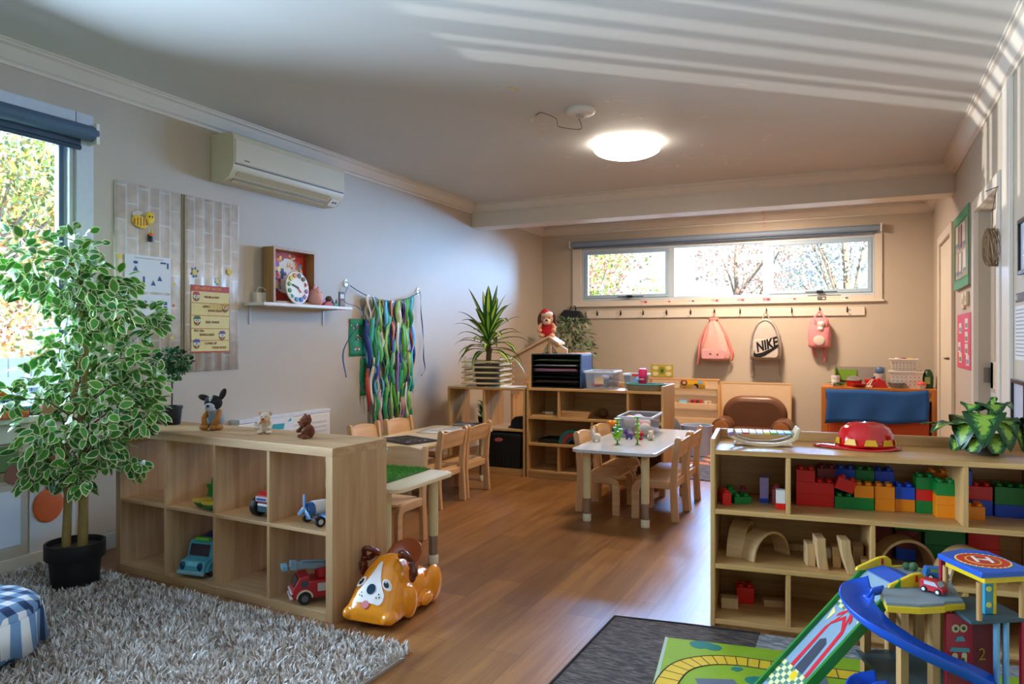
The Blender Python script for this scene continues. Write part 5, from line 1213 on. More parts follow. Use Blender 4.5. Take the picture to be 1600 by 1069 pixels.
def figure(name, label, loc, c, c2=None, k=1, legs=True):
    t = thing(name, label, 'toy figure', loc, rad(RN.uniform(-40, 40)))
    g = G(); g.ell((0, 0, .03*k), (.028*k, .019*k, .018*k)); g.ell((-.024*k, -.004, .05*k), (.016*k, .014*k, .016*k)); g.build('body', mat(c, .5), t, 180)
    for a in (-1, 1):
        for b in (-1, 1):
            g = G(); g.cyl((a*.016*k, b*.011*k, 0), .005*k, .028*k, 8); g.build('leg', mat(c2 or c, .5), t, 40)
    for b in (-1, 1):
        g = G(); g.ell((-.02*k, b*.011*k, .066*k), (.005*k, .005*k, .01*k)); g.build('ear', mat(c2 or c, .5), t, 180)
figure('toy_animal', 'white plastic animal figure at the near left corner of the white-topped table', (-1.645, 4.86, .4805), '#d8cfc4', k=1.25)
figure('toy_animal', 'purple toy animal in front of the clear tub on the white-topped table', (-1.475, 5.08, .4805), '#5a3f8f', '#3a4a8a')
t = thing('squeeze_toy', 'red knobbly toy leaning before the clear tub on the white-topped table', 'toy', (-1.40, 5.07, .4805))
g = G(); g.ell((0, 0, .028), (.012, .011, .026))
for a in (-1, 1): g.ell((a*.022, 0, .042), (.017, .012, .013), rot=(0, -a*.6, 0)); g.ell((a*.013, 0, .011), (.014, .012, .011))
g.build('body', mat('#c01f2a', .4), t, 180)
g = G(); g.ell((0, 0, .06), (.012, .012, .011)); g.build('knob', mat('#d94f4a', .4), t, 180)
plush('little white plush face toy before the clear tub, right of the red knobbly toy', 'plush_kitten', (-1.325, 5.10, .4805), rad(20), .075, mat('#e0d8c8', .9), mat('#e8e0d0', .9), mat('#e0d8c8', .9), mat('#d9c0b0', .9), mat('#d8d0c0', .9))
t = thing('toy_figure', 'orange and blue toy figure by the far left chair of the white-topped table', 'toy figure', (-1.655, 5.30, .4805))
g = G(); g.cyl((0, 0, 0), .014, .05, 12, r2=.02); g.build('legs', mat('#2a5a9a', .4), t, 40, bevel=.003)
g = G(); g.ell((0, 0, .075), (.032, .026, .03)); g.build('body', mat('#e0821f', .4), t, 180)
for s in (-1, 1): g = G(); g.ell((s*.034, -.005, .085), (.014, .011, .013)); g.build('arm', mat('#e8932f', .4), t, 180)
# ------------------------------------------------------------------ middle shelf contents
MX, MY, MT = -2.59, 5.785, .771
t = thing('paper_organizer', 'black paper tray stack with blue side standing on the middle toy shelf', 'paper organizer', (MX+.02, MY+.06, MT))
OGB = mat('#15171a', .35); OGS = mat('#2f4f7c', .4)
g = G(); g.box(0, .46, .27, .285, 0, .29); g.box(0, .46, 0, .285, .28, .29); g.box(0, .012, 0, .285, 0, .28); g.box(0, .46, 0, .285, 0, .01); g.build('case', OGB, t, bevel=.002)
g = G(); g.box(.448, .46, 0, .285, .01, .28); g.build('side_panel', OGS, t, bevel=.002)
for k in range(1, 6):
    g = G(); z = .046*k; g.box(.013, .447, .004, .268, z, z+.005); g.build('tray', OGB, t)
for k, c, n_ in ((1, '#4a3f3a', 3), (3, '#c98fb0', 5), (4, '#cfd2d8', 2), (5, '#6f8a4a', 2)):
    g = G(); r = random.Random(k)
    for j in range(n_): g.at((.23+r.uniform(-.02, .02), .13, .046*k+.0065+.004*j), (0, 0, r.uniform(-.06, .06))); g.box(-.19, .19, -.12, .12, 0, .002)
    g.build('paper', mat(c, .6), t)
def tag_card(t, a, b, H): g = G(); g.bc((.0, -b*.955-.004, H*.5), (.075, .002, .06)); g.build('label_card', mat('#d8c3a6', .5), t)
clearbin('large clear tub of mixed toys with a beige label on the middle toy shelf', (-1.955, 5.95, MT+.001), rad(4), .24, .26, .15, [(c, (.04, .035, .03)) for c in ('#d94f5a', '#3a4a5a', '#e09a6a', '#4a5560', '#c7a06a', '#8fa0c0', '#5f8fc0', '#b0a0a0')], tag_card)
def red_tag(t, a, b, H): g = G(); g.bc((.02, -b-.008, H-.008), (.06, .014, .022)); g.build('red_label', mat('#c9482f', .5), t)
clearbin('smaller clear tub of blue toys with a red label, beside the woven tray', (-1.70, 6.075, MT+.001), rad(-5), .17, .14, .125, [(c, (.03, .03, .025)) for c in ('#3f8fc9', '#5fa8d9', '#2f7fc0', '#8fc0e0', '#9fd0e8')], red_tag)
t = thing('woven_tray', 'shallow oval teal and tan woven tray at the right end of the middle toy shelf', 'tray', (-1.575, 5.892, MT))
def weave2():
    m, nt, b = nodemat('teal_weave', .7); tc = nt.nodes.new('ShaderNodeTexCoord'); ck = nt.nodes.new('ShaderNodeTexChecker'); ck.inputs['Scale'].default_value = 110; ck.inputs[1].default_value = lin('#4f7f82'); ck.inputs[2].default_value = lin('#a8864f')
    nt.links.new(tc.outputs['Object'], ck.inputs[0]); nt.links.new(ck.outputs[0], b.inputs['Base Color']); return m
g = G(); g.lathe([(.145, 0), (.163, .05), (.157, .05), (.14, .006), (0, .006)], n=40, sy=.62); g.build('body', weave2(), t, 40)
g = G(); g.tube([(.162*math.cos(a), .1*math.sin(a), .052) for a in [2*PI*k/40 for k in range(40)]], .007, 8, True); g.build('rim', mat('#3f7f86', .6), t, 60)
t = thing('drink_bottle', 'crimson drink bottle with pink lid standing in the woven tray', 'bottle', (-1.60, 5.905, MT+.007))
g = G(); g.lathe([(.03, 0), (.034, .005), (.034, .1), (.031, .108)], n=24); g.build('bottle', mat('#8f1f46', .35), t, 40)
g = G(); g.lathe([(.035, .104), (.036, .15), (.03, .168), (.015, .172), (0, .172)], n=24); g.build('lid', mat('#c92f6a', .3), t, 40)
g = G(); g.bc((0, -.0335, .085), (.04, .003, .012)); g.build('band', mat('#d9a0b4', .4), t)
t = thing('papers_pad', 'grey flat folder lying behind the woven tray on the shelf end', 'folder', (-1.47, 6.06, MT), rad(5)); g = G(); g.box(-.06, .06, -.05, .06, 0, .012); g.build('cover', mat('#5a7384', .5), t, bevel=.002)
def zz(k): return (.077, .298, .5235)[k]
t = thing('puzzle_board', 'flat wooden puzzle board with two loose blocks in the top left bay', 'puzzle', (MX+.155, MY+.13, .5245), rad(3))
g = G(); g.box(-.12, .12, -.1, .1, 0, .014); g.build('board', BIR['x'], t, bevel=.002)
g = G(); g.at((0, 0, .0145), (0, 0, .3)); g.box(-.03, .04, -.04, -.005, 0, .022); g.build('block', mat('#d9c2a4', .5), t, bevel=.003)
g = G(); g.at((-.05, .04, .0145), (0, 0, -.4)); g.box(-.025, .025, -.015, .015, 0, .018); g.build('block', BEE['x'], t, bevel=.003)
for k in range(3):
    t = thing('wooden_board', ['lowest', 'middle', 'topmost'][k] + ' of three stacked wooden boards in the middle bay of the shelf', 'board', (MX+.42+.006*k, MY+.13, .5245+.0195*k), rad(1.5*k)); g = G(); g.box(-.125, .125, -.1, .1, 0, .019); g.build('board', wood('#a87d4f', '#c99d69', 'x'), t, bevel=.002)
t = thing('seed_ball', 'round brown bark ball beside the stacked boards', 'ball', (MX+.63, MY+.17, .5245)); g = G(); g.ell((0, 0, .042), (.05, .045, .042)); g.build('ball', mat('#6a4326', .9, noise=.4, ns=60, bump=.8), t, 180)
for k in range(2):
    t = thing('black_tray', ('lower' if k == 0 else 'upper') + ' of two flat black trays on the middle shelf board, by the rainbow arch', 'tray', (MX+.2+.01*k, MY+.17, .2985+.0165*k), rad(-2*k)); g = G(); g.box(-.12, .12, -.11, .11, 0, .004); g.box(-.12, .12, -.11, -.105, .004, .016); g.box(-.12, .12, .105, .11, .004, .016); g.box(-.12, -.115, -.105, .105, .004, .016); g.box(.115, .12, -.105, .105, .004, .016); g.build('tray', BLACK, t, bevel=.001)
t = thing('rainbow_arch', 'nested teal and red wooden rainbow arch on the middle shelf board', 'toy arch', (MX+.40, MY+.085, .2988))
for k, (c, ro) in enumerate((('#2a7a78', .125), ('#b53f3a', .093), ('#2f4a5a', .062))):
    g = G(); g.prism(arc(0, 0, ro, 0, 180, 20)+arc(0, 0, ro-.03, 180, 0, 20), -.03, .03, 'y'); g.build('arch', mat(c, .45), t, bevel=.002)
t = thing('blue_box', 'low dark blue box in the right middle bay behind the white table', 'box', (MX+.86, MY+.15, .2988)); g = G(); g.box(-.14, .14, -.09, .1, 0, .07); g.build('box', mat('#3a3f5a', .5), t, bevel=.004)
g = G(); g.box(-.145, .145, -.095, .105, .07, .082); g.build('lid', mat('#2a2f46', .5), t, bevel=.003)
# ------------------------------------------------------------------ corner shelf contents
LX, LY = -3.375, 5.79
t = thing('black_crate', 'black plastic crate with a red logo sticker in the corner shelf', 'crate', (LX+.375+.0, LY+.02, .0605))
g = G(); W_ = .355
g.add([(.02, .0, 0), (W_-.02, 0, 0), (W_-.02, .3, 0), (.02, .3, 0), (.008, -.006, .29), (W_-.008, -.006, .29), (W_-.008, .31, .29), (.008, .31, .29)], [(0, 3, 2, 1), (0, 1, 5, 4), (1, 2, 6, 5), (2, 3, 7, 6), (3, 0, 4, 7)]); g.build('bin', mat('#141719', .45), t, solid=.006)
g = G()
for k in range(9): g.box(.05+.03*k, .056+.03*k, -.008, .001, .02, .27)
g.build('rib', mat('#1b1e20', .45), t)
g = G(); g.box(.002, W_-.002, -.018, -.003, .28, .305); g.build('rim', mat('#16191b', .4), t, bevel=.003)
g = G(); g.ell((.135, -.0085, .245), (.042, .003, .018), rot=(0, -.1, 0)); g.build('sticker', mat('#c96a64', .5), t, 180)
t = thing('flat_tablet', 'grey flat board with coloured print on the left shelf board of the corner unit', 'board', (LX+.17, LY+.13, .4055), rad(4)); g = G(); g.box(-.13, .13, -.12, .1, 0, .012); g.build('board', mat('#8a8f9a', .4), t, bevel=.002)
g = G(); g.box(.0, .12, -.1, .08, .012, .0135); g.build('print', mat('#5f86b5', .5, noise=.3, ns=30), t)
t = thing('black_hat', 'round black hat lying on the right shelf board of the corner unit', 'hat', (LX+.66, LY+.17, .4055)); g = G(); g.ell((0, 0, .0), (.1, .1, .1)); 
g2 = G(); g2.lathe([(.115, 0), (.118, .006), (.1, .012), (.09, .06), (.06, .09), (0, .1)], n=26); g2.build('hat', mat('#16181c', .8), t, 60)
t = thing('dark_fern', 'dark leafy plant in the back of the upper left bay of the corner shelf', 'plant', (LX+.20, LY+.31, .4055))
g = G(); g.lathe([(.04, 0), (.05, .06), (.045, .06), (0, .05)], n=18); g.build('pot', POT, t, 40)
lf = G(); r = random.Random(12)
for k in range(60): a = r.uniform(0, 2*PI); leafmesh(lf, (.01*math.cos(a), .01*math.sin(a), .05+r.random()*.14), (math.cos(a)*.8, math.sin(a)*.5, r.uniform(.1, 1)), (0, 0, 1), r.uniform(.05, .08), .025)
lf.build('foliage', [LGD], t, 60)
for k, (x, y, w_, l, c, a) in enumerate(((LX+.27, LY+.1, .2, 'red and blue printed picture sheet on the corner shelf top before the basket', '#d9604a', 8), (LX+.5, LY+.14, .26, 'teal and white picture sheet lying mid corner shelf top', '#4fa8b5', -10), (LX+.61, LY+.2, .26, 'white paper at the right end of the corner shelf top', '#d9dde6', 3))):
    t = thing('picture_sheet', l, 'paper', (x, y if k != 2 else LY+.2, LH+.0012*k), rad(a)); g = G(); g.box(-w_/2, w_/2, -.07, .07, 0, .001); g.build('sheet', PAPER, t)
    g = G(); g.box(-w_*.4, w_*.3, -.06, .03, .001, .0013); g.build('print', mat(c, .6, noise=.4, ns=40), t)
# ------------------------------------------------------------------ wooden playhouse and what sits on it
t = thing('playhouse', 'pale wooden playhouse with a pitched roof behind the shelves in the corner', 'playhouse', (-2.80, 6.85, 0), rad(-8))
PLY = wood('#cfa680', '#e2bf9c', 'x', .5); PLY2 = wood('#b98c60', '#d1a678', 'z', .5)
g = G(); o = [(-.46, 0), (-.46, 1.0), (.0, 1.215), (.20, 1.1), (.20, 0)]; 
g.prism([(-.46, .62), (-.46, .985), (0, 1.2), (.2, 1.085), (.2, .9), (.015, 1.15), (-.02, 1.15), (-.38, .62)], -.02, 0, 'y'); g.build('gable_board', PLY, t, bevel=.002)
g = G(); g.add([(-.50, -.05, .967), (0.0, -.05, 1.2), (0, .08, 1.2), (-.5, .08, .967), (-.50, -.05, .985), (0.0, -.05, 1.22), (0, .08, 1.22), (-.5, .08, .985)], [(0, 1, 2, 3), (4, 7, 6, 5), (0, 4, 5, 1), (1, 5, 6, 2), (2, 6, 7, 3), (3, 7, 4, 0)]); g.build('roof_panel', PLY, t)
g = G(); g.add([(.12, -.05, 1.132), (0.0, -.05, 1.2), (0, .08, 1.2), (.12, .08, 1.132), (.12, -.05, 1.152), (0.0, -.05, 1.22), (0, .08, 1.22), (.12, .08, 1.152)], [(0, 3, 2, 1), (4, 5, 6, 7), (0, 1, 5, 4), (1, 2, 6, 5), (2, 3, 7, 6), (3, 0, 4, 7)]); g.build('roof_panel', PLY, t)
g = G(); g.box(-.48, -.45, 0, .5, 0, .96); g.build('side_wall', PLY2, t); g = G(); g.box(.18, .2, 0, .5, 0, 1.05); g.build('side_wall', PLY2, t)
g = G(); g.box(-.45, .18, .48, .5, 0, .95); g.build('back_wall', mat('#1f2a3f', .7), t)
g = G(); g.box(-.012, .012, -.018, .0, .62, 1.16); g.build('centre_post', PLY2, t)
sd_ = plush('brown and white puppy plush in a red outfit and santa cap on the playhouse roof', 'plush_puppy', (-2.86, 6.90, 1.2), rad(20), .27, mat('#c01f2c', .9, noise=.1), mat('#d9b79a', .9), mat('#d9a07c', .9), mat('#5a3a2c', .9), mat('#d9a98a', .9), mat('#b58a70', .9))
g = G(); g.ell((.0, .0, .168), (.047, .042, .022)); g.build('cap_fur', mat('#e6ddd8', .95), sd_, 180)
g = G(); g.lathe([(.04, 0), (.03, .02), (.012, .034), (0, .036)], (-.012, 0, .172), 16); g.build('cap', mat('#b52a3a', .9), sd_, 60)
for s in (-1, 1): g = G(); g.ell((s*.05, .0, .125), (.018, .014, .045)); g.build('floppy_ear', mat('#4a2f24', .9), sd_, 180)
t = thing('black_bag', 'black cap-shaped bag hanging in the far corner above the grey-green plant', 'bag', (-3.40, YB, 1.40))
g = G(); g.prism([(-.17, 0), (.13, .01), (.16, .06), (.1, .15), (-.12, .17), (-.18, .1)], -.09, -.012, 'y'); g.build('body', mat('#1d2430', .6), t, bevel=.02, seg=3)
g = G(); g.tube([(-.05, -.05, .16), (-.03, -.03, .22), (.02, -.03, .22), (.04, -.05, .155)], .008, 6); g.build('strap', BLACK, t, 60)
g = G(); g.bc((-.005, -.016, .225), (.03, .03, .014)); g.build('peg', TRIMM, t)
# ------------------------------------------------------------------ along the back wall
t = thing('book_rack', 'pale wooden display rack with picture books before the back wall', 'book rack', (-2.21, 8.42, 0))
g = G()
for x in (0, .78): g.prism([(0, 0), (.34, 0), (.34, .03), (.06, .725), (.03, .725), (0, .03)], x, x+.02, 'x')
t2 = g.build('side_frame', wood('#c98d4f', '#dca86c', 'z'), t)
g = G(); g.box(0, .80, .02, .065, .715, .735); g.build('top_rail', wood('#c98d4f', '#dca86c', 'x'), t, bevel=.002)
for k in range(4):
    z = .06+.165*k; y = .0+.018*k
    g = G(); g.box(.02, .78, y+.0, y+.012, z, z+.065); g.build('pocket_front', mat('#e0c39a', .45), t, bevel=.002)
    g = G(); g.box(.02, .78, y+.012, y+.05, z, z+.01); g.box(.02, .78, y+.05, y+.06, z, z+.15); g.build('pocket_back', mat('#e2c9a6', .45), t)
def book(x, z, y, w_, h, c, lab, art):
    t = thing('picture_book', lab, 'book', (-2.21+x, 8.42+y, z)); t.rotation_euler = (rad(-8), 0, 0)
    g = G(); g.box(0, w_, 0, .012, 0, h); g.build('cover', mat(c, .4), t, bevel=.001)
    g = G(); r = random.Random(int(x*100)); 
    for k, (cc, px_, pz, q) in enumerate(art): dot(g, px_*w_, pz*h, -.001-.0005*k, k, q)
    if art: g.build('cover_print', [mat(a_[0], .5) for a_ in art], t)
book(.36, .566, .068, .27, .165, '#e0b02a', 'yellow picture book with dark spots on the top row of the book rack', (('#4a2a24', .12, .72, .035), ('#e0a58a', .12, .72, .02), ('#7fb0d9', .8, .85, .03), ('#3a2420', .62, .5, .03), ('#e0b8a4', .55, .38, .028), ('#6a2f3a', .85, .2, .028), ('#c9632a', .15, .22, .028)))
book(.34, .40, .05, .09, .09, '#8fc0dc', 'small light blue book left of the red book on the book rack', (('#d9483a', .55, .45, .014),))
book(.465, .40, .05, .135, .095, '#b02a24', 'small red picture book in the second row of the book rack', (('#3a2424', .2, .8, .014), ('#2f2a34', .6, .8, .016), ('#7a1f1f', .4, .3, .02)))
book(.625, .40, .05, .075, .09, '#cdb8a4', 'small beige spotted book right of the red book on the book rack', (('#e0a83a', .3, .2, .01), ('#9a8a8a', .6, .7, .014)))
book(.62, .065, .0, .1, .05, '#6f8a8a', 'low grey-green book in the bottom pocket of the book rack', ())
t = thing('wall_picture', 'olive and cream printed picture with oval spots above the book rack', 'picture', (-2.375, YB, .71)); t.rotation_euler = (0, 0, 0)
g = G(); g.box(0, .285, -.004, 0, 0, .155); g.build('card', mat('#b5a43f', .5, noise=.2, ns=40), t)
g = G()
for x, z in ((.06, .115), (.06, .04), (.225, .115), (.225, .04)): dot(g, x, z, -.0045, 0, .036, .026)
dot(g, .142, .08, -.0045, 1, .04, .05); dot(g, .145, .078, -.0055, 2, .018, .022); g.build('print', [mat('#d9d4a8', .5), mat('#7f8f2f', .5), mat('#3a4a2a', .5)], t)
t = thing('notice_board', 'plain beige framed board leaning on the back wall behind the toy armchair', 'board', (-1.5, 8.98, .0)); t.rotation_euler = (rad(-5), 0, 0)
g = G(); g.box(.02, .78, .0, .012, .02, .66); g.build('panel', mat('#cdb393', .55), t)
g = G()
for b in ((0, .02, -.004, .016, 0, .68), (.78, .80, -.004, .016, 0, .68), (.02, .78, -.004, .016, 0, .02), (.02, .78, -.004, .016, .66, .68)): g.box(*b)
g.build('frame', mat('#c9a87c', .45), t)
t = thing('toy_armchair', 'small brown vinyl armchair with round tan arm ends by the back wall', 'armchair', (-1.01, 8.13, 0))
VIN = mat('#65412a', .35, noise=.12, ns=8); 
g = G(); g.prism(arc(-.13, .375, .2, 90, 190, 10)+[(-.3, .1), (.3, .1)]+arc(.13, .375, .2, -10, 90, 10), .04, .24, 'y'); g.build('backrest', VIN, t, 60, bevel=.06, seg=5)
g = G(); g.prism(rrect(-.24, .24, -.2, .14, .05), .12, .25); g.build('seat_cushion', VIN, t, bevel=.025, seg=3)
for s in (-1, 1):
    g = G(); g.lathe([(.09, -.235), (.104, -.225), (.106, .12), (.09, .17)], (s*.295, 0, .255), 24, 'y'); g.box(s*.295-.09, s*.295+.09, -.22, .17, .05, .25); g.build('arm', VIN, t, 40, bevel=.006)
    g = G(); g.lathe([(.0, -.243), (.078, -.241), (.08, -.234)], (s*.295, 0, .255), 24, 'y'); g.build('arm_end', mat('#b5783f', .4), t, 40)
g = G(); g.box(-.3, .3, -.2, .2, .0, .13); g.build('base', mat('#3a241a', .5), t, bevel=.01)
t = thing('grey_cushion', 'dark grey round cushion leaning at the end of the middle toy shelf', 'cushion', (-1.70, 7.4, .0)); g = G(); g.ell((0, 0, .2), (.075, .22, .2)); g.build('cushion', mat('#4a5462', .8), t, 180)
t = thing('blue_tub', 'pale blue tub on the floor past the white table', 'tub', (-1.50, 7.62, .009)); g = G(); g.lathe([(.13, 0), (.16, .29), (.165, .3), (.15, .3), (.125, .02), (0, .02)], n=28); g.build('tub', mat('#a9bad6', .4), t, 40)
# play kitchen bench
t = thing('play_bench', 'orange wooden play bench against the back wall, draped with blue cloth', 'bench', (-.36, 8.42, 0))
KW = wood('#a85f24', '#c98236', 'x', .4); KZ = wood('#a85f24', '#c98236', 'z', .4)
g = G(); g.box(-.0, 1.065, 0, .5, .655, .685); g.build('bench_top', KW, t, bevel=.003)
for x in (.0, 1.02):
    for y in (.0, .455):
        g = G(); g.box(x, x+.045, y, y+.045, 0, .655); g.build('leg', KZ, t, bevel=.003)
g = G(); g.box(.045, 1.02, .012, .03, .56, .655); g.build('rail', KW, t); g = G(); g.box(.045, 1.02, .012, .4, .1, .12); g.build('lower_shelf', KW, t)
g = G(); g.box(.045, 1.02, .46, .475, .02, .655); g.build('back_board', mat('#30261e', .7), t)
def drape(name, lab, x0, x1, z0, z1, y, c, seed):
    t = thing(name, lab, 'cloth', (-.36, 8.42, 0)); r = random.Random(seed); n = 26; m_ = 8; g = G()
    for j in range(m_+1):
        for k in range(n+1):
            u = k/n; v = j/m_; x = x0+(x1-x0)*u; zt = z1-.016*math.sin(u*PI)-.008*math.sin(u*9+seed); zb = z0+.05*u+.01*math.sin(u*7)
            g.v.append((x+.01*math.sin(v*4), y-.01-.012*v*(1+math.sin(u*17+seed+v*1.5)), zt+(zb-zt)*v))
    for j in range(m_):
        for k in range(n): g.f.append((j*(n+1)+k, j*(n+1)+k+1, (j+1)*(n+1)+k+1, (j+1)*(n+1)+k)); g.mi.append(0)
    g.build('cloth', mat(c, .9, noise=.08, ns=60), t, 180, solid=.004)
drape('blue_cloth', 'royal blue cloth draped over the front of the orange play bench', .045, .985, .305, .675, -.03, '#1d4f8f', 1)
drape('rust_cloth', 'rust orange cloth hanging below the blue cloth on the play bench', .055, .985, .02, .46, .004, '#a8451f', 2)
BZ = .686
def bt(name, lab, cat, x, y, z=BZ, rz=0): return thing(name, lab, cat, (-.36+x, 8.42+y, z), rz)
t = bt('picture_box', 'open grey box lid with green inside standing at the back of the play bench', 'box', .12, .38)
g = G(); g.box(0, .5, .03, .045, 0, .2); g.build('back_board', mat('#8f8a86', .5), t); g = G(); g.box(0, .012, -.06, .03, 0, .2); g.box(.012, .22, .022, .03, 0, .17); g.build('green_panel', mat('#6f9a2f', .5), t)
t = bt('toy_pan', 'red toy saucepan at the left of the play bench top', 'toy pan', .31, .2); PR = mat('#a81f22', .35)
g = G(); g.lathe([(.07, 0), (.08, .06), (.082, .06), (.08, .064), (.068, .006), (0, .006)], n=26); g.build('pan', PR, t, 40)
g = G(); g.lathe([(.083, .064), (.083, .07), (.05, .1), (.015, .112), (0, .112)], n=26); g.build('lid', clear('clear_plastic', haze=.16), t, 40); g = G(); g.tube([(-.08, 0, .05), (-.17, -.02, .06)], .01, 8); g.build('handle', BLACK, t, 60)
t = bt('toy_pan', 'red toy casserole with white base right of the red saucepan on the bench', 'toy pan', .50, .21)
g = G(); g.lathe([(.07, 0), (.075, .04)], n=26); g.build('base', WHITE, t, 40); g = G(); g.lathe([(.085, .04), (.088, .075), (.08, .08), (.0, .085)], n=26); g.build('lid', PR, t, 40); g = G(); g.ell((0, 0, .098), (.02, .02, .016)); g.build('knob', mat('#3a5f7a', .3), t, 180)
t = bt('toy_globe', 'small blue and grey toy dish standing behind the red casserole', 'toy', .56, .33); g = G(); g.lathe([(.05, .0), (.06, .13), (.02, .135)], n=22); g.build('stand', mat('#b5b0ac', .5), t, 40); g = G(); g.ell((0, -.02, .165), (.045, .03, .045)); g.build('ball', mat('#4a6a8f', .4), t, 180)
t = bt('paint_jar', 'white lidded jar at the left end of the play bench', 'jar', .135, .17); g = G(); g.lathe([(.04, 0), (.042, .08)], n=20); g.build('jar', WHITE, t, 40, bevel=.003); g = G(); g.lathe([(.044, .08), (.044, .11), (0, .112)], n=20); g.build('lid', mat('#d8cfd4', .4), t, 40)
t = bt('toy_plate', 'dark green toy leaves heaped in front of the white jar on the bench', 'toy food', .17, .08)
g = G(); r = random.Random(4)
for k in range(12): leafmesh(g, (r.uniform(-.05, .05), r.uniform(-.02, .03), .012+r.random()*.03), (r.gauss(0, 1), r.gauss(0, 1), .2), (0, 0, 1), .07, .035)
g.build('leaves', mat('#33502a', .6), t, 60, solid=.002)
t = bt('toy_pan', 'wide red toy frying pan flat at the front of the play bench', 'toy pan', .36, .075); g = G(); g.lathe([(.06, 0), (.09, .035), (.086, .037), (.056, .006), (0, .006)], n=26); g.build('pan', PR, t, 40); g = G(); g.tube([(.085, 0, .03), (.2, -.01, .036)], .009, 8); g.build('handle', PR, t, 60)
t = bt('toy_cutlery', 'pale toy tongs leaning across the front of the play bench', 'toy cutlery', .46, .02); g = G(); g.tube([(-.04, 0, .008), (.0, .02, .06), (.03, .02, .085)], .006, 6); g.tube([(-.01, 0, .008), (.02, .02, .06), (.035, .02, .085)], .006, 6); g.build('tongs', mat('#cfc4b4', .4), t, 60)
t = bt('toy_roof', 'red pointed toy roof piece in the middle of the play bench', 'toy', .56, .08); g = G(); g.prism([(-.08, 0), (.07, 0), (.04, .07), (-.02, .1)], -.03, .05, 'y'); g.build('body', PR, t, bevel=.006)
t = bt('toy_dish', 'grey-blue toy dish between the red piece and white basket on the bench', 'toy dish', .71, .08); g = G(); g.lathe([(.05, 0), (.085, .055), (.08, .057), (.045, .006), (0, .006)], n=24); g.build('dish', mat('#7a8590', .4), t, 40)
def wirebasket(lab, x, y, z, w_, d, h, cont=None):
    t = bt('white_basket', lab, 'basket', x, y, z); a, b = w_/2, d/2; k = .84; BW = mat('#d9d4d0', .4)
    g = G(); g.add([(-a*k, -b*k, 0), (a*k, -b*k, 0), (a*k, b*k, 0), (-a*k, b*k, 0), (-a, -b, h), (a, -b, h), (a, b, h), (-a, b, h)], [(0, 3, 2, 1), (0, 1, 5, 4), (1, 2, 6, 5), (2, 3, 7, 6), (3, 0, 4, 7)]); g.build('body', BW, t, solid=.003)
    g = G()
    for x0, x1, y0, y1 in ((-a-.008, a+.008, -b-.008, -b), (-a-.008, a+.008, b, b+.008), (-a-.008, -a, -b, b), (a, a+.008, -b, b)): g.box(x0, x1, y0, y1, h-.012, h+.002)
    g.build('rim', BW, t, bevel=.002)
    for i in range(7):
        for j in range(3): g = G(); xx = -a*.8+i*a*.26; zz_ = h*.2+j*h*.22; g.bc((xx, -b*(.86+.12*zz_/h)-.0035, zz_), (.012, .003, .012)); g.build('slot', mat('#8f8488', .6), t)
wirebasket('white slotted basket on the play bench carrying another basket on top', .80, .24, BZ, .30, .24, .17)
wirebasket('smaller white basket of oddments stacked on top of the white slotted basket', .78, .24, BZ+.176, .25, .2, .12)
for k, (x, c) in enumerate(((.72, '#c9b8a8'), (.78, '#8a3f4a'), (.85, '#c9a82f'))):
    t = bt('toy_oddment', ['cream', 'maroon', 'yellow'][k] + ' oddment poking out of the upper white basket', 'toy', x, .24, BZ+.19); g = G(); g.ell((0, 0, .06), (.045, .04, .06)); g.build('body', mat(c, .5), t, 180)
t = bt('toy_bottle', 'dark green toy packet at the right end of the play bench', 'toy bottle', 1.0, .2); g = G(); g.lathe([(.045, 0), (.05, .11), (.04, .16), (.02, .19), (0, .19)], n=18); g.build('bottle', mat('#24502f', .35), t, 40); g = G(); g.bc((-.01, -.047, .08), (.05, .012, .07)); g.build('label', mat('#9fb56a', .5), t)
t = bt('toy_cupcake', 'red and white toy cupcake at the right front of the play bench', 'toy food', .93, .04); g = G(); g.lathe([(.03, 0), (.045, .035)], n=18); g.build('cup', mat('#d8ccc4', .5), t, 40); g = G(); g.ell((0, 0, .045), (.045, .04, .03)); g.build('icing', mat('#c9584a', .5), t, 180)
# dolls by the right wall
t = thing('side_cabinet', 'small white cabinet at the right wall behind the brick shelf plant', 'cabinet', (.40, 4.12, 0)); g = G(); g.box(0, .3, 0, .36, 0, .62); g.build('body', WHITE, t, bevel=.004)
g = G(); g.box(.01, .29, -.015, 0, .03, .6); d_ = g.build('door', WHITE, t, bevel=.003); g = G(); g.bc((.04, -.022, .4), (.012, .014, .06)); g.build('handle', CHROME, d_, bevel=.002)
for k, (x, y, h, l) in enumerate(((.44, 4.17, .15, 'tallest wooden peg doll in pale blue behind the broad-leaved plant, leftmost'), (.53, 4.2, .125, 'middle wooden peg doll with pink face behind the broad-leaved plant'), (.47, 4.13, .08, 'shortest wooden peg doll with blue cloth in front of the taller two'))):
    t = thing('peg_doll', l, 'doll', (x, y, .621), 0, 'peg dolls by the right wall'); g = G(); g.lathe([(.03, 0), (.034, h*.3), (.018, h*.62)], n=18); g.build('dress', mat('#8fb0c0', .7), t, 60)
    g = G(); g.ell((0, 0, h*.8), (.03, .03, h*.22)); g.build('head', mat('#dcb08e', .5), t, 180)
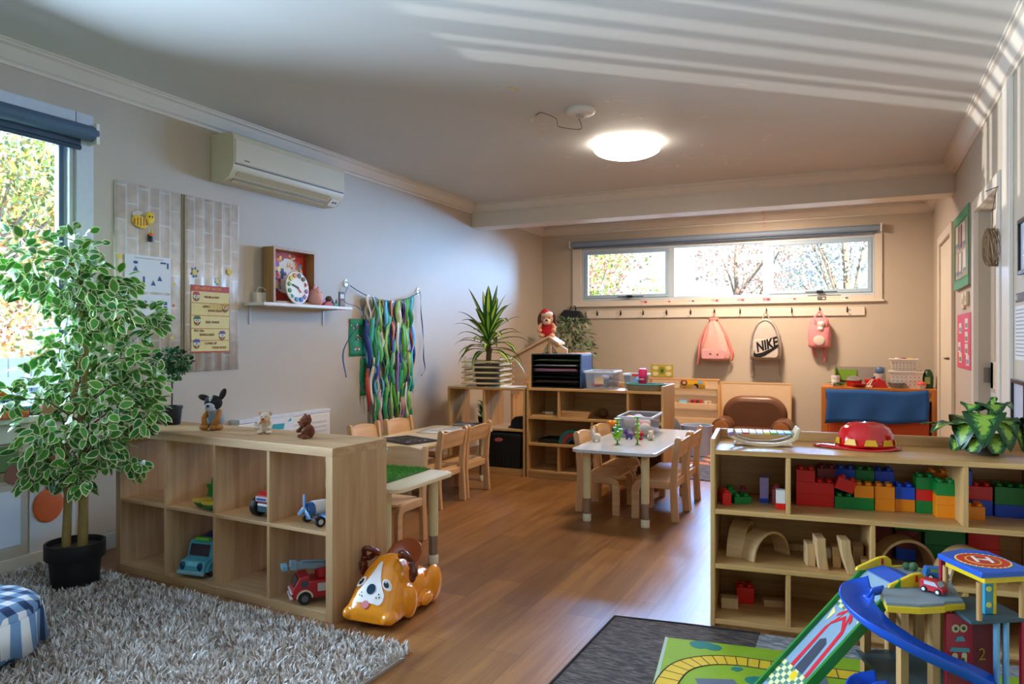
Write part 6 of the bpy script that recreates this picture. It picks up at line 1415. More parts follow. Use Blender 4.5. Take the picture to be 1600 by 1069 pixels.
# ------------------------------------------------------------------ bags on the hook rail
def sack(t, name, m, rings, fold=0, nf=9, n=44, y0=0):
    """rings: (z, half width, half depth, x shift)"""
    g = G(); dn = []
    for a, b in zip(rings, rings[1:]):
        for k in range(3): dn.append([a[i]+(b[i]-a[i])*k/3 for i in range(4)])
    dn.append(rings[-1]); m_ = len(dn)
    for j, (z, w_, d, xs) in enumerate(dn):
        f_ = j/(m_-1)
        for k in range(n):
            a = 2*PI*k/n; q = 1+fold*f_*math.sin(nf*a+2*math.sin(j*.4)); ca, sa = math.cos(a), math.sin(a)
            g.v.append((xs+w_*q*math.copysign(abs(ca)**.7, ca), y0+d*q*math.copysign(abs(sa)**.8, sa), z))
    for j in range(m_-1):
        for k in range(n): g.f.append((j*n+k, j*n+(k+1) % n, (j+1)*n+(k+1) % n, (j+1)*n+k)); g.mi.append(0)
    g.f.append(list(range(n))[::-1]); g.f.append([(m_-1)*n+k for k in range(n)]); g.mi += [0, 0]
    return g.build(name, m, t, 180)
PKB = mat('#e0a39c', .6, noise=.1, ns=12); PKD = mat('#cf7a76', .6)
t = thing('drawstring_bag', 'pink drawstring bag with a sleepy face hanging from the back wall hooks', 'bag', (HX[5], YB, 0))
sack(t, 'body', PKB, [(.93, .13, .05, .02), (.945, .17, .075, .02), (1.02, .175, .085, .02), (1.12, .155, .08, .015), (1.25, .115, .065, .01), (1.36, .065, .045, 0), (1.405, .035, .03, 0), (1.42, .05, .035, 0), (1.44, .055, .04, 0)], .11, 8, y0=-.108)
g = G(); g.prism(rrect(-.13, .155, .945, 1.065, .03), -.192, -.17, 'y'); g.build('pocket', mat('#cf9aa0', .6, noise=.1), t, bevel=.012, seg=3)
g = G(); g.ell((-.02, -.194, 1.01), (.016, .003, .008), rot=(0, .5, 0)); g.ell((.065, -.194, 1.0), (.01, .003, .014)); g.build('printed_eye', mat('#4a4a5a', .6), t, 180)
g = G(); g.tube(catmull([(0, -.06, 1.43), (0, -.075, 1.47), (0, -.068, 1.5), (.006, -.06, 1.46)]), .007, 8); g.build('hanging_loop', PKD, t, 60)
for s, pts in ((-1, [(-.03, -.08, 1.42), (-.14, -.11, 1.2), (-.165, -.12, 1.05), (-.17, -.11, .95), (-.185, -.1, .87)]), (1, [(.03, -.08, 1.42), (.15, -.1, 1.22), (.205, -.11, 1.07), (.225, -.1, 1.0), (.21, -.1, .93)])):
    g = G(); P_ = catmull(pts, 5); g.strip(P_, .035, (.8, .5, 0)); g.build('strap', PKD, t, 180, solid=.006)
t = thing('grey_backpack', 'grey backpack with black NIKE lettering and tick hanging on the back wall', 'backpack', (HX[7], YB, 0))
GB = mat('#b0aaa4', .75, noise=.08, ns=14)
sack(t, 'body', GB, [(.945, .155, .06, 0), (.96, .172, .085, 0), (1.1, .178, .095, 0), (1.22, .165, .09, .0), (1.34, .115, .075, 0), (1.40, .075, .055, 0), (1.425, .03, .03, 0)], .02, 7, y0=-.105)
g = G(); g.prism(rrect(-.135, .15, .965, 1.185, .045), -.215, -.185, 'y'); g.build('front_pocket', mat('#bcb5ae', .75, noise=.05), t, bevel=.014, seg=3)
g = G(); g.tube(catmull([(-.15, -.19, 1.1), (-.13, -.19, 1.25), (-.08, -.18, 1.36), (0, -.165, 1.4), (.08, -.18, 1.36), (.13, -.19, 1.25), (.15, -.19, 1.1)]), .005, 6); g.build('zip', mat('#8a857f', .6), t, 60)
lettering('lettering', 'NIKE', .155, (.02, -.2165, 1.115), BLACK, t, ext=.001, tilt=rad(-17), sx=.72, shear=.25, bold=.006)
g = G(); up = [(-.105, 1.06), (-.11, 1.03), (-.1, 1.018), (-.085, 1.015), (-.03, 1.03), (.06, 1.07), (.135, 1.115)]; lo = [(.145, 1.09), (.06, 1.03), (-.0, .99), (-.05, .975), (-.09, .975), (-.118, .985), (-.125, 1.01), (-.115, 1.045)]
g.prism(up+lo, -.2175, -.2145, 'y'); g.build('tick_mark', BLACK, t)
g = G(); g.tube(catmull([(-.04, -.1, 1.41), (-.02, -.075, 1.48), (0, -.068, 1.505), (.02, -.075, 1.48), (.04, -.1, 1.41)]), .006, 8); g.build('hanging_loop', mat('#9c978f', .6), t, 60)
for s, zt in ((-1, .73), (1, .76)):
    g = G(); P_ = catmull([(s*.13, -.06, .96), (s*.15, -.07, .9), (s*.145, -.06, .82), (s*.155, -.065, zt)], 6); g.strip(P_, .02 if s < 0 else .012, [(math.cos(k*.5), math.sin(k*.5), 0) for k in range(len(P_))] if s < 0 else (1, 0, 0)); g.build('strap', mat('#a09a92', .7), t, 180, solid=.004)
t = thing('plush_backpack', 'small pink plush backpack with a white bunny and round patch on the back wall', 'backpack', (HX[9], YB, 0))
PF = mat('#dd8f97', .95, noise=.15, ns=40)
sack(t, 'body', PF, [(1.085, .09, .04, 0), (1.1, .115, .075, 0), (1.2, .122, .085, 0), (1.3, .118, .08, 0), (1.39, .095, .06, 0), (1.43, .05, .035, 0)], .015, 6, y0=-.09)
g = G(); g.ell((0, -.172, 1.17), (.062, .012, .058)); g.build('round_patch', mat('#c9bdb5', .95), t, 180)
blob('bunny', mat('#e6dcd6', .95), [((.02, -.165, 1.355), (.042, .035, .036)), ((.015, -.165, 1.305), (.035, .028, .03))], t, .008, 4)
for s in (-1, 1):
    g = G(); g.ell((.02+s*.055, -.15, 1.36), (.018, .012, .055), rot=(0, s*.25, 0)); g.build('bunny_ear', mat('#d07f8a', .95), t, 180)
    g = G(); g.ell((.02+s*.014, -.199, 1.358), .004, 8, 6); g.build('bunny_eye', BLACK, t, 180)
    g = G(); P_ = catmull([(s*.055-.01, -.06, 1.1), (s*.055, -.07, 1.03), (s*.05+.005, -.065, .985 if s < 0 else .93)], 6); g.strip(P_, .032, (1, 0, 0)); g.build('strap', mat('#cc7480', .9), t, 180, solid=.01)
g = G(); g.tube(catmull([(-.07, -.1, 1.41), (-.03, -.08, 1.46), (0, -.068, 1.503), (.03, -.08, 1.46), (.07, -.1, 1.41)]), .01, 8); g.build('hanging_loop', PF, t, 60)
# ------------------------------------------------------------------ right wall
def rw(name, lab, cat, y, z, off=.002): return thing(name, lab, cat, (XR-off, y, z), WR)
t = rw('family_board', 'notice board with a green scalloped border between the two right-hand doors', 'notice board', 6.97, 1.58)
GBD = mat('#3f9a6a', .6)
g = G(); g.box(0, .86, -.02, 0, 0, .58); g.build('backing', mat('#a89f94', .6), t, bevel=.002)
g = G(); 
for x0, x1, z0, z1 in ((0, .86, 0, .05), (0, .86, .53, .58), (0, .045, .05, .53), (.815, .86, .05, .53)): g.box(x0, x1, -.026, -.02, z0, z1)
for k in range(14): g.prism(circ(.04+k*.06, .53, .03, 10), -.0255, -.02, 'y'); g.prism(circ(.04+k*.06, .05, .03, 10), -.0255, -.02, 'y')
g.build('border', GBD, t)
for k, (x, z, c) in enumerate(((.16, .42, '#c9bdb5'), (.36, .4, '#8a4a4a'), (.58, .4, '#d5d0cc'), (.16, .2, '#b5a89c'), (.36, .19, '#d9d2cc'), (.62, .2, '#e4e6e6'))):
    g = G(); g.box(x-.07, x+.09, -.024, -.0205, z-.09, z+.08); g.build('pinned_photo', mat(c, .3, noise=.2, ns=14), t)
    g = G(); g.box(x-.06, x+.08, -.0245, -.024, z-.085, z-.06); g.build('caption_strip', mat('#5a6aa0', .5), t)
t = rw('light_switch', 'cream double light switch plate above the pink chart on the right wall', 'light switch', 6.60, 1.42)
g = G(); g.box(0, .12, -.016, 0, 0, .12); g.build('plate', mat('#e0d4b4', .4), t, bevel=.004); g = G(); g.box(.03, .05, -.022, -.016, .04, .075); g.box(.07, .09, -.022, -.016, .04, .075); g.build('rocker', WHITE, t, bevel=.002)
t = rw('thermostat', 'small cream control box right of the light switch on the right wall', 'thermostat', 6.38, 1.44); g = G(); g.box(0, .1, -.02, 0, 0, .1); g.build('case', mat('#ded2b6', .4), t, bevel=.004)
g = G(); g.box(.03, .07, -.0215, -.02, .03, .07); g.build('dial', mat('#a8a08c', .5), t)
t = rw('pink_chart', 'pink chart of small pictures on the right wall below the light switch', 'chart', 6.96, .965)
g = G(); g.box(0, .78, -.003, 0, 0, .42); g.build('card', mat('#cf3f62', .55), t)
r = random.Random(3)
for k, (x, z) in enumerate(((.2, .27), (.56, .3), (.56, .2), (.14, .12), (.2, .04), (.56, .11), (.62, .03))):
    g = G(); g.box(x-.08, x+.08, -.005, -.003, z, z+.08); g.build('picture_card', mat('#d9d4d0', .5), t); g = G(); g.box(x-.06, x+.06, -.0058, -.005, z+.012, z+.045); g.build('picture', mat(('#7a8aa8', '#6a8a5a', '#8a6a5a')[k % 3], .5, noise=.3), t)
t = thing('rattan_ornament', 'brown woven rattan ornament hanging by string at the near right-hand door', 'ornament', (.672, 4.86, 1.60))
g = G(); r = random.Random(5)
for k in range(26):
    ph = r.uniform(0, PI); th0 = r.uniform(0, 2*PI); g.tube([(.045*math.cos(a)*math.cos(th0)-.01*math.sin(a), .045*math.cos(a)*math.sin(th0), .105+.105*math.sin(a+ph*.2)) for a in [2*PI*q/20 for q in range(20)]], .0018, 5, True)
g.build('weave', mat('#94785a', .8, noise=.3, ns=30), t, 60)
g = G(); g.tube([(0, 0, .2), (.004, 0, .32), (.02, -.02, .435)], .002, 5); g.tube([(-.03, 0, .42), (.03, -.02, .44)], .003, 5); g.build('string', mat('#5a4436', .7), t)
t = rw('black_sign', 'black strip sign with white letters cut off at the right edge', 'sign', 4.50, 1.38)
g = G(); g.box(0, .24, -.004, 0, 0, .045); g.build('panel', mat('#17191b', .4), t); lettering('lettering', 'FLE', .036, (.004, -.0045, .0225), WHITE, t, align='LEFT')
t = rw('printed_notice', 'white page of printed lines below the black sign at the right edge', 'notice', 4.515, 1.09)
g = G(); g.box(0, .24, -.003, 0, 0, .27); g.build('paper', mat('#d5d6d6', .5), t); g = G()
for k in range(13): shp(g, .12, .25-.019*k, -.0035, 0, .2, .006)
g.build('printed_line', mat('#8f9196', .6), t)
def bframe(y, z, w_, h, lab):
    t = rw('framed_page', lab, 'picture frame', y, z); g = G(); f_ = .02
    for b in ((0, f_, 0, h), (w_-f_, w_, 0, h), (f_, w_-f_, 0, f_), (f_, w_-f_, h-f_, h)): g.box(b[0], b[1], -.018, 0, b[2], b[3])
    g.build('frame', mat('#15161a', .35), t, bevel=.002); g = G(); g.box(f_, w_-f_, -.006, 0, f_, h-f_); g.build('page', mat('#b9bfd0', .3), t)
bframe(4.55, .68, .34, .31, 'black frame with a blank page at the right edge behind the shelf plant'); bframe(4.372, 1.51, .3, .27, 'black frame high at the right edge above the black sign')
# ------------------------------------------------------------------ plastic bricks and wooden blocks on the near shelf
BRD, BGN, BBL, BOR, BLV, BWH, BPK = [mat(c, .3, noise=.03) for c in ('#d5180f', '#0a7a30', '#1648c4', '#e88610', '#9f93d6', '#d9dde2', '#c9606e')]
BDR = mat('#7a1416', .35, noise=.05)
Z1, Z2, Z3 = .4885, .2625, .0325
U = .0375
def brick(x, y, z, nx, ny, m, lab, rz=0, tilt=0, h=.05, stud=True):
    t = thing('toy_brick', lab, 'toy brick', rloc(x, y, z), RR+rz, 'plastic building bricks'); t.rotation_euler = (0, tilt, RR+rz)
    g = G(); w_, d = nx*U, ny*U; g.box(-w_/2+.0004, w_/2-.0004, -d/2+.0004, d/2-.0004, 0, h); g.build('body', m, t, bevel=.0015)
    if stud:
        for i in range(nx):
            for j in range(ny):
                g = G(); g.cyl((-w_/2+U*(i+.5), -d/2+U*(j+.5), h-.0005), .0118, .0125, 16); g.build('stud', m, t, 40, bevel=.001)
    return t
H5 = .0502
# left bay
brick(.052, .125, Z1, 1, 2, BRD, 'red brick at the left end of the top bay, in front of the green brick', .3)
brick(.112, .165, Z1, 2, 2, BGN, 'green brick lying low beside the left red brick in the left bay', .4, h=.03)
brick(.125, .215, Z1, 1, 1, BDR, 'dark red brick at the back of the left bay behind the green brick', .1)
brick(.068, .2, Z1, 1, 2, BGN, 'small green brick at the back of the left bay behind the red one', .2)
g_ = brick(.212, .225, Z1, 1, 2, BBL, 'flat blue brick under the lavender tower in the left bay', h=.018); brick(.212, .225, Z1+.0182, 1, 2, BLV, 'lavender brick, lower half of the lavender tower in the left bay', h=.06, stud=False); brick(.212, .225, Z1+.0784, 1, 2, BLV, 'lavender brick, top of the lavender tower in the left bay', h=.03, stud=False)
brick(.262, .20, Z1, 1, 2, BPK, 'pink brick between the lavender tower and the white brick', h=.065)
brick(.276, .095, Z1, 1, 1, BRD, 'small red brick at the front of the left bay under the white brick', h=.024, stud=False)
brick(.277, .098, Z1+.0243, 1, 1, BWH, 'white brick standing on the small red brick by the divider', h=.055, stud=False)
# centre bay
brick(.415, .225, Z1, 4, 2, BRD, 'long red brick at the base of the red steps in the centre bay'); brick(.415, .225, Z1+H5, 4, 2, BRD, 'long red brick in the middle layer of the red steps'); brick(.378, .225, Z1+2*H5, 2, 2, BRD, 'short red brick on top of the red steps')
brick(.465, .30, Z1, 2, 2, BDR, 'dark red brick behind the red steps, lower of two', h=.075); brick(.465, .30, Z1+.0752, 2, 2, BDR, 'dark red brick behind the red steps, upper of two', h=.075)
brick(.565, .215, Z1, 4, 2, BGN, 'long green brick at the base beside the red steps'); brick(.602, .215, Z1+H5, 2, 2, BOR, 'orange brick stepped on the right half of the long green brick')
brick(.522, .19, Z1+.075, 2, 1, BRD, 'red brick tilted on the left end of the long green brick', .1, rad(20))
for x, m, a, b in ((.54, BBL, 'blue', 'behind the tilted red brick'), (.615, BGN, 'green', 'behind the orange brick'), (.69, BBL, 'blue', 'behind the orange column')):
    brick(x, .305, Z1, 2, 2, BDR if m is BGN else BGN, 'lower back-row brick under the %s one %s' % (a, b), h=.1, stud=False); brick(x, .305, Z1+.1004, 2, 2, m, '%s brick on the tall back row %s' % (a, b))
brick(.68, .222, Z1, 2, 2, BOR, 'orange brick, lower of the plain orange column in the centre bay'); brick(.68, .222, Z1+H5, 2, 2, BOR, 'orange brick, upper of the plain orange column in the centre bay')
brick(.757, .24, Z1, 2, 2, BOR, 'orange brick under the bright blue brick'); brick(.757, .24, Z1+H5, 2, 2, BBL, 'bright blue brick on an orange brick in the centre bay')
brick(.834, .235, Z1, 2, 2, BGN, 'bottom green brick of the green-red-green stack'); brick(.834, .235, Z1+H5, 2, 2, BRD, 'red brick in the middle of the green-red-green stack', h=.045); brick(.834, .235, Z1+H5+.0453, 2, 2, BGN, 'top green brick of the green-red-green stack')
brick(.893, .17, Z1, 2, 2, BOR, 'bottom orange brick of the two-orange stack by the right divider'); brick(.893, .17, Z1+H5, 2, 2, BOR, 'middle orange brick of the stack by the right divider', h=.038); brick(.893, .17, Z1+H5+.0383, 2, 2, BGN, 'green brick topping the orange stack by the right divider'); brick(.895, .30, Z1, 2, 2, BOR, 'tall orange brick behind the green-topped stack by the right divider', h=.155)
# right bay
brick(.99, .18, Z1, 2, 2, BOR, 'dull orange brick lying at the front of the right bay'); brick(1.0, .27, Z1, 4, 2, BBL, 'blue brick at the back base of the right bay', h=.06); brick(1.0, .27, Z1+.0605, 4, 2, BRD, 'long dark red brick above the orange one in the right bay', h=.055); brick(.985, .27, Z1+.1163, 1, 2, BBL, 'tall blue brick at the back left of the right bay', h=.06)
brick(1.135, .26, Z1, 3, 2, BBL, 'long blue brick at the far right base of the right bay'); brick(1.135, .26, Z1+H5, 3, 2, BGN, 'dark green brick on the long blue brick, far right', h=.07)
# middle row behind the arches
for k, (x, m, z, n, l) in enumerate(((.68, BDR, 0, 2, 'dark red brick at the left of the lower right bay, base'), (.68, BDR, .0755, 2, 'dark red brick at the left of the lower right bay, upper'), (.775, BBL, 0, 2, 'blue brick glimpsed through the left thin arch'), (.775, BDR, .0505, 2, 'red brick above the blue one behind the left thin arch'), (.79, BGN, .1268, 3, 'dark green brick high behind the left thin arch'), (.92, BGN, 0, 4, 'green brick low behind the right thin arch'), (.92, BGN, .0755, 4, 'green brick high behind the right thin arch'), (1.06, BRD, 0, 3, 'red brick low at the right behind the helipad'), (1.06, BRD, .0755, 3, 'bright red brick above the helipad in the lower right bay'))):
    brick(x, .335, Z2+z, n, 2, m, l, h=.075 if m is not BBL else .05)
brick(.13, .255, Z3, 2, 2, BRD, 'single red brick at the back of the bottom left bay', .1, h=.07)
PINE = wood('#b98f5e', '#dcb98a', 'z', .55, 1.6); PINEX = wood('#b98f5e', '#dcb98a', 'x', .55, 1.6)
def warch(x, y, z, ro, th, dep, lab, rz=0, ax='y', m=None):
    t = thing('wooden_arch', lab, 'wooden block', rloc(x, y, z), RR+rz, 'bent wooden arches')
    g = G(); n = 22; o = arc(0, 0, ro, 0, 180, n); i = arc(0, 0, ro-th, 180, 0, n); o = [(a, b*1.05) for a, b in o]; i = [(a, b*1.05) for a, b in i]
    g.prism(o+i, -dep/2, dep/2, 'y'); g.build('arch', m or wood('#c39a66', '#e0bd8d', 'y', .4), t, 50, bevel=.0015); return t
warch(.12, .235, Z2, .125, .012, .075, 'tall bent wooden arch seen end-on at the left end of the middle row', rad(78))
warch(.215, .17, Z2, .11, .01, .08, 'bent wooden arch with a cool sheen standing at an angle beside the end-on arch', rad(48))
warch(.75, .212, Z2, .115, .012, .09, 'thin wooden arch in the lower right bay, left of two', rad(16)); warch(.962, .10, Z2, .12, .012, .10, 'thin wooden arch in the lower right bay, right of two', rad(24))
def wblock(x, y, z, w_, d, h, lab, rz=0, curve=0, m=None):
    t = thing('wooden_block', lab, 'wooden block', rloc(x, y, z), RR+rz, 'plain wooden blocks')
    g = G()
    if curve:
        n = 8; P_ = [(curve*math.sin(PI*k/n*.5), h*k/n) for k in range(n+1)]; g.prism([(p[0]-w_/2-curve*.5, p[1]) for p in P_]+[(p[0]+w_/2-curve*.5, p[1]) for p in P_[::-1]], -d/2, d/2, 'y')
    else: g.box(-w_/2, w_/2, -d/2, d/2, 0, h)
    g.build('block', m or PINE, t, bevel=.002)
wblock(.39, .125, Z2, .034, .08, .09, 'short pale wooden block left of the tall slanted-grain block', .12)
wblock(.43, .09, Z2, .036, .085, .128, 'tall pale wooden block with slanted grain in the middle row', .12, -.012)
wblock(.492, .13, Z2, .032, .07, .05, 'small striped wooden block at the foot of the curved block, lower'); wblock(.492, .13, Z2+.0505, .036, .07, .034, 'small striped wooden block at the foot of the curved block, upper', 0)
wblock(.528, .06, Z2, .036, .085, .135, 'tall curved pale wooden block nearest the front of the middle row', .1, -.03)
wblock(.575, .17, Z2, .04, .08, .085, 'plain wooden block right behind the curved block'); wblock(.562, .27, Z2, .03, .06, .05, 'little wooden block in the shadow behind the curved block'); wblock(.592, .085, Z2, .03, .06, .055, 'small wooden block against the middle divider')
wblock(.36, .31, Z2, .09, .03, .03, 'flat wooden block lying at the back of the middle row'); wblock(.46, .26, Z2, .05, .05, .04, 'low wooden block behind the two pale front blocks')
wblock(.07, .16, Z3, .07, .05, .045, 'rectangular wooden block at the front left of the bottom row', .05, 0, PINEX); wblock(.25, .235, Z3, .085, .04, .03, 'flat wooden block by the divider in the bottom left bay', .15, 0, PINEX)
# ------------------------------------------------------------------ on top of the near shelf
TZ = .7355
t = thing('toy_xylophone', 'pale wooden boat-shaped xylophone with pastel keys on the brick shelf', 'xylophone', rloc(.205, .205, TZ), RR+rad(4))
XW = wood('#c9ab80', '#e2c9a2', 'x', .4)
for y in (-.05, .05):
    g = G(); n = 14; P_ = [(-.145+.29*k/n, .042*abs(-1+2*k/n)**2.6) for k in range(n+1)]; g.prism(P_+[(a*.985, b+.014) for a, b in P_[::-1]], y-.006, y+.006, 'y'); g.build('side_rail', XW, t, bevel=.001)
g = G(); g.box(-.12, .12, -.044, .044, .002, .008); g.build('base_board', XW, t)
for s, c in ((-1, '#8a6aa0'), (1, '#cdb894')): g = G(); g.prism([(s*.142, .04), (s*.12, .05), (s*.122, .062), (s*.146, .056)] if s < 0 else [(.12, .04), (.14, .038), (.15, .078), (.138, .082)], -.06, .06, 'y'); g.build('end_block', mat(c, .45), t, bevel=.003)
for k, c in enumerate(('#b9c4ea', '#b03a66', '#d9d2c0', '#c4d3ea', '#d8c94a', '#4fa84a', '#7fb8dc', '#3f9fb5')):
    x = -.1+.029*k; g = G(); g.box(x-.0125, x+.0125, -.062+.002*k, .062-.002*k, .052, .06); g.build('key', mat(c, .3), t, bevel=.002)
t = thing('fire_helmet', 'shiny red toy fire helmet with yellow squares on the brick shelf', 'toy helmet', rloc(.615, .245, TZ), RR)
HR = mat('#c20f16', .15, noise=.02, coat=.6)
g = G(); n = 48; prof = [(.0, .108), (.03, .107), (.06, .1), (.083, .083), (.096, .055), (.103, .028), (.106, .012)]
vs = []
for r_, h in prof:
    for k in range(n):
        a = 2*PI*k/n; rd = 1+.02*max(0, math.cos(4*a))**6*min(1, r_/.05); ex = 1.0; vs.append((r_*rd*math.cos(a)*1.06, r_*rd*math.sin(a)*.86, h+.004*max(0, math.cos(4*a))**8*(r_ > .01)))
g.add(vs, [(j*n+k, (j+1)*n+k, (j+1)*n+(k+1) % n, j*n+(k+1) % n) for j in range(len(prof)-1) for k in range(n)])
g.build('dome', HR, t, 60, solid=.003)
g = G(); vs = []
for r_, z in ((.1, .014), (.118, .008), (.128, .004)):
    for k in range(n):
        a = 2*PI*k/n; e = .05*max(0, -math.cos(a))**3 if r_ > .11 else 0
        if r_ > .12: e *= 1.35
        vs.append(((r_+e)*math.cos(a)*1.06, (r_*.93+e*.2)*math.sin(a)*.88, z+.003*math.cos(2*a)))
g.add(vs, [(j*n+k, (j+1)*n+k, (j+1)*n+(k+1) % n, j*n+(k+1) % n) for j in range(2) for k in range(n)]); g.build('brim', HR, t, 60, solid=.003)
g = G()
for a0 in (-165, -125, -85, -48, -10, 30, 70):
    q = []
    for da, (r_, h) in ((-13, (.1065, .02)), (13, (.1065, .02)), (9, (.102, .045)), (-9, (.102, .045))):
        a = rad(a0+da); q.append((1.045*r_*math.cos(a)*1.06, 1.045*r_*math.sin(a)*.86, h))
    g.add(q, [(0, 1, 2, 3)])
g.build('yellow_square', mat('#d9a81f', .4), t, solid=.0015)
# ------------------------------------------------------------------ left window sill
t = thing('sill_tray', 'long orange tray with a blue rim on the left window sill', 'tray', (XL+.03, 2.02, wz0+.001)); g = G(); g.box(-.04, .05, -.3, .3, 0, .045); g.build('tray', mat('#d4581f', .45), t, bevel=.006)
g = G(); g.box(-.05, .06, -.31, .31, .045, .058); g.build('rim', mat('#4f9fd0', .4), t, bevel=.004)
t = thing('sill_toy', 'orange and blue wheeled toy standing in the tray on the left window sill', 'toy', (XL+.035, 2.22, wz0+.06)); g = G(); g.bc((0, 0, .03), (.06, .12, .02)); g.build('base', mat('#2a5fae', .4), t, bevel=.006); g = G(); g.ell((0, -.01, .075), (.03, .04, .03)); g.build('body', mat('#d9621f', .4), t, 180)
for y in (-.035, .04): wheel(t, (.03, y, .022), .022, .014, mat('#3f8fd0', .4))
t = thing('sill_box', 'small brown and blue tub at the corner of the left window sill', 'tub', (XL+.0, 2.47, wz0+.001)); g = G(); g.cyl((0, 0, 0), .045, .09, 20); g.build('tub', mat('#a87a60', .5), t, 40, bevel=.003); g = G(); g.cyl((0, 0, .09), .047, .03, 20); g.build('lid', mat('#3fa0c0', .4), t, 40, bevel=.003)
# ------------------------------------------------------------------ wooden toy garage
ga = thing('toy_garage', 'wooden toy garage with ramp, blue slides and helipad in front of the brick shelf', 'toy garage', (.02, 2.6, .0132), rad(31))
GREY = mat('#7a8a94', .45, noise=.1, ns=20); RAMP = mat('#7f97ab', .4, noise=.08, ns=20); GNE = mat('#1f7a2c', .4); YEL2 = mat('#d9b81f', .4); BLU = mat('#1f55b8', .35); SLD = mat('#1a4fc0', .28, noise=.03); REDG = mat('#a3142c', .4); NAT = wood('#a87c4a', '#cda06a', 'z', .45)
dp = [(.03, .065), (.19, .065), (.24, -.05), (.145, -.246), (.09, -.246), (.075, -.258), (.0, -.262), (-.083, -.238), (-.03, -.12), (.03, -.115)]
g = G(); g.prism(dp[::-1], .424, .432); g.build('top_deck', GREY, ga)
g = G(); g.prism([(a*1.02, b*1.02) for a, b in dp][::-1], .405, .4238); g.build('deck_edge', YEL2, ga, bevel=.002)
g = G(); g.tube([(.03, .065, .434), (.19, .065, .434), (.24, -.05, .434)], .004, 6); g.build('deck_border', YEL2, ga)
# ramp
def rp(x, y, up=0): return (x, y, .428-(.03-x)*1.0+up)
g = G(); g.add([rp(.03, .05), rp(.03, -.115), rp(-.4, -.115), rp(-.4, .05), rp(.03, .05, -.012), rp(.03, -.115, -.012), rp(-.4, -.115, -.012), rp(-.4, .05, -.012)], [(0, 3, 2, 1), (4, 5, 6, 7), (0, 1, 5, 4), (1, 2, 6, 5), (2, 3, 7, 6), (3, 0, 4, 7)]); g.build('ramp', RAMP, ga)
for y0, y1, h in ((.05, .06, .022), (-.127, -.115, .026)):
    g = G(); vs = []
    for x in (.035, -.41):
        for y in (y0, y1):
            for u in (-.02, h): vs.append(rp(x, y, u))
    g.add(vs, [(0, 1, 3, 2), (4, 6, 7, 5), (0, 4, 5, 1), (2, 3, 7, 6), (1, 5, 7, 3), (0, 2, 6, 4)]); g.build('ramp_wall', GNE, ga, bevel=.003)
def rpatch(name, m, polys, up=.0008):
    g = G()
    for k, p in enumerate(polys):
        o = len(g.v); g.v += [rp(x, y, up+.00003*k) for x, y in p]; g.f.append([o+i for i in range(len(p))]); g.mi.append(0)
    return g.build(name, m, ga)
def tread(x0, x1, ph):
    out = []
    n = 6; sy = .15/8; sx = (x1-x0)/n
    for i in range(n):
        for j in range(8):
            if (i+j) % 2 == ph: out.append([(x0+i*sx, -.1+j*sy), (x0+(i+1)*sx, -.1+j*sy), (x0+(i+1)*sx, -.1+(j+1)*sy), (x0+i*sx, -.1+(j+1)*sy)])
    return out
for a, b in ((-.31, -.245), (-.075, -.02)):
    rpatch('chequer_pale', mat('#d5cf9a', .5), tread(a, b, 0)); rpatch('chequer_green', mat('#4f7a6a', .5), tread(a, b, 1))
rpatch('printed_track', mat('#c9202f', .4), [[(-.255, -.075), (-.12, -.06), (-.055, -.03), (-.12, -.075), (-.25, -.09)][:5], [(-.255, -.005), (-.12, -.0), (-.055, -.03), (-.13, .012), (-.25, .012)]], .0014)
rpatch('printed_arrows', mat('#c9202f', .4), [[(-.14-.026*k, -.068), (-.11-.026*k, -.03), (-.14-.026*k, .005), (-.15-.026*k, .005), (-.122-.026*k, -.03), (-.15-.026*k, -.068)][::1] for k in (-3, -2, -1)], .002)
rpatch('printed_car', mat('#3a3f4f', .4), [[(-.245, -.06), (-.16, -.05), (-.15, -.03), (-.16, -.012), (-.245, -.015)]], .0016); rpatch('printed_light', YEL2, [[(-.27, -.05), (-.25, -.05), (-.25, -.02), (-.27, -.025)]], .0018)
rpatch('printed_flash', mat('#e0c98a', .5), [[(-.12, .03), (-.09, .02), (-.08, .045), (-.1, .038)], [(-.09, -.095), (-.06, -.09), (-.07, -.075)]], .0012)
# barrier hump and flags at the top of the ramp
g = G(); g.add([(.03, .045, .4325), (.03, -.11, .4325), (.085, -.11, .445), (.085, .045, .445), (.13, -.11, .4325), (.13, .045, .4325)], [(0, 1, 2, 3), (3, 2, 4, 5)]); g.build('blue_hump', BLU, ga, solid=.003)
for y in (.052, -.12):
    g = G(); g.prism([(-.005, .43), (.0, .442), (.05, .462), (.075, .472), (.1, .475), (.118, .462), (.12, .445), (.108, .43)], y-.006, y+.006, 'y'); g.build('yellow_barrier', YEL2, ga, bevel=.004)
    g = G(); g.bc((.085, y-.0065, .458), (.008, .002, .02)); g.build('red_mark', mat('#b52a1f', .5), ga)
# posts
for x, y in ((-.02, -.215), (.07, -.225), (.03, .05), (.2, .03), (.205, -.09), (.12, .06)):
    g = G(); g.box(x-.012, x+.012, y-.012, y+.012, 0, .405); g.build('post', NAT, ga, bevel=.001)
# middle and ground decks
g = G(); g.prism([(-.14, -.30), (.24, -.26), (.27, .05), (.0, .06), (-.02, -.1), (-.13, -.12)], .155, .167); g.build('middle_deck', mat('#47606c', .45, noise=.2, ns=16), ga)
g = G(); g.prism([(-.15, -.31), (-.02, -.31), (-.02, -.29), (-.14, -.285)], .14, .1545); g.build('middle_edge', YEL2, ga)
g = G(); g.box(-.16, .42, -.45, .1, 0, .012); g.build('ground_deck', mat('#4f9a3a', .5, noise=.25, ns=14), ga)
g = G()
for k in range(9): g.bc((-.11+.011*k, -.24, .1685), (.004, .05, .003))
g.build('printed_steps', mat('#2f2a26', .5), ga)
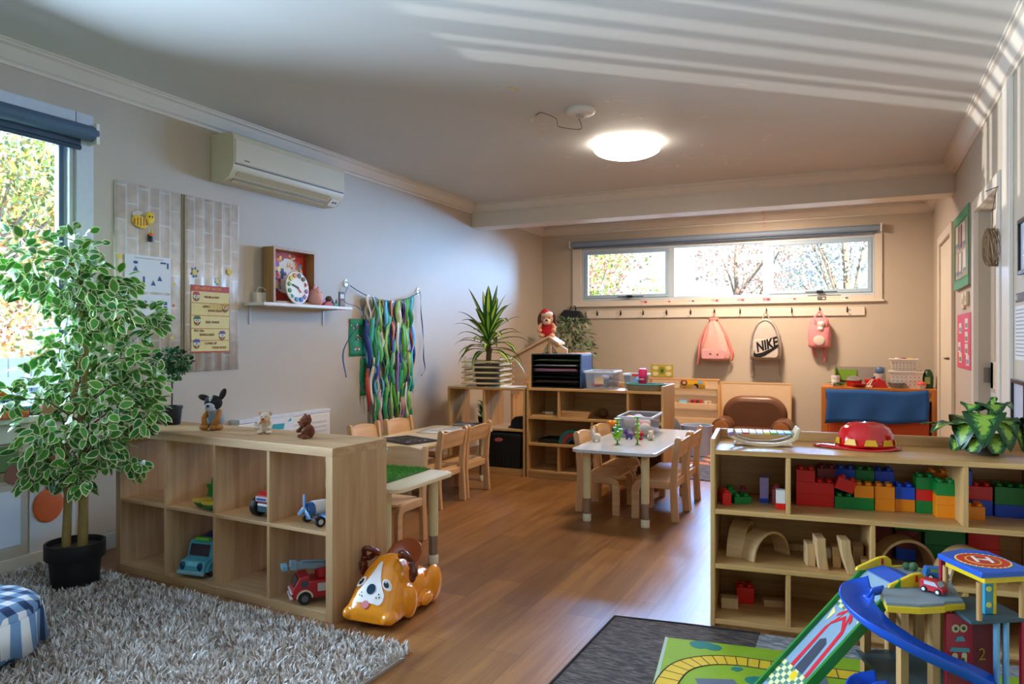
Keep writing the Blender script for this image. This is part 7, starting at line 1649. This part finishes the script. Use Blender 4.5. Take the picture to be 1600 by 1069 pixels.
# slides
def slide(pts, w_, name):
    P_ = catmull(pts, 7); g = G(); n = len(P_); L = 7
    for i, p in enumerate(P_):
        d = (P_[min(i+1, n-1)]-P_[max(i-1, 0)]); d.z = 0; d.normalize(); s = Vector((-d.y, d.x, 0))
        for k in range(L):
            a = -1+2*k/(L-1); g.v.append(tuple(p+s*w_*a*.5+Vector((0, 0, .034*abs(a)**4))))
    for i in range(n-1):
        for k in range(L-1): g.f.append((i*L+k, i*L+k+1, (i+1)*L+k+1, (i+1)*L+k)); g.mi.append(0)
    return g.build(name, SLD, ga, 60, solid=.006)
def w2l(x, y, z):
    dx, dy = x-.02, y-2.6; a = rad(31); return (dx*math.cos(a)+dy*math.sin(a), -dx*math.sin(a)+dy*math.cos(a), z)
slide([w2l(.045, 2.45, .428), w2l(.0, 2.425, .412), w2l(.0, 2.375, .385), w2l(.055, 2.33, .352), w2l(.13, 2.325, .315), w2l(.2, 2.345, .28), w2l(.28, 2.38, .24), w2l(.36, 2.40, .20)], .092, 'upper_slide')
slide([w2l(.06, 2.40, .17), w2l(.01, 2.37, .158), w2l(.005, 2.32, .13), w2l(.06, 2.27, .08), w2l(.13, 2.25, .03)], .07, 'lower_slide')
# tower
def tb(name, x0, x1, y0, y1, z0, z1, m, bev=.002): g = G(); g.box(x0, x1, y0, y1, z0, z1); return g.build(name, m, ga, bevel=bev)
g = G(); g.prism([(.10, -.335), (.275, -.33), (.285, -.15), (.13, -.15)], .398, .408); g.build('tower_floor', mat('#2f4a55', .5), ga, bevel=.002)
g = G(); g.prism([(.118, -.352), (.28, -.345), (.29, -.16), (.225, -.128), (.122, -.168)], .53, .546); g.build('helipad', BLU, ga, bevel=.003)
g = G(); g.prism([(.135, -.342), (.262, -.335), (.27, -.18), (.135, -.185)], .512, .5295); g.build('helipad_trim', YEL2, ga, bevel=.002)
cx_, cy_ = .203, -.25
for nm, ro, z, m in (('pad_ring', .071, .5462, mat('#d9b02a', .5)), ('pad_disc', .066, .5467, mat('#c42418', .5)), ('pad_ring', .046, .5472, mat('#d9b02a', .5)), ('pad_disc', .041, .5477, mat('#b52a1f', .5))):
    g = G(); g.prism(circ(cx_, cy_, ro, 36), z, z+.0006); g.build(nm, m, ga)
g = G()
for k in range(28): a = 2*PI*k/28; g.bc((cx_+.068*math.cos(a), cy_+.068*math.sin(a), .5472), (.004, .004, .001))
g.build('pad_dashes', mat('#f0e0a0', .5), ga)
hh = lettering('pad_letter', 'H', .078, (cx_, cy_, .549), mat('#e6d9cc', .5), ga, ext=.0008, rx=0, rz=rad(-20))
for x, y in ((.14, -.178), (.13, -.328), (.262, -.322), (.272, -.168)):
    g = G(); g.cyl((x, y, .408), .0075, .104, 14); g.build('tower_post', NAT, ga, 40)
tb('lift_panel', .175, .2, -.292, -.27, .408, .512, mat('#2f8fb0', .4)); tb('lift_edge', .2, .21, -.294, -.268, .408, .512, YEL2)
for k in range(2): g = G(); g.prism(circ(.187, .435+.045*k, .008, 8), -.2935, -.292, 'y'); g.build('lift_spot', mat('#d9d05a', .5), ga)
def facade(name, x0, x1, y, z0, z1, m, door=True):
    g = G(); w_ = x1-x0; pl = [(x0, z0), (x0+w_*.3, z0), (x0+w_*.3, .1), (x0+w_*.42, .13), (x0+w_*.85, .13), (x0+w_*.85, z0), (x1, z0), (x1, z1), (x0, z1)] if door else [(x0, z0), (x1, z0), (x1, z1), (x0, z1)]
    g.prism(pl, y, y+.01, 'y'); return g.build(name, m, ga, bevel=.0015)
DRD = mat('#6f0f22', .45)
facade('red_facade', .09, .172, -.25, .012, .398, REDG); facade('corner_pillar', .146, .162, -.15, .408, .528, REDG, False); facade('red_side', .1725, .25, -.235, .012, .398, DRD, False)
facade('red_side', .28, .36, -.30, .012, .50, REDG, False)
g = G()
for x in (.118, .142): g.prism(circ(x, .355, .0115, 18), -.2518, -.25, 'y')
for x in (.116, .144): g.prism(rrect(x-.008, x+.008, .24, .285, .007), -.2518, -.25, 'y')
g.build('window_print', mat('#c9bd8f', .5), ga)
g = G()
for x in (.118, .142): g.prism(circ(x, .355, .0055, 12), -.2528, -.2518, 'y'); g.prism(circ(x-.002, .26, .005, 10, .012), -.2528, -.2518, 'y')
g.build('pupil_print', mat('#3a4a2a', .5), ga)
g = G(); g.prism([(.116, .318), (.148, .318), (.14, .332), (.122, .332)], -.2518, -.25, 'y'); g.prism([(.1, .29), (.162, .285), (.16, .297), (.105, .302)], -.2518, -.25, 'y'); g.build('grille_print', mat('#4f8f9a', .5), ga)
lettering('painted_number', '2', .05, (.21, -.237, .27), mat('#a8862a', .5), ga)
g = G(); r = random.Random(2)
for k in range(30): x, z = r.uniform(.18, .245), r.uniform(.1, .2); g.m = k % 2; g.prism(circ(x, z, r.uniform(.003, .007), 7), -.2366-.00002*k, -.235, 'y')
g.build('leaf_print', [mat('#c97a2a', .5), mat('#8a8f2a', .5)], ga)
for x, y in ((.2, -.305), (.222, -.312)): g = G(); g.cyl((x, y, .012), .0085, .386, 16); g.build('lift_tube', mat('#6f9fc4', .3), ga, 40)
g = G()
for k in range(5): g.tube([(.2+.02*k, -.09-.03*k, .168), (.2+.02*k, -.075-.03*k, .178)], .003, 5)
g.build('track_posts', mat('#7f8f8a', .5), ga)
# little vehicles on the deck
def carv(name, lab, x, y, z, rz, c, c2):
    p = Matrix.Rotation(rad(31), 4, 'Z') @ Vector((x, y, z)); t = thing(name, lab, 'toy car', (p.x+.02, p.y+2.6, p.z+.0132), rad(31)+rz)
    g = G(); g.prism([(-.034, .006), (.034, .006), (.034, .02), (.026, .022), (.014, .037), (-.03, .037), (-.034, .025)], -.016, .016, 'y'); g.build('body', mat(c, .35), t, bevel=.002)
    g = G(); g.prism([(.024, .023), (.0145, .0355), (.016, .0365), (.0262, .0235)], -.013, .013, 'y')
    for s in (-1, 1): g.prism([(.02, .0235), (.011, .034), (-.02, .034), (-.02, .0235)], *sorted((s*.0158, s*.0165)), 'y')
    g.build('window', mat(c2, .2), t)
    for xx in (-.02, .02):
        for s in (-1, 1): wheel(t, (xx, s*.017, .0092), .009, .006, mat('#d9d4cc', .4), 'y')
carv('toy_car', 'small red wooden toy car on the top deck of the toy garage', .105, -.175, .4325, rad(-62), '#b5202a', '#a8b4c4')
carv('toy_car', 'small blue and green toy car at the back of the garage top deck', .195, -.06, .4325, rad(-20), '#2a5f9a', '#7a8f5a')
g = G(); r = random.Random(6)
p = Matrix.Rotation(rad(31), 4, 'Z') @ Vector((.175, .02, .4325)); t = thing('toy_tree', 'small dark green toy bush at the back edge of the garage deck', 'toy tree', (p.x+.02, p.y+2.6, p.z+.0132))
g.ell((0, 0, .014), (.014, .012, .014)); g.ell((-.02, .006, .012), (.012, .01, .012)); g.build('foliage', mat('#3f5f3a', .7, noise=.4, ns=90), t, 180)
g = G(); g.cyl((0, 0, 0), .004, .006, 8); g.build('stem', NAT, t)
